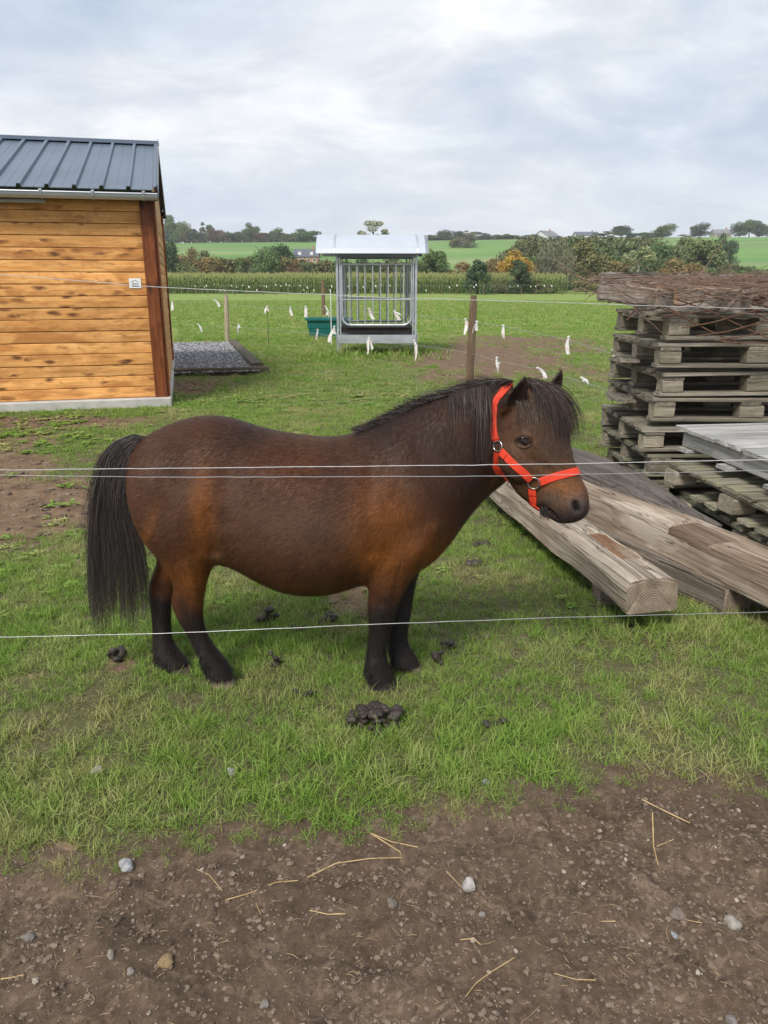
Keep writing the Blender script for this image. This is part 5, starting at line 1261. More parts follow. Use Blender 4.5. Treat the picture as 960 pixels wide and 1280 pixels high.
# weak inverse step so that limbs keep their girth
# carved details on the head
bv0 = BVHTree.FromPolygons([Vector(v) for v in V], [tuple(p_.vertices) for p_ in bm_.polygons])
def groove(pts, width, depth, P):
    Q = []
    for x, y in pts:
        h = bv0.ray_cast(Vector((0, 0, CAM_H)), ray(x, y).normalized()); Q.append(np.array(h[0] if h[0] else at(x, y, 2.6)))
    best = np.full(len(P), 9.0)
    for i in range(len(Q) - 1):
        ab = Q[i + 1] - Q[i]; t = np.clip(((P - Q[i]) @ ab) / (ab @ ab), 0, 1)
        best = np.minimum(best, np.linalg.norm(P - (Q[i] + t[:, None] * ab), axis=1))
    return depth * np.exp(-(best / width) ** 2)
def normals(me, P):
    me.vertices.foreach_set('co', P.astype(np.float32).ravel()); me.update()
    N = np.empty(nv * 3, np.float32); me.vertex_normals.foreach_get('vector', N); return N.reshape(-1, 3).astype(float)
N = normals(bm_, V)
nearm = (N[:, 1] < 0.3) & (V[:, 0] > 0.35)
mouthd = groove([(685, 637), (690, 640), (697, 648), (706, 654.5)], 0.0042, 0.010, V)
nost = groove([(719.5, 629), (721.5, 637)], 0.0150, 0.017, V)
nrim = groove([(719, 630), (721, 637)], 0.028, 0.006, V)
eyes = groove([(650, 551.5), (659, 552)], 0.012, 0.009, V)
brow = groove([(645, 547), (653, 543), (663, 546)], 0.007, -0.005, V)
face = groove([(664, 574), (697, 595)], 0.012, 0.004, V) + groove([(668, 556), (700, 590)], 0.010, -0.003, V) + groove([(640, 560), (648, 580), (650, 596)], 0.02, -0.005, V)
musc = (groove([(498, 548), (520, 600), (540, 655)], 0.035, -0.010, V) + groove([(466, 585), (462, 640), (466, 690)], 0.030, 0.010, V) + groove([(285, 590), (282, 650)], 0.040, 0.010, V)
  + groove([(262, 640), (268, 690)], 0.018, 0.008, V) + groove([(240, 545), (262, 552)], 0.05, -0.007, V) + groove([(205, 600), (210, 660), (225, 700)], 0.022, 0.005, V)
  + groove([(590, 500), (606, 560), (614, 600)], 0.022, 0.006, V) + groove([(545, 660), (520, 690)], 0.03, -0.006, V) + groove([(478, 760), (478, 776)], 0.016, -0.004, V) + groove([(500, 712), (492, 750)], 0.012, 0.004, V)
  + groove([(470, 790), (468, 822)], 0.008, 0.003, V) + groove([(244, 775), (252, 812)], 0.008, 0.003, V) + groove([(236, 700), (244, 740)], 0.014, -0.004, V) + groove([(350, 600), (420, 620)], 0.05, -0.005, V) + groove([(560, 530), (600, 520)], 0.04, -0.004, V))
N0 = N; d_ = (mouthd + nost - nrim * 0.5 + eyes + brow + face) * nearm + musc
V -= N * d_[:, None]
N = normals(bm_, V)
# ---- coat colours (real patches of the coat, a painted thigh sheen, darker carved creases)
ux, uy = to_px(V)
def g(px, py, rx, ry, ang=0.0):
    a = R(ang); dx = (ux - px); dy = (uy - py); x_ = dx * math.cos(a) + dy * math.sin(a); y_ = -dx * math.sin(a) + dy * math.cos(a)
    return np.exp(-((x_ / rx) ** 2 + (y_ / ry) ** 2))
C_ = np.tile(np.array([0.082, 0.034, 0.017]), (nv, 1))
nz = fbm(V[:, 0] * 9, V[:, 2] * 9 + V[:, 1] * 4, 77, 4)[:, None]
def blend(m, col):
    global C_
    m = np.clip(m, 0, 1)[:, None]; C_ = C_ * (1 - m) + np.array(col) * m
ORG = (0.235, 0.082, 0.018); DRK = (0.030, 0.017, 0.013); BLK = (0.019, 0.0155, 0.015); GRY = (0.100, 0.057, 0.037); RED = (0.082, 0.029, 0.014)
blend(0.75 * g(375, 655, 95, 50), GRY); blend(0.55 * g(215, 620, 45, 45), GRY)  # grey barrel patch; the thigh patch paints a greyish sheen into the coat
blend(0.60 * g(250, 560, 70, 34), (0.050, 0.024, 0.017)); blend(0.75 * g(310, 545, 34, 18), DRK); blend(0.35 * g(300, 545, 30, 30), DRK)
blend(0.6 * g(400, 590, 90, 30), RED); blend(0.5 * g(420, 548, 60, 9), (0.11, 0.05, 0.02))
blend(0.70 * g(503, 645, 36, 52), ORG); blend(0.9 * g(474, 694, 32, 30), ORG); blend(0.7 * g(545, 690, 34, 26, -40), ORG); blend(0.45 * g(470, 640, 30, 40), ORG)
blend(0.75 * g(254, 648, 16, 64), ORG); blend(0.9 * g(245, 722, 26, 28), ORG); blend(0.45 * g(186, 662, 7, 40, 24), ORG); blend(0.5 * g(206, 715, 16, 14), ORG)
blend(0.6 * np.exp(-((uy - 736) / 9) ** 2) * ((ux > 300) & (ux < 460)), (0.135, 0.058, 0.024)); blend(0.7 * g(272, 697, 9, 7), (0.25, 0.13, 0.07))
blend(0.85 * g(560, 560, 44, 66, -20), DRK); blend(0.80 * g(485, 545, 60, 32, -25), DRK); blend(0.7 * g(530, 570, 50, 60, -25), (0.040, 0.021, 0.015)); blend(0.75 * g(420, 590, 18, 40), (0.048, 0.022, 0.015)); blend(0.8 * g(596, 590, 22, 56, 20), (0.034, 0.022, 0.018)); blend(0.45 * g(540, 620, 40, 40), (0.05, 0.024, 0.016))
# points: black lower legs
nb_ = (nz[:, 0] - .5) * 26
isfar = V[:, 1] > 2.72
fore = ux > 400
lim = np.where(fore, np.where(isfar, 712, 752), np.where(isfar, 735, 764)) + nb_
blend(0.97 * np.clip((uy - lim) / 22 + 0.3, 0, 1), BLK)
blend(0.5 * g(232, 800, 8, 16), (0.05, 0.028, 0.02)); blend(0.6 * g(228, 755, 8, 14), BLK)
# head
hm = np.clip((ux - 622) / 14, 0, 1) * np.clip((668 - uy) / 6, 0, 1)
blend(hm * 0.85, (0.088, 0.044, 0.024))
blend(0.8 * g(690, 560, 26, 20, 40) * hm, (0.060, 0.040, 0.030)); blend(0.7 * g(655, 553, 18, 12) * hm, (0.105, 0.056, 0.028)); blend(0.6 * g(640, 590, 24, 16, 30) * hm, (0.045, 0.026, 0.02))
blend(0.95 * g(702, 610, 30, 15, 12) * hm, (0.215, 0.092, 0.034)); blend(0.9 * g(692, 624, 16, 10, 20) * hm, (0.115, 0.082, 0.060))
blend(np.clip(1.25 * g(723, 638, 15, 19), 0, 1) * hm, (0.066, 0.050, 0.046)); blend(np.clip(1.2 * g(704, 650, 17, 9, 20), 0, 1) * hm, (0.050, 0.038, 0.036)); blend(np.clip(1.3 * g(677, 636, 10, 9), 0, 1) * hm, (0.022, 0.016, 0.015))
blend(np.clip(nost / 0.008 - 0.45, 0, 1) * nearm, (0.010, 0.007, 0.007)); blend(np.clip(mouthd / 0.008, 0, 1) * nearm, (0.012, 0.009, 0.009)); blend(np.clip(eyes / 0.006 - .4, 0, 1) * nearm, (0.016, 0.011, 0.010))  # darker colour inside the carved nostril, mouth line and eye socket
earm = ((uy < 508) & (ux > 622) & (ux < 660) & (V[:, 1] < 2.66)) | ((uy < 486) & (ux > 676))
blend(earm * 0.85, (0.030, 0.020, 0.016))
blend(0.85 * np.exp(-((np.interp(ux, [450, 480, 510, 555, 605, 640], [537, 525, 509, 492, 477, 473]) - uy) / 14) ** 2) * (ux > 445) * (ux < 650), BLK)
C_ *= (0.80 + 0.40 * nz)
bm_.polygons.foreach_set('use_smooth', [True] * len(bm_.polygons))
set_attr(bm_, 'coat', C_)
PM = Mat('pony_coat', 0.5, spec=0.16)
pc = PM.attr('coat'); pw = PM.coord('Object')
fn = PM.noise(PM.mapping(pw, (26, 60, 90), rot=(0, R(24), 0)), 1.0, 4, 0.6, 0.3); fn2 = PM.noise(PM.mapping(pw, (110, 300, 420), rot=(0, R(30), 0)), 1.0, 3, 0.6, 0.2)
hv = PM.n('ShaderNodeHueSaturation'); PM.put(hv.inputs['Color'], pc); PM.put(hv.inputs['Value'], PM.math('ADD', PM.math('MULTIPLY', fn, 0.5), PM.math('ADD', PM.math('MULTIPLY', fn2, 0.6), 0.45)))
PM.base(hv.outputs[0]); PM.bump(PM.math('ADD', fn, PM.math('MULTIPLY', fn2, 0.8)), 0.12, 0.002)
bm_.materials.clear(); bm_.materials.append(PM.m); bm_.name = 'body'
pony = thing('pony', 'small dark brown pony with black tail and mane standing side on behind wires', 'pony', (-0.25, PY, 0))
body = new_obj('body', bm_, pony); bm_.transform(Matrix.Translation((0.25, -PY, 0)))
TRI = [tuple(p_.vertices) for p_ in bm_.polygons]
bvh = BVHTree.FromPolygons([Vector(v) for v in V], TRI, all_triangles=False)
def surf(px, py, lift=0.0):
    h = bvh.ray_cast(Vector((0, 0, CAM_H)), ray(px, py).normalized())
    if h[0] is None:
        d = ray(px, py); p_ = at(px, py, 2.6); q_ = bvh.find_nearest(p_); return q_[0] + q_[1] * lift, q_[1]
    return h[0] + h[1] * lift, h[1]
def pbuild(mb, name, mat, par=None, **k): return mb.build(name, mat, par or pony, **k)

# ---- short coat hair over the whole body
rg = np.random.RandomState(11)
FV = np.array([t_ if len(t_) == 4 else (*t_, t_[2]) for t_ in TRI]); P0 = V[FV[:, 0]]; P1 = V[FV[:, 1]]; P2_ = V[FV[:, 2]]; P3 = V[FV[:, 3]]
area = 0.5 * np.linalg.norm(np.cross(P2_ - P0, P3 - P1), axis=1)
fcx = V[FV].mean(1); facing = (N[FV].mean(1)[:, 1] < 0.55)
wgt = area * np.where(facing, 1.0, 0.25); wgt /= wgt.sum()
NH = 190000
fi = rg.choice(len(FV), NH, p=wgt); a_ = rg.rand(NH, 1); b2 = rg.rand(NH, 1)
P = (P0[fi] * (1 - a_) + P1[fi] * a_) * (1 - b2) + (P3[fi] * (1 - a_) + P2_[fi] * a_) * b2
Nn = N[FV[fi, 0]]; Cc = C_[FV[fi, 0]]
hx, hy = to_px(P)
flow = np.tile(np.array([-0.85, 0.0, -0.55]), (NH, 1))
legm = np.clip((hy - 690) / 50, 0, 1)[:, None] * (~((hx > 300) & (hx < 450)))[:, None]
flow = flow * (1 - legm) + np.array([0.0, 0, -1.0]) * legm
neckm = (np.clip((hx - 470) / 60, 0, 1) * np.clip((700 - hy) / 30, 0, 1))[:, None]; flow = flow * (1 - neckm) + np.array([-0.35, 0, -0.95]) * neckm
headm = np.clip((hx - 625) / 14, 0, 1)[:, None] * (hy < 670)[:, None]; flow = flow * (1 - headm) + np.array([-0.55, 0.1, 0.8]) * headm
flow += rg.randn(NH, 3) * 0.22
T = flow - Nn * (flow * Nn).sum(1)[:, None]; T /= np.linalg.norm(T, axis=1)[:, None] + 1e-9
L = (0.011 + 0.011 * rg.rand(NH, 1)) * np.where(headm > .5, 0.55, 1.0) * np.where((hy[:, None] > 800), 1.5, 1.0)
lift = 0.22 + 0.20 * rg.rand(NH, 1)
tip = P + T * L + Nn * L * lift; mid = P + T * L * 0.5 + Nn * L * lift * 0.75
S = np.cross(T, Nn); S /= np.linalg.norm(S, axis=1)[:, None] + 1e-9; w_ = 0.00048 * (0.8 + 0.6 * rg.rand(NH, 1))
skip = (bvh is None)
HV = np.stack([P - S * w_, P + S * w_, tip], 1).reshape(-1, 3) - np.array([-0.25, PY, 0])
hme = np_mesh('coat_hair', HV, np.arange(NH * 3).reshape(-1, 3))
hc_ = np.repeat(Cc * (0.55 + 1.15 * rg.rand(NH, 1) ** 1.3) * (0.8 + 0.5 * fbm(P[:, 0] * 30, P[:, 2] * 30, 7, 3))[:, None], 3, 0); set_attr(hme, 'coat', hc_)
HMt = Mat('coat_hair', 0.5, spec=0.22); HMt.base(HMt.attr('coat')); hme.materials.append(HMt.m)
ho = new_obj('coat_hair', hme, pony); ho['kind'] = 'stuff'

# ---- long hair: mane, forelock, tail
def strands(name, roots, dirs, lens, cols, nseg=8, width=0.0011, grav=0.35, collide=0.0, curl=0.06, mat=None, target=None, seed=0):
    rg = np.random.RandomState(seed); n = len(roots); p = np.array(roots, float); d = np.array(dirs, float); d /= np.linalg.norm(d, axis=1)[:, None]
    L = np.array(lens)[:, None]; pts = [p.copy()]; ph_ = rg.rand(n, 3) * 6.28
    for s in range(nseg):
        t = (s + 1) / nseg
        gk = grav if np.isscalar(grav) else grav[:, None]
        d = d + np.array([0, 0, -1.0]) * gk + np.sin(ph_ + t * np.array([5.0, 6.0, 7.0])) * curl
        if target is not None: d = d + target(p, t)
        d /= np.linalg.norm(d, axis=1)[:, None]; p = p + d * L / nseg
        if collide:
            for i in range(n):
                h = bvh.find_nearest(Vector(p[i]), 0.09)
                if h[0] is not None:
                    q_ = Vector(p[i]) - h[0]; dist = q_.dot(h[1])
                    if dist < collide: p[i] = np.array(h[0] + h[1] * (collide * (0.6 + 0.8 * rg.rand())))
        pts.append(p.copy())
    pts = np.stack(pts, 1)                                     # n, nseg+1, 3
    tan = np.gradient(pts, axis=1); rv = rg.randn(n, 1, 3) * 0.6 + np.array([0, 1.0, 0]); sd_ = np.cross(tan, rv); sd_ /= np.linalg.norm(sd_, axis=2)[:, :, None] + 1e-9
    tt = np.linspace(0, 1, nseg + 1)[None, :, None]; w = width * (1 - 0.75 * tt ** 2) * (0.7 + 0.6 * rg.rand(n, 1, 1))
    VV = np.stack([pts - sd_ * w, pts + sd_ * w], 2).reshape(-1, 3); m = (nseg + 1) * 2
    base_ = np.arange(n)[:, None, None] * m; k = np.arange(nseg)[None, :, None] * 2; F_ = base_ + k + np.array([0, 1, 3, 2])[None, None, :]
    me = np_mesh(name, VV - np.array([-0.25, PY, 0]), F_.reshape(-1, 4)); set_attr(me, 'coat', np.repeat(cols, m, 0)); me.materials.append(mat or LH.m)
    return new_obj(name, me, pony)
LH = Mat('long_hair', 0.45, spec=0.3); LH.base(LH.attr('coat'))
rr_ = np.random.RandomState(5)
def hcol(n, base=(0.022, 0.017, 0.016), hi=(0.075, 0.055, 0.045), k=0.18):
    t = (rr_.rand(n, 1) ** (1 / k * 0.5)); return np.array(base) * (0.7 + 0.6 * rr_.rand(n, 1)) * (1 - t) + np.array(hi) * t
# tail: every hair follows the fall between a left and a right outline
TLc = [(186, 547), (166, 543), (146, 551), (130, 570), (121, 600), (114, 640), (111, 690), (112, 745), (116, 800)]
TRc = [(188, 558), (178, 562), (168, 575), (163, 597), (162, 622), (166, 648), (178, 678), (185, 722), (187, 790)]
n = 10500; nsg = 22; u_ = rr_.beta(1.1, 1.1, n); v_ = rr_.rand(n); tend = np.clip(1.05 - 0.42 * rr_.rand(n) ** 1.1 - 0.16 * vnoise(u_ * 17, u_ * 0 + 3.3, 5), 0.3, 1.05); tt_ = np.linspace(0, 1, len(TLc))
lo_u = np.floor((u_ + 0.01 * rr_.randn(n)) * 60) / 60; uj = u_ * 0.80 + (lo_u + 0.01) * 0.20                       # hairs gather in locks
pts = np.zeros((n, nsg + 1, 3)); phs = rr_.rand(n) * 6.28; lockph = lo_u * 40
for s_i in range(nsg + 1):
    t = tend * s_i / nsg; lx = np.interp(t, tt_, [q_[0] for q_ in TLc]); ly = np.interp(t, tt_, [q_[1] for q_ in TLc]); rx = np.interp(t, tt_, [q_[0] for q_ in TRc]); ry = np.interp(t, tt_, [q_[1] for q_ in TRc])
    uu = u_ + (uj - u_) * np.clip(t * 1.6 - 0.4, 0, 1)
    px = lx + (rx - lx) * uu + (np.sin(t * 9 + phs) * 1.6 + np.sin(t * 7 + lockph) * 1.6) * t + (phs - 3.14) * 1.0 * t ** 3; py = ly + (ry - ly) * uu + (rr_.rand(n) - .5) * 1.5
    Yv = PY + (v_ - .5) * (.045 + .09 * np.sin(np.clip(t, 0, 1) * 2.4)) + np.sin(t * 8 + phs * 2) * .006
    uq = (px - 480) / 960; vq = (640 - py) / 960; dy_ = _c + vq * _s; tq_ = Yv / dy_
    pts[:, s_i, 0] = uq * tq_; pts[:, s_i, 1] = Yv; pts[:, s_i, 2] = CAM_H + (-_s + vq * _c) * tq_
def ribbons(name, pts, cols, width, mat):
    n, ns1, _ = pts.shape; nseg = ns1 - 1
    tan = np.gradient(pts, axis=1); rv = rr_.randn(n, 1, 3) * 0.5 + np.array([0, 1.0, 0]); sd_ = np.cross(tan, rv); sd_ /= np.linalg.norm(sd_, axis=2)[:, :, None] + 1e-9
    tt = np.linspace(0, 1, ns1)[None, :, None]; w = width * (1 - 0.75 * tt ** 2) * (0.7 + 0.6 * rr_.rand(n, 1, 1))
    VV = np.stack([pts - sd_ * w, pts + sd_ * w], 2).reshape(-1, 3); m = ns1 * 2
    F_ = np.arange(n)[:, None, None] * m + np.arange(nseg)[None, :, None] * 2 + np.array([0, 1, 3, 2])[None, None, :]
    me = np_mesh(name, VV - np.array([-0.25, PY, 0]), F_.reshape(-1, 4)); set_attr(me, 'coat', np.repeat(cols, m, 0)); me.materials.append(mat)
    return new_obj(name, me, pony)
fly = rr_.rand(n) < 0.16; tl = np.linspace(0, 1, nsg + 1)[None, :]
pts[:, :, 0] += fly[:, None] * (0.030 * np.sin(tl * 5 + phs[:, None]) + 0.05 * (rr_.rand(n, 1) - .55)) * tl ** 1.3; pts[:, :, 0] += 0.004 * np.sin(tl * 26 + phs[:, None] * 3) * tl; pts[:, :, 2] += 0.003 * np.sin(tl * 31 + phs[:, None] * 5) * tl
ribbons('tail', pts, hcol(n, (0.023, 0.019, 0.0185), (0.110, 0.090, 0.078), 0.25), 0.00062, LH.m)
b = MB(); b.tube([at(192, 553, PY), at(176, 555, PY), at(158, 566, PY), at(147, 588, PY), at(142, 640, PY), at(146, 690, PY), at(150, 720, PY)], [.022, .024, .026, .026, .030, .026, .006], 14)
tc = pbuild(b, 'tail_core', plain('tail_core_hair', (0.014, 0.012, 0.012), 0.8, var=0.1), smooth=True)
# mane: crest line
CL = [(452, 538), (480, 526), (510, 509), (535, 498), (560, 490), (585, 482), (605, 476), (625, 472), (645, 473)]
cx_ = np.array([c_[0] for c_ in CL]); cyy = np.array([c_[1] for c_ in CL])
def crest(px): return at(px, float(np.interp(px, cx_, cyy)) + 3, PY - 0.012 - 0.03 * max(0, (px - 600) / 45))
n = 5200; pxs = 450 + 192 * rr_.rand(n) ** 0.9; roots = np.array([crest(x) for x in pxs]); roots[:, 1] += (rr_.rand(n) - .5) * .036
tq = (pxs - 450) / 192; dirs = np.stack([-0.85 - 0.3 * rr_.rand(n), 0.10 + 0.9 * rr_.rand(n) * tq + 0.25 * (rr_.rand(n) - .5), 0.42 - 0.35 * tq + 0.35 * (rr_.rand(n) - .5)], 1)
lens = 0.018 + 0.040 * rr_.rand(n) ** 2 + 0.13 * tq ** 1.4 * rr_.rand(n)
mane = strands('mane', roots, dirs, lens, hcol(n), nseg=6, width=0.00065, grav=0.06 + 0.4 * tq * rr_.rand(n), collide=0.003, curl=0.07, seed=2)
n = 420; pxs = 452 + 90 * rr_.rand(n); roots = np.array([crest(x) for x in pxs]); roots[:, 1] += (rr_.rand(n) - .5) * .03
strands('mane_stray', roots, np.stack([-0.35 + 0.35 * rr_.randn(n), 0.3 * rr_.randn(n), 0.95 + 0.1 * rr_.rand(n)], 1), 0.018 + 0.030 * rr_.rand(n) ** 1.5, hcol(n), nseg=5, width=0.0005, grav=0.05, curl=0.09, seed=12)
# near-side locks behind the ear and halter
n = 1500; pxs = np.where(rr_.rand(n) < .7, np.clip(598 + 6 * rr_.randn(n), 580, 607), 560 + 48 * rr_.rand(n)); roots = np.array([crest(x) for x in pxs]); roots[:, 1] -= 0.012
dirs = np.stack([0.10 * rr_.randn(n) + 0.04, -0.9 - 0.2 * rr_.rand(n), 0.15 + 0.1 * rr_.randn(n)], 1); lens = 0.05 + 0.27 * rr_.rand(n) ** 2.0 * np.where(pxs > 588, 1, .5)
strands('mane_lock', roots, dirs, lens, hcol(n, (0.028, 0.020, 0.018), (0.085, 0.058, 0.046), 0.22), nseg=9, width=0.0007, grav=0.45, collide=0.005, curl=0.04, seed=3)
# forelock
n = 3900; roots = []; A0_, A1_ = at(659, 473, 2.648), at(683, 481, 2.66)
for i in range(n):
    t = rr_.rand() ** 1.1; p_ = A0_.lerp(A1_, t); roots.append((p_.x + .006 * rr_.randn(), p_.y - 0.004 + .020 * rr_.randn(), p_.z - 0.004 + .004 * rr_.randn()))
roots = np.array(roots)
dirs = np.stack([0.62 + 0.20 * rr_.randn(n), -0.12 + 0.26 * rr_.randn(n), -0.12 + 0.12 * rr_.randn(n)], 1); lens = 0.07 + 0.18 * rr_.rand(n) ** 1.1
strands('forelock', roots, dirs, lens, hcol(n, (0.030, 0.020, 0.017), (0.105, 0.072, 0.058), 0.24), nseg=10, width=0.00065, grav=0.16 + 0.22 * rr_.rand(n), collide=0.005, curl=0.045, seed=4)
# long thin hairs below the near ear, falling towards the eye
n = 150; roots = np.array([tuple(surf(643 + 26 * rr_.rand(), 500 + 22 * rr_.rand() ** 2, 0.006)[0]) for i in range(n)])
strands('forelock_wisps', roots, np.stack([0.35 + 0.3 * rr_.randn(n), -0.5 + .2 * rr_.randn(n), -0.2 + 0.2 * rr_.randn(n)], 1), 0.02 + 0.10 * rr_.rand(n) ** 1.6, hcol(n, (0.040, 0.027, 0.020), (0.12, 0.085, 0.062), 0.35), nseg=8, width=0.0006, grav=0.5, collide=0.005, curl=0.09, seed=6)
# feather at the fetlocks and chin whiskers
n = 900; roots = []; dirs = []
for (px, py, Y, hw_) in ((456, 832, 2.635, 8), (250, 824, 2.645, 8), (193, 820, 2.76, 7), (489, 824, 2.765, 7)):
    for i in range(n // 4):
        q_, nn_ = surf(px + hw_ * rr_.rand() * 1.6, py + 14 * (rr_.rand() - .5)); roots.append(tuple(q_)); dirs.append((-0.5 * rr_.rand(), nn_.y * .4, -1.0))
strands('fetlock_feather', np.array(roots), np.array(dirs), 0.02 + 0.025 * rr_.rand(len(roots)), hcol(len(roots), BLK, (0.04, 0.03, 0.028), 0.2), nseg=4, width=0.001, grav=0.2, curl=0.08, seed=7)
n = 110; roots = []; dirs = []
for i in range(n):
    q_, nn_ = surf(674 + 12 * rr_.rand(), 632 + 10 * rr_.rand()); roots.append(tuple(q_)); dirs.append((0.2, -0.3, -1.0))
strands('chin_hair', np.array(roots), np.array(dirs), 0.012 + 0.022 * rr_.rand(n), hcol(n, BLK, (0.05, 0.04, 0.035), 0.2), nseg=4, width=0.0009, grav=0.2, curl=0.1, seed=8)

# ---- hooves
m_hoofp = plain('pale_horn', (0.25, 0.185, 0.135), 0.7, var=0.2, scale=20.0, bump=0.2); m_hoofd = plain('dark_horn', (0.035, 0.030, 0.028), 0.6, var=0.2, scale=20.0, bump=0.2)
for (l, r_, pt, Y, hy_, m_) in ((458, 496, 848, 2.635, .047, m_hoofd), (262, 293, 847.5, 2.645, .042, m_hoofp), (209, 238, 831, 2.76, .044, m_hoofp), (503, 527, 831, 2.765, .043, m_hoofp)):
    b = MB(); A_ = ring_h(pt, l + 1, r_ - 1, Y, hy_ - .003); zt = A_[0][2]; x0 = sum(p_[0] for p_ in A_) / 20; rings = []
    for k, (f_, zz, dx) in enumerate(((0.94, zt, 0), (0.99, zt * .55, .003), (1.03, -0.006, .007))):
        rings.append([(x0 + (p_[0] - x0) * f_ + dx, Y + (p_[1] - Y) * f_, zz) for p_ in A_])
    loft(b, rings); pbuild(b, 'hoof', m_, smooth=False)

# ---- eye
ep, en_ = surf(654.5, 551.5)
EYM = Mat('pony_eye', 0.06, spec=0.6); EYM.base(EYM.ramp(EYM.noise(EYM.coord(), 30.0, 2), [(0.4, (0.012, 0.007, 0.005)), (0.7, (0.035, 0.018, 0.010))]))
b = MB(); ellipsoid(b, ep - en_ * 0.0050, (0.0250, 0.0150, 0.0150), HM, 20, 12); eye = pbuild(b, 'eye', EYM.m, smooth=True)
m_lid = plain('eyelid_skin', (0.022, 0.014, 0.012), 0.5, var=0.1); m_lidb = plain('brown_lid', (0.075, 0.042, 0.026), 0.6, var=0.1)
b = MB()
def lid(pts, r, lift=0.0): return [surf(x, y)[0] + en_ * lift for x, y in pts]
b.tube(lid([(643.5, 552), (648, 547.0), (653.5, 545.0), (660, 546.6), (666, 553)], 0, .0075), [.0014, .0026, .0032, .0026, .0014], 8); pbuild(b, 'eyelid', m_lid, smooth=True)
b = MB(); b.tube(lid([(644, 553), (649, 557.8), (655.5, 559.4), (661, 557.8), (666, 554)], 0, .0055), [.0010, .0018, .0020, .0018, .0010], 8); pbuild(b, 'eyelid', m_lidb, smooth=True)
b = MB(); ellipsoid(b, HC + (Matrix.Translation((0, 0, 0)) @ ((ep - HC) - HL * 2 * (ep - HC).dot(HL))) + HL * 0.0, (0.021, 0.014, 0.013), HM, 16, 10); pbuild(b, 'eye', EYM.m, smooth=True)
b = MB(); 
for i in range(16):
    q_, _n = surf(649 + i * 0.85, 546.6 + abs(i - 7) * 0.18); b.tube([q_ + en_ * .008, q_ + en_ * .016 + Vector((.003, 0, -.004)), q_ + en_ * .020 + Vector((.006, 0, -.010))], [.0006, .0005, .0002], 4)
o = pbuild(b, 'eyelashes', m_lid); o['kind'] = 'stuff'

# ================================================================== HALTER
HT = Mat('orange_red_webbing', 0.6, spec=0.35); hvv = HT.coord()
hw1 = HT.noise(HT.mapping(hvv, (420, 420, 420)), 1.0, 2, 0.5); HT.base(HT.ramp(hw1, [(0.3, (0.58, 0.035, 0.012)), (0.7, (0.80, 0.070, 0.028))])); HT.bump(hw1, 0.5, 0.001)
m_ring = plain('brass_grey_ring', (0.30, 0.27, 0.22), 0.3, 0.9, 0.5, var=0.1); m_ringl = plain('nickel_ring', (0.70, 0.68, 0.66), 0.25, 0.9, 0.5, var=0.05)
halter = thing('halter', 'bright orange red webbing halter with metal rings worn on the pony head', 'halter', tuple(HC))
def strap(name, pts3, width, lift=0.0045, smooth_it=2):
    P_ = [Vector(p_) for p_ in pts3]; dense = []
    for i in range(len(P_) - 1):
        k_ = max(2, int((P_[i + 1] - P_[i]).length / 0.008))
        for k in range(k_): dense.append(P_[i].lerp(P_[i + 1], k / k_))
    dense.append(P_[-1]); Q = []; Nq = []
    for p_ in dense:
        h = bvh.find_nearest(p_); Q.append(h[0].copy()); Nq.append(h[1].copy())
    for _ in range(6): Nq = [Nq[0]] + [((Nq[i - 1] + Nq[i] + Nq[i + 1]) / 3).normalized() for i in range(1, len(Nq) - 1)] + [Nq[-1]]
    for _ in range(smooth_it): Q = [Q[0]] + [(Q[i - 1] + Q[i] * 2 + Q[i + 1]) / 4 for i in range(1, len(Q) - 1)] + [Q[-1]]
    vs = []; fs = []; n_ = len(Q)
    for i in range(n_):
        t_ = (Q[min(i + 1, n_ - 1)] - Q[max(i - 1, 0)]).normalized(); s_ = t_.cross(Nq[i]).normalized(); n2_ = s_.cross(t_).normalized()
        if n2_.dot(Nq[i]) < 0: n2_ = -n2_
        c_ = Q[i] + n2_ * lift
        for (a, h_) in ((-.5, -.002), (-.5, .0006), (-.42, .0014), (.42, .0014), (.5, .0006), (.5, -.002)): vs.append(c_ + s_ * width * a + n2_ * h_)
    for i in range(n_ - 1):
        for k in range(6): fs.append((i * 6 + k, i * 6 + (k + 1) % 6, (i + 1) * 6 + (k + 1) % 6, (i + 1) * 6 + k))
    fs += [tuple(range(6))[::-1], tuple((n_ - 1) * 6 + k for k in range(6))]
    b = MB(); b.add(vs, fs); return b.build(name, HT.m, halter)
def S_(x, y): return surf(x, y)[0]
def mir(p_): q_ = p_ - HC; return HC + q_ - HL * 2 * q_.dot(HL)
W_ = 0.0245
crown_pts = [S_(620.5, 551), S_(617, 538), S_(616.5, 522), S_(618.5, 508), S_(623, 497), S_(630, 487)]
strap('crown_strap', crown_pts + [at(640, 475, 2.68)] + [mir(p_) for p_ in crown_pts[::-1]], W_)
ck = [S_(627, 564), S_(637, 575), S_(650, 587), S_(662, 598)]
strap('cheek_strap', ck, W_ * 1.08); strap('cheek_strap', [mir(p_) for p_ in ck], W_)
th = [S_(622, 565), S_(621, 578), S_(623, 592), S_(628, 606)]
strap('throat_strap', th + [mir(p_) for p_ in th[::-1]], W_ * 0.95)
ns_ = [S_(674, 602.5), S_(688, 597.5), S_(704, 593), S_(718, 590)]
strap('nose_band', ns_ + [at(727, 588, 2.585)] + [mir(p_) for p_ in ns_[::-1]], W_ * 1.08)
cn = [S_(665.5, 611), S_(666.5, 624), S_(669, 637)]
strap('chin_strap', cn + [mir(p_) for p_ in cn[::-1]], W_ * 1.05)
for pr_ in ([S_(628, 566), S_(633, 571)], [S_(657, 594), S_(663, 599)], [S_(673, 603), S_(682, 600)], [S_(665.5, 610), S_(666, 618)], [S_(620, 549), S_(617.5, 540)]): strap('stitched_end', pr_, W_ * 1.02, lift=0.0080)
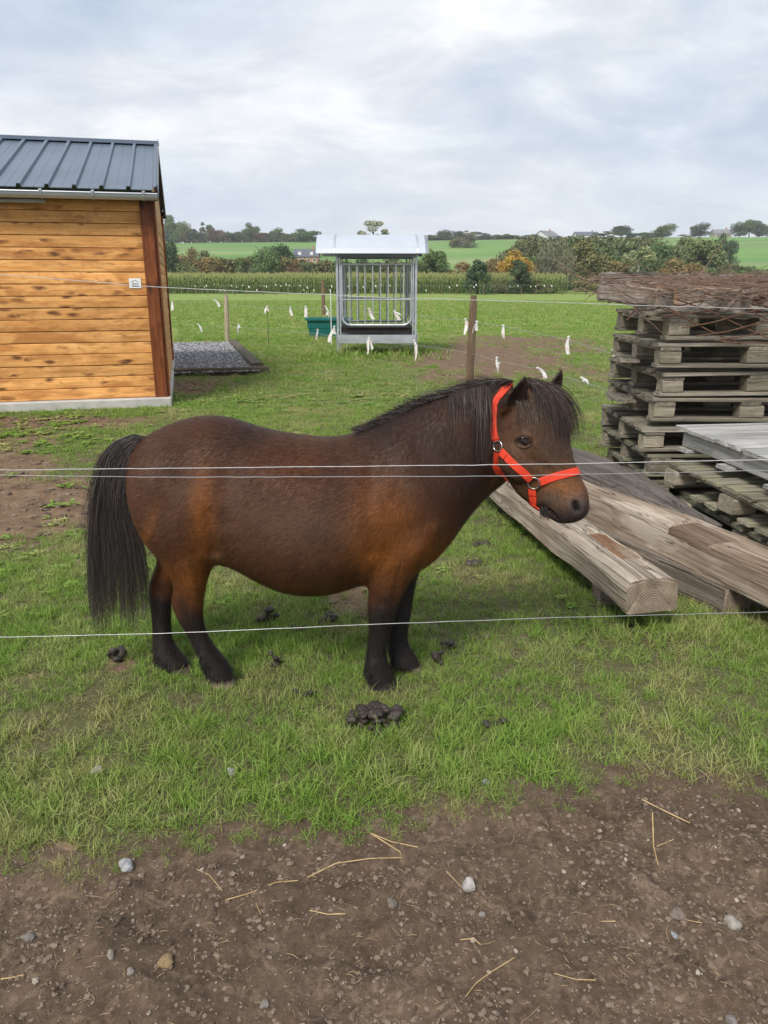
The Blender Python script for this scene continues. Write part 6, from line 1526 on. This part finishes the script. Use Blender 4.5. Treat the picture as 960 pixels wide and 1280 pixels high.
def ring_at(px, py, r_, tr_, mat, far=False):
    q_, nn_ = surf(px, py); c_ = q_ + nn_ * 0.009
    if far: c_ = mir(c_); nn_ = nn_ - HL * 2 * nn_.dot(HL)
    a_ = nn_.orthogonal().normalized(); b3 = nn_.cross(a_); pts = [c_ + (a_ * math.cos(2 * math.pi * k / 24) + b3 * math.sin(2 * math.pi * k / 24)) * r_ for k in range(25)]
    b = MB(); b.tube(pts, tr_, 8, caps=False); b.build('ring', mat, halter, smooth=True)
ring_at(624, 557.5, 0.0175, 0.0022, m_ringl); ring_at(667.5, 603, 0.0205, 0.0034, m_ring); ring_at(624, 557.5, 0.0175, 0.0022, m_ringl, True); ring_at(667.5, 603, 0.0205, 0.0034, m_ring, True)
# ================================================================== GRASS (instanced tufts, one object per kind of cover)
GL = Mat('grass_blade', 0.6, spec=0.25)
ga = GL.attr('tone', 'Fac'); gp_ = GL.pos(); gr1 = GL.noise(gp_, 1.5, 5, 0.65); gr2 = GL.oinfo('Random')
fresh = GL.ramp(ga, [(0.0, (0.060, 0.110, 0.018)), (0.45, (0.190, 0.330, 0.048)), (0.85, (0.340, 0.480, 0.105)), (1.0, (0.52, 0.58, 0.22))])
dry = GL.ramp(ga, [(0.0, (0.17, 0.145, 0.055)), (0.5, (0.44, 0.40, 0.17)), (1.0, (0.70, 0.62, 0.36))])
dm = GL.math('ADD', GL.ramp(gr1, [(0.47, 0.0), (0.64, 0.8)]), GL.math('MULTIPLY', GL.math('SUBTRACT', gr2, 0.5), 0.5), True)
GL.base(GL.mix(dm, fresh, dry))
tl_ = GL.n('ShaderNodeBsdfTranslucent'); bc_ = GL.p.inputs['Base Color'].links[0].from_socket; GL.t.links.new(bc_, tl_.inputs['Color'])
mx_ = GL.n('ShaderNodeMixShader'); mx_.inputs[0].default_value = 0.30; GL.t.links.new(GL.p.outputs[0], mx_.inputs[1]); GL.t.links.new(tl_.outputs[0], mx_.inputs[2])
GL.t.links.new(mx_.outputs[0], GL.t.nodes['Material Output'].inputs['Surface'])
HAYM = Mat('dry_blade', 0.8, spec=0.15); HAYM.base(HAYM.ramp(HAYM.attr('tone', 'Fac'), [(0.0, (0.16, 0.12, 0.07)), (1.0, (0.50, 0.40, 0.24))]))
def tuft_mesh(seed, nbl, rad, h0, h1, w, lean=0.6, seg=3, mat=None, flat=0.0):
    rg = np.random.RandomState(seed); V = []; F = []; TN = []
    for i in range(nbl):
        a = rg.uniform(0, 6.28); r_ = rad * math.sqrt(rg.rand()); bx, by = r_ * math.cos(a), r_ * math.sin(a)
        h = rg.uniform(h0, h1); b_ = rg.uniform(0, 6.28); ln = lean * rg.rand() + flat; dx, dy = math.cos(b_), math.sin(b_); ww = w * rg.uniform(.7, 1.3); px_, py_, pz = bx, by, -0.008; ang = rg.uniform(0, .3) + flat
        tn = rg.rand() * 0.45; i0 = len(V); st = rg.uniform(0, 3.14); sx, sy = math.cos(st), math.sin(st)
        for k in range(seg + 1):
            t = k / seg; w_ = ww * (1 - t ** 1.6) + 0.0001
            if k: ang += ln * 1.3 / seg * 1.6; px_ += dx * math.sin(ang) * h / seg; py_ += dy * math.sin(ang) * h / seg; pz += math.cos(ang) * h / seg
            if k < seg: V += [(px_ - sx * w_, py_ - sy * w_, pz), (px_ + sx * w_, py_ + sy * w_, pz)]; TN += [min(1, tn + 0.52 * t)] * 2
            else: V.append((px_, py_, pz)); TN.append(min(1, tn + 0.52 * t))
        for k in range(seg - 1): F.append((i0 + 2 * k, i0 + 2 * k + 1, i0 + 2 * k + 3, i0 + 2 * k + 2))
        F.append((i0 + 2 * seg - 2, i0 + 2 * seg - 1, i0 + 2 * seg))
    me = bpy.data.meshes.new('tuft'); me.from_pydata(V, [], F); me.materials.append(mat or GL.m); set_attr(me, 'tone', TN); me.update(); return me
def leafy_mesh(seed, n=14):
    """low broad-leaved weeds: clover, plantain, dandelion leaves"""
    rg = np.random.RandomState(seed); V = []; F = []; TN = []
    for i in range(n):
        a = rg.uniform(0, 6.28); L = rg.uniform(.03, .07); el = rg.uniform(.1, .7); w = L * rg.uniform(.18, .3); dx, dy = math.cos(a), math.sin(a); i0 = len(V); o = rg.normal(size=2) * .02
        for t, ww in ((0.1, .3), (.45, 1.0), (.75, .9), (1.0, .15)):
            z = 0.004 + L * t * math.sin(el) * (1 - .45 * t); x, y = o[0] + dx * L * t, o[1] + dy * L * t; V += [(x - dy * w * ww, y + dx * w * ww, z), (x + dy * w * ww, y - dx * w * ww, z)]; TN += [0.30 + 0.25 * rg.rand()] * 2
        for k in range(3): F.append((i0 + 2 * k, i0 + 2 * k + 1, i0 + 2 * k + 3, i0 + 2 * k + 2))
    me = bpy.data.meshes.new('weed'); me.from_pydata(V, [], F); me.materials.append(GL.m); set_attr(me, 'tone', TN); me.update(); return me
def scatter(name, label, meshes, P, rot, scl, tilt=None, idx_=None):
    col = bpy.data.collections.new(name + '_kinds')
    for i, m in enumerate(meshes):
        o = bpy.data.objects.new('%s_kind' % name, m); col.objects.link(o)
    me = bpy.data.meshes.new(name); me.vertices.add(len(P)); me.vertices.foreach_set('co', np.asarray(P, np.float32).ravel())
    a = me.attributes.new('rot', 'FLOAT_VECTOR', 'POINT'); rv = np.zeros((len(P), 3), np.float32); rv[:, 2] = rot
    if tilt is not None: rv[:, :2] = tilt
    a.data.foreach_set('vector', rv.ravel())
    a = me.attributes.new('scl', 'FLOAT', 'POINT'); a.data.foreach_set('value', np.asarray(scl, np.float32))
    a = me.attributes.new('kind', 'INT', 'POINT'); a.data.foreach_set('value', (np.random.randint(0, len(meshes), len(P)) if idx_ is None else idx_).astype(np.int32))
    o = new_obj(name, me); ng = bpy.data.node_groups.new(name + '_scatter', 'GeometryNodeTree')
    ng.interface.new_socket('Geometry', in_out='INPUT', socket_type='NodeSocketGeometry'); ng.interface.new_socket('Geometry', in_out='OUTPUT', socket_type='NodeSocketGeometry')
    gi = ng.nodes.new('NodeGroupInput'); go = ng.nodes.new('NodeGroupOutput'); ip = ng.nodes.new('GeometryNodeInstanceOnPoints'); ci = ng.nodes.new('GeometryNodeCollectionInfo')
    ci.inputs['Collection'].default_value = col; ci.inputs['Separate Children'].default_value = True; ci.inputs['Reset Children'].default_value = True
    mp = ng.nodes.new('GeometryNodeMeshToPoints')
    def na(n_, t_): x = ng.nodes.new('GeometryNodeInputNamedAttribute'); x.data_type = t_; x.inputs['Name'].default_value = n_; return x.outputs['Attribute']
    l = ng.links.new; l(gi.outputs[0], mp.inputs['Mesh']); l(mp.outputs[0], ip.inputs['Points']); l(ci.outputs[0], ip.inputs['Instance']); ip.inputs['Pick Instance'].default_value = True
    l(na('kind', 'INT'), ip.inputs['Instance Index']); l(na('rot', 'FLOAT_VECTOR'), ip.inputs['Rotation']); l(na('scl', 'FLOAT'), ip.inputs['Scale']); l(ip.outputs[0], go.inputs[0])
    md = o.modifiers.new('scatter', 'NODES'); md.node_group = ng; tag(o, label, 'grass', None, 'stuff'); return o
rg = np.random.RandomState(21)
def pick(x0, x1, y0, y1, dens, fn):
    """random places, wedge of view plus a margin, kept with probability fn"""
    n = int((x1 - x0) * (y1 - y0) * dens); x = rg.uniform(x0, x1, n); y = rg.uniform(y0, y1, n)
    k = (np.abs(x) < 0.72 * y + 1.1) & (rg.rand(n) < fn(x, y)); return x[k], y[k]
slab = lambda x, y: ((x + 2.63) * 0.97 + (y - 9.5) * 0.245 < 0.02) & ((y - 9.5) * 0.97 - (x + 2.63) * 0.245 > -0.02)
padc = [q[0], q[1], q[2], q[3]]
def inpad(x, y):
    m = np.ones_like(x, bool)
    for i in range(4):
        a, b_ = padc[i], padc[(i + 1) % 4]; m &= ((b_.x - a.x) * (y - a.y) - (b_.y - a.y) * (x - a.x)) < 0
    return m
def green(x, y):
    w = worn_mask(x, y); s_ = soil_mask(x, y); lush = fbm(x * 1.7, y * 1.7, 61, 3)
    return np.clip((1 - s_ * 1.25) * np.clip(1.12 - w * 1.35, 0, 1) * np.clip(0.10 + lush * 1.45, 0, 1), 0, 1) * ~slab(x, y) * ~inpad(x, y)
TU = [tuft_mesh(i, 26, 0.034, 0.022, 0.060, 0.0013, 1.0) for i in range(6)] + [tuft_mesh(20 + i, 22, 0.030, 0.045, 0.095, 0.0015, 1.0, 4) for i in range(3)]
TS = [tuft_mesh(40 + i, 22, 0.035, 0.022, 0.05, 0.0014, 1.0) for i in range(4)]
TF = [tuft_mesh(60 + i, 24, 0.07, 0.035, 0.08, 0.0034, 1.0, 2) for i in range(4)]
WD = [leafy_mesh(i) for i in range(4)]
# near
x1, y1 = pick(-4.4, 4.4, 1.35, 4.6, 1500, green)
lush = fbm(x1 * 1.3, y1 * 1.3, 71, 3)
# longer grass along the track edge and under the beams
edge_d = y1 - np.interp(x1, EX, EY); tall = np.clip(1.25 - np.abs(edge_d - 0.22) / 0.35, 0, 1) * 0.35 + np.clip(1.0 - np.hypot((x1 - 1.3) / 0.9, (y1 - 3.1) / 0.35), 0, 1) * 0.7 + np.clip(1.0 - np.hypot((x1 + .45) / 0.9, (y1 - 3.3) / 0.6), 0, 1) * 0.8
sc = (0.55 + 0.5 * rg.rand(len(x1)) + 0.4 * (lush - .5)) * (1 + tall * 0.6) * np.clip(0.6 + edge_d / 0.2, 0.5, 1); ki = np.where(rg.rand(len(x1)) < 0.10 + 0.5 * tall, rg.randint(6, 9, len(x1)), rg.randint(0, 6, len(x1)))
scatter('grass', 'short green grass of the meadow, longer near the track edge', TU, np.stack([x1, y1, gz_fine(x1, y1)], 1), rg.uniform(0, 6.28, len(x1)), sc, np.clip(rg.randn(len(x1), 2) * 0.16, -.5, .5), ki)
# middle
x2, y2 = pick(-8, 8, 4.6, 9.5, 420, green)
scatter('meadow_grass', 'grazed grass in the middle of the paddock', TS + TU[:3], np.stack([x2, y2, gz_fine(x2, y2)], 1), rg.uniform(0, 6.28, len(x2)), 0.8 + 0.7 * rg.rand(len(x2)), np.clip(rg.randn(len(x2), 2) * 0.2, -.5, .5))
x3, y3 = pick(-19, 19, 9.5, 26, 75, green)
tall3 = np.exp(-((y3 - 16.0) / 1.0) ** 2) * (np.abs(x3 + 0.1) < 1.6) * 1.2 + np.exp(-((y3 - 21 - x3 * .1) / 0.9) ** 2) * .5 * (x3 < 0)
scatter('pasture_grass', 'grass of the pasture behind the pony', TF, np.stack([x3, y3, gz(x3, y3)], 1), rg.uniform(0, 6.28, len(x3)), (0.7 + 0.6 * rg.rand(len(x3))) * (1 + tall3 * 1.5), np.clip(rg.randn(len(x3), 2) * 0.2, -.5, .5))
x4, y4 = pick(-30, 32, 26, 60, 14, lambda x, y: np.ones_like(x))
scatter('far_pasture_grass', 'grass of the far pasture up to the field fence', [tuft_mesh(80 + i, 26, 0.22, 0.05, 0.12, 0.010, 1.0, 2) for i in range(3)], np.stack([x4, y4, gz(x4, y4)], 1), rg.uniform(0, 6.28, len(x4)), 0.7 + 0.7 * rg.rand(len(x4)))
# weeds, mostly round the shed and the left worn patch
def weedy(x, y): return np.clip((fbm(x * 1.1, y * 1.1, 81, 3) - 0.45) * 3, 0.03, 1) * (1 - soil_mask(x, y)) * ~slab(x, y) * ~inpad(x, y) * np.where((x < -1.0) & (y > 3.0), 1.0, 0.22)
x5, y5 = pick(-6, 5, 2.2, 11, 60, weedy)
scatter('weeds', 'low broad leaved weeds between the grass', WD, np.stack([x5, y5, gz_fine(x5, y5) + .004], 1), rg.uniform(0, 6.28, len(x5)), (0.6 + 0.8 * rg.rand(len(x5))) * np.clip(y5 / 6.5, .3, 1))
# dry blades lying about
x6, y6 = pick(-3.2, 3.2, 1.2, 4.8, 90, lambda x, y: np.clip(0.25 + worn_mask(x, y) * 0.9 + (fbm(x * 2, y * 2, 91, 2) > .56) * .6, 0, 1) * np.where(soil_mask(x, y) > .5, 0.35, 1))
DT = [tuft_mesh(90 + i, 7, 0.05, 0.03, 0.08, 0.0012, 0.4, 2, HAYM.m, 1.1) for i in range(4)]
scatter('dry_grass', 'dead straw coloured blades lying between the green', DT, np.stack([x6, y6, gz_fine(x6, y6) + .006], 1), rg.uniform(0, 6.28, len(x6)), 0.6 + 0.7 * rg.rand(len(x6)))
# clods and little stones on the bare earth
def clod(seed):
    rg2 = np.random.RandomState(seed); b = MB(); ellipsoid(b, (0, 0, 0), (1, .8, .6), None, 7, 5); V = np.array(b.v); V *= (1 + 0.22 * rg2.randn(len(V), 1)); b.v = [tuple(v) for v in V]; return b
SM = Mat('soil_crumb', 0.95, spec=0.1); SM.base(SM.mix(SM.oinfo('Random'), (0.085, 0.060, 0.045), (0.225, 0.170, 0.130)))
GMt = Mat('small_stone', 0.85, spec=0.25); GMt.base(GMt.ramp(GMt.oinfo('Random'), [(0.0, (0.17, 0.135, 0.108)), (0.7, (0.28, 0.235, 0.19)), (1.0, (0.40, 0.35, 0.30))]))
CL_ = [clod(i).build('clod', SM.m, link=False) for i in range(4)]; ST_ = [clod(i + 9).build('stone', GMt.m, link=False) for i in range(4)]
def soilp(x, y): return soil_mask(x, y) * np.clip(0.25 + 1.6 * (fbm(x * 5, y * 5, 95, 3) - .38), 0.05, 1)
x7, y7 = pick(-2.3, 2.3, 0.75, 2.4, 7500, soilp)
scatter('soil_crumbs', 'brown crumbs of earth on the bare track', CL_, np.stack([x7, y7, gz_fine(x7, y7) + .0005], 1), rg.uniform(0, 6.28, len(x7)), 0.0016 + 0.0075 * rg.rand(len(x7)) ** 3.6)
x8, y8 = pick(-2.3, 2.3, 0.75, 2.4, 620, soilp)
scatter('gravel', 'scattered small pale stones on the bare track', ST_, np.stack([x8, y8, gz_fine(x8, y8) + .0005], 1), rg.uniform(0, 6.28, len(x8)), 0.0016 + 0.0062 * rg.rand(len(x8)) ** 3.4)
x9, y9 = pick(-7, 5, 3, 12, 160, lambda x, y: worn_mask(x, y) * (~slab(x, y)))
scatter('loose_clods', 'loose clods on the worn patches of the paddock', CL_, np.stack([x9, y9, gz_fine(x9, y9) + .002], 1), rg.uniform(0, 6.28, len(x9)), 0.008 + 0.02 * rg.rand(len(x9)) ** 2.5)
xg = rg.rand(2600); yg = rg.rand(2600)
pg = [(q[0] * (1 - s_) + q[1] * s_) * (1 - t_) + (q[3] * (1 - s_) + q[2] * s_) * t_ for s_, t_ in zip(xg, yg)]
GMg = Mat('grey_chipping', 0.85, spec=0.2); GMg.base(GMg.ramp(GMg.oinfo('Random'), [(0.0, (0.19, 0.19, 0.195)), (1.0, (0.50, 0.50, 0.51))]))
scatter('grey_chippings', 'grey chippings filling the pad beside the shed', [clod(i + 20).build('chip', GMg.m, link=False) for i in range(3)], np.array([(p_.x, p_.y, 0.062) for p_ in pg]), rg.uniform(0, 6.28, 2600), 0.012 + 0.014 * rg.rand(2600))
# ================================================================== SMALL THINGS, NEAR WIRES
# near fence: four strands on insulated posts left and right of the view
nf = thing('wire_fence', 'electric fence wires strung close in front of the pony', 'wire fence', (0, 2.0, 0))
WY = 1.98
def wire(pts, r, mat, Yl=WY, Yr=WY, name='wire'):
    n = len(pts) - 1; P_ = [at(px, py, Yl + (Yr - Yl) * i / n) for i, (px, py) in enumerate(pts)]
    d0_ = (P_[1] - P_[0]).normalized(); d1_ = (P_[-1] - P_[-2]).normalized()
    P_ = [P_[0] - d0_ * ((P_[0].x + 2.3) / d0_.x)] + P_ + [P_[-1] + d1_ * ((2.3 - P_[-1].x) / d1_.x)]
    rg = random.Random(int(pts[0][1])); fine = []
    for i in range(len(P_) - 1):
        for k in range(10): p_ = P_[i].lerp(P_[i + 1], k / 10); fine.append(p_ + Vector((0, 0, rg.gauss(0, .0004))))
    fine.append(P_[-1]); b = MB(); b.tube(fine, r, 6); return b.build(name, mat, nf), P_
m_wn = plain('galvanised_wire', (0.42, 0.42, 0.43), 0.38, 0.5, 0.5, var=0.12, scale=30.0)
ends = []
o, e = wire([(0, 343), (200, 359), (480, 372), (700, 378), (830, 383), (960, 386)], 0.0008, m_cord); ends.append(e)
o, e = wire([(0, 587.5), (200, 585.5), (480, 582.5), (700, 580), (960, 574.5)], 0.0011, m_cord, 2.0, 2.0); ends.append(e)
o, e = wire([(0, 594), (200, 596.5), (400, 596), (640, 595), (960, 588)], 0.0009, m_wn, 2.02, 2.02); ends.append(e)
o, e = wire([(0, 796.5), (200, 792), (480, 780), (700, 772), (960, 765)], 0.0008, m_wn); ends.append(e)
for x in (-2.3, 2.3):
    b = MB(); b.tube([(x, 2.03, -.3), (x, 2.03, 1.62)], 0.045, 10); b.build('post', m_post, nf)
    for e in ends:
        z = (e[0] if x < 0 else e[-1]).z; b = MB(); b.tube([(x, 2.01, z), (x, 1.965, z)], 0.014, 8); b.build('insulator', m_dark, nf)

# dung
m_dung = Mat('dung', 0.5, spec=0.3); dn = m_dung.noise(m_dung.coord(), 22.0, 5, 0.7); m_dung.base(m_dung.mix(m_dung.oinfo(), m_dung.ramp(dn, [(0.3, (0.020, 0.016, 0.013)), (0.7, (0.060, 0.048, 0.038))]), m_dung.ramp(dn, [(0.3, (0.028, 0.022, 0.020)), (0.7, (0.085, 0.066, 0.054))]))); m_dung.bump(m_dung.noise(m_dung.coord(), 60.0, 4, 0.7), 0.7, 0.004)
def ball_mesh(seed, r=(0.021, 0.017, 0.015)):
    b = MB(); ellipsoid(b, (0, 0, 0), r, None, 14, 9); V = []
    for v in b.v:
        k = 1 + 0.36 * mnoise.noise(Vector(v) * 70 + Vector((seed, 0, 0))); V.append((v[0] * k, v[1] * k, v[2] * k))
    b.v = V; return b.build('dung_ball', m_dung.m, link=False, smooth=True)
BM = [ball_mesh(i) for i in range(6)]
def pile(px, py, n, spread, label, sx=1.0, sy=1.0, hmax=2, scale=1.0, seed=0):
    c = on(px, py); zg = float(gz_fine(np.array([c.x]), np.array([c.y]))[0]); rg = random.Random(seed)
    t = thing('dung_pile', label, 'dung', (c.x, c.y, zg)); put_ = []
    for i in range(n):
        for _ in range(40):
            r_ = spread * math.sqrt(rg.random()) * (0.55 if i > n * 0.62 else 1.0); a = rg.uniform(0, 6.28); x, y = r_ * math.cos(a) * sx, r_ * math.sin(a) * sy; z = 0.0
            near_ = [q_ for q_ in put_ if math.hypot(q_[0] - x, q_[1] - y) < 0.027 * scale]
            if near_: z = min(0.040, max(q_[2] for q_ in near_) + 0.014 * scale)
            if z < 0.012 + hmax * 0.03 * scale: break
        put_.append((x, y, z)); s_ = rg.uniform(.55, 1.2) * scale
        new_obj('dung_ball', BM[rg.randrange(6)], t, (x, y, z + 0.013), (rg.uniform(-.6, .6), rg.uniform(-.6, .6), rg.uniform(0, 6.28)), (s_ * rg.uniform(.9, 1.15), s_, s_ * rg.uniform(.8, 1.0)))
    return t
pile(467, 905, 64, 0.092, 'large fresh black heap of round dung in the grass before the front hooves', 1.0, 0.75, 1, 1.0, 1)
pile(499, 893, 2, 0.014, 'two stray dung balls right of the large fresh heap', 1, 1, 0, 1.0, 2)
pile(412, 784, 7, 0.030, 'rounded old brown dung clump in the long grass left of the front legs', 1, 1, 2, 1.3, 3)
pile(333, 777, 7, 0.045, 'dark dung under the belly beside the lowest wire', 1.2, 1, 1, 1.2, 4)
pile(372, 788, 4, 0.035, 'small dark dung between two others under the belly', 1.4, .8, 0, 1.1, 5)
pile(343, 832, 4, 0.022, 'small dark dung dropping right of the hind hooves', 1.2, .8, 1, 1.0, 6)
pile(563, 813, 4, 0.028, 'small dung dropping right of the far front hoof, farther one', 1.3, .8, 1, 1.0, 7)
pile(548, 831, 4, 0.022, 'small dung dropping right of the far front hoof, nearer one', 1, 1, 1, 1.0, 8)
pile(384, 874, 2, 0.016, 'single dark dropping in the grass left of the large heap', 1, 1, 0, .8, 9)
pile(371, 868, 1, 0.004, 'tiny dark dropping beside another left of the large heap', 1, 1, 0, .7, 10)
pile(622, 908, 5, 0.045, 'flattened dark dung streak in the grass right of the heap', 1.4, .35, 0, .9, 11)
pile(598, 683, 4, 0.05, 'dark dung spot on the grass left of the long beams', 1.2, .7, 0, 1.2, 12)
pile(588, 706, 4, 0.05, 'second dark dung spot on the grass below the chest', 1.2, .7, 0, 1.2, 13)
pile(150, 826, 5, 0.045, 'brown dung below the end of the tail', 1.0, .8, 1, 1.2, 14)

# single stones
def stone(px, py, wpx, hpx, col, label, seed=0):
    col = tuple(v * 0.66 for v in col)
    c = on(px, py + hpx * 0.3); w = wpx * mpp(c.y, py) / 2; h = hpx * mpp(c.y, py) / 2; b = MB(); ellipsoid(b, (0, 0, 0), (w, w * .9, max(h, w * .55)), None, 11, 8); V = []
    for v in b.v:
        k = 1 + 0.62 * mnoise.noise(Vector(v) / w * 0.9 + Vector((seed * 3.3, seed, 0))); V.append((round(v[0] * k / w * 4) / 4 * w * .35 + v[0] * k * .65, v[1] * k, v[2] * k * (0.9)))
    b.v = V; m = plain('stone_%s' % ['grey', 'pale', 'tan', 'cream', 'sandy', 'white', 'dull', 'buff', 'ash', 'chalk'][seed % 10], col, 0.8, 0, 0.25, var=0.22, scale=60.0, bump=0.4)
    z = float(gz_fine(np.array([c.x]), np.array([c.y]))[0]); o = b.build('stone', m, None); o.location = (c.x, c.y, z + h * 0.55); o.rotation_euler = (0.1, 0.1, seed); tag(o, label, 'stone'); return o
stone(157, 1083, 17, 18, (0.50, 0.50, 0.51), 'pale grey stone at the edge between grass and track on the left', 0)
stone(586, 1101, 19, 20, (0.58, 0.54, 0.50), 'largest whitish stone lying on the bare earth', 1)
stone(918, 1139, 20, 17, (0.44, 0.40, 0.35), 'grey stone on the bare earth near the right edge', 3)
stone(208, 1193, 19, 14, (0.33, 0.23, 0.12), 'rounded sandy brown stone on the earth at the lower left', 4)
stone(121, 962, 15, 11, (0.50, 0.46, 0.44), 'pinkish grey stone half sunk in the grass on the left', 5)
stone(289, 964, 12, 12, (0.48, 0.47, 0.46), 'small grey stone in the grass above the long straw', 6)
stone(35, 1161, 15, 9, (0.28, 0.25, 0.22), 'flat dull stone on the earth near the left edge', 7)
stone(844, 1160, 9, 8, (0.42, 0.44, 0.46), 'small bluish stone on the earth right of the centre', 8)
stone(603, 1105 + 27, 9, 6, (0.34, 0.30, 0.27), 'tiny flat stone just below the largest whitish stone', 9)
stone(138, 1190, 10, 11, (0.36, 0.32, 0.27), 'small upright stone left of the sandy brown stone', 2)
stone(163, 1213, 10, 8, (0.35, 0.31, 0.27), 'small grey stone under the sandy brown stone', 3)
stone(849, 1133, 18, 12, (0.24, 0.19, 0.155), 'brown earthy clod left of the grey stone', 4)
stone(330, 1247, 13, 10, (0.28, 0.25, 0.22), 'flat stone at the bottom of the picture left of the middle', 5)
stone(915, 1268, 14, 12, (0.30, 0.28, 0.26), 'grey stone in the lower right corner', 6)
stone(607, 976, 10, 7, (0.34, 0.36, 0.40), 'small bluish grey stone in the grass at the middle', 7)
stone(490, 1126, 14, 12, (0.26, 0.22, 0.18), 'brown knobbly clod left of the largest whitish stone', 8)

# straws
m_straw = Mat('straw', 0.55, spec=0.35); m_straw.base(m_straw.ramp(m_straw.noise(m_straw.coord(), 40.0, 3), [(0.3, (0.32, 0.21, 0.10)), (0.7, (0.58, 0.42, 0.21))]))
def straw(pts, r, label, group=None, mat=None):
    P_ = []
    for (px, py) in pts: c = on(px, py); P_.append(Vector((c.x, c.y, float(gz_fine(np.array([c.x]), np.array([c.y]))[0]) + r + 0.004)))
    b = MB(); r = r * 0.72; b.tube(P_, r, 6); o = b.build('straw', mat or m_straw.m, None); tag(o, label, 'straw', group); return o
straw([(802, 1003), (830, 1012), (863, 1022)], 0.0026, 'thick golden straw slanting at the top right of the earth')
s0 = straw([(815, 1020), (818, 1050), (823, 1076)], 0.0026, 'forked upright straw below the slanting golden one')
s1 = straw([(822, 1050), (842, 1049)], 0.0018, 'short straw crossing the forked upright one')
straw([(384, 1089), (420, 1079), (462, 1076), (502, 1067), (500, 1063), (463, 1043)], 0.0021, 'long bent straw in the middle of the earth')
straw([(463, 1043), (490, 1052), (522, 1059)], 0.0018, 'thin straw above the bend of the long one')
straw([(282, 1123), (310, 1116), (345, 1098), (372, 1094)], 0.0020, 'curved straw left of the long bent one')
straw([(246, 1090), (262, 1098), (278, 1110)], 0.0013, 'thin dark straw near the grass edge left of centre')
straw([(387, 1139), (410, 1142), (432, 1143)], 0.0019, 'short level straw below the long bent one')
straw([(582, 1241), (596, 1222), (612, 1212), (643, 1199)], 0.0015, 'thin bent straw near the bottom middle')
straw([(558, 1088), (576, 1104)], 0.0015, 'short straw left of the largest whitish stone')
straw([(576, 1173), (592, 1176), (601, 1181)], 0.0018, 'short curved straw under the whitish stone')
straw([(752, 1144), (770, 1146)], 0.0015, 'tiny straw right of the middle of the earth')
straw([(838, 1136), (860, 1144), (878, 1151)], 0.0015, 'thin straw left of the grey stone at the right')
straw([(693, 1213), (720, 1220), (745, 1222)], 0.0013, 'faint straw at the lower right of the earth')
straw([(0, 1216), (14, 1219), (30, 1223)], 0.0022, 'pale straw at the left edge of the bare earth')
straw([(320, 1125), (326, 1140)], 0.0012, 'short dark stalk below the curved straw')
rg = random.Random(8); b = MB()
for k in range(620):
    px, py = rg.uniform(-30, 990), rg.uniform(1000, 1285); c = on(px, py)
    if float(soil_mask(np.array([c.x]), np.array([c.y]))[0]) < .6: continue
    L = rg.uniform(.005, .026) * (1 if rg.random() < .93 else 2.2); a = rg.uniform(0, 6.28); z = float(gz_fine(np.array([c.x]), np.array([c.y]))[0]) + .002
    d_ = Vector((math.cos(a), math.sin(a), 0)) * L / 2; n_ = Vector((-d_.y, d_.x, 0)) * rg.uniform(-.25, .25)
    b.tube([c - d_ + Vector((0, 0, z)), c + n_ + Vector((0, 0, z + .002)), c + d_ + Vector((0, 0, z))], [.0006, .0009, .0005], 3)
o = b.build('chaff', plain('chaff_straw', (0.30, 0.22, 0.13), 0.7, var=0.4, scale=9.0), None); tag(o, 'fine bits of chaff and rootlets strewn on the bare earth', 'chaff', None, 'stuff')
# ================================================================== HAZE
hb_ = MB(); hb_.box((0, 2500, 19.0), (7000, 6000, 50.0))
HZ = bpy.data.materials.new('haze'); HZ.use_nodes = True; ht_ = HZ.node_tree; ht_.nodes.clear()
ho_ = ht_.nodes.new('ShaderNodeOutputMaterial'); hp_ = ht_.nodes.new('ShaderNodeVolumePrincipled'); hp_.inputs['Density'].default_value = 0.00035; hp_.inputs['Color'].default_value = (0.93, 0.96, 1.0, 1); hp_.inputs['Anisotropy'].default_value = 0.0
ht_.links.new(hp_.outputs[0], ho_.inputs['Volume'])
tag(hb_.build('haze', HZ, None), 'thin pale autumn haze over the far fields', 'haze', None, 'stuff')
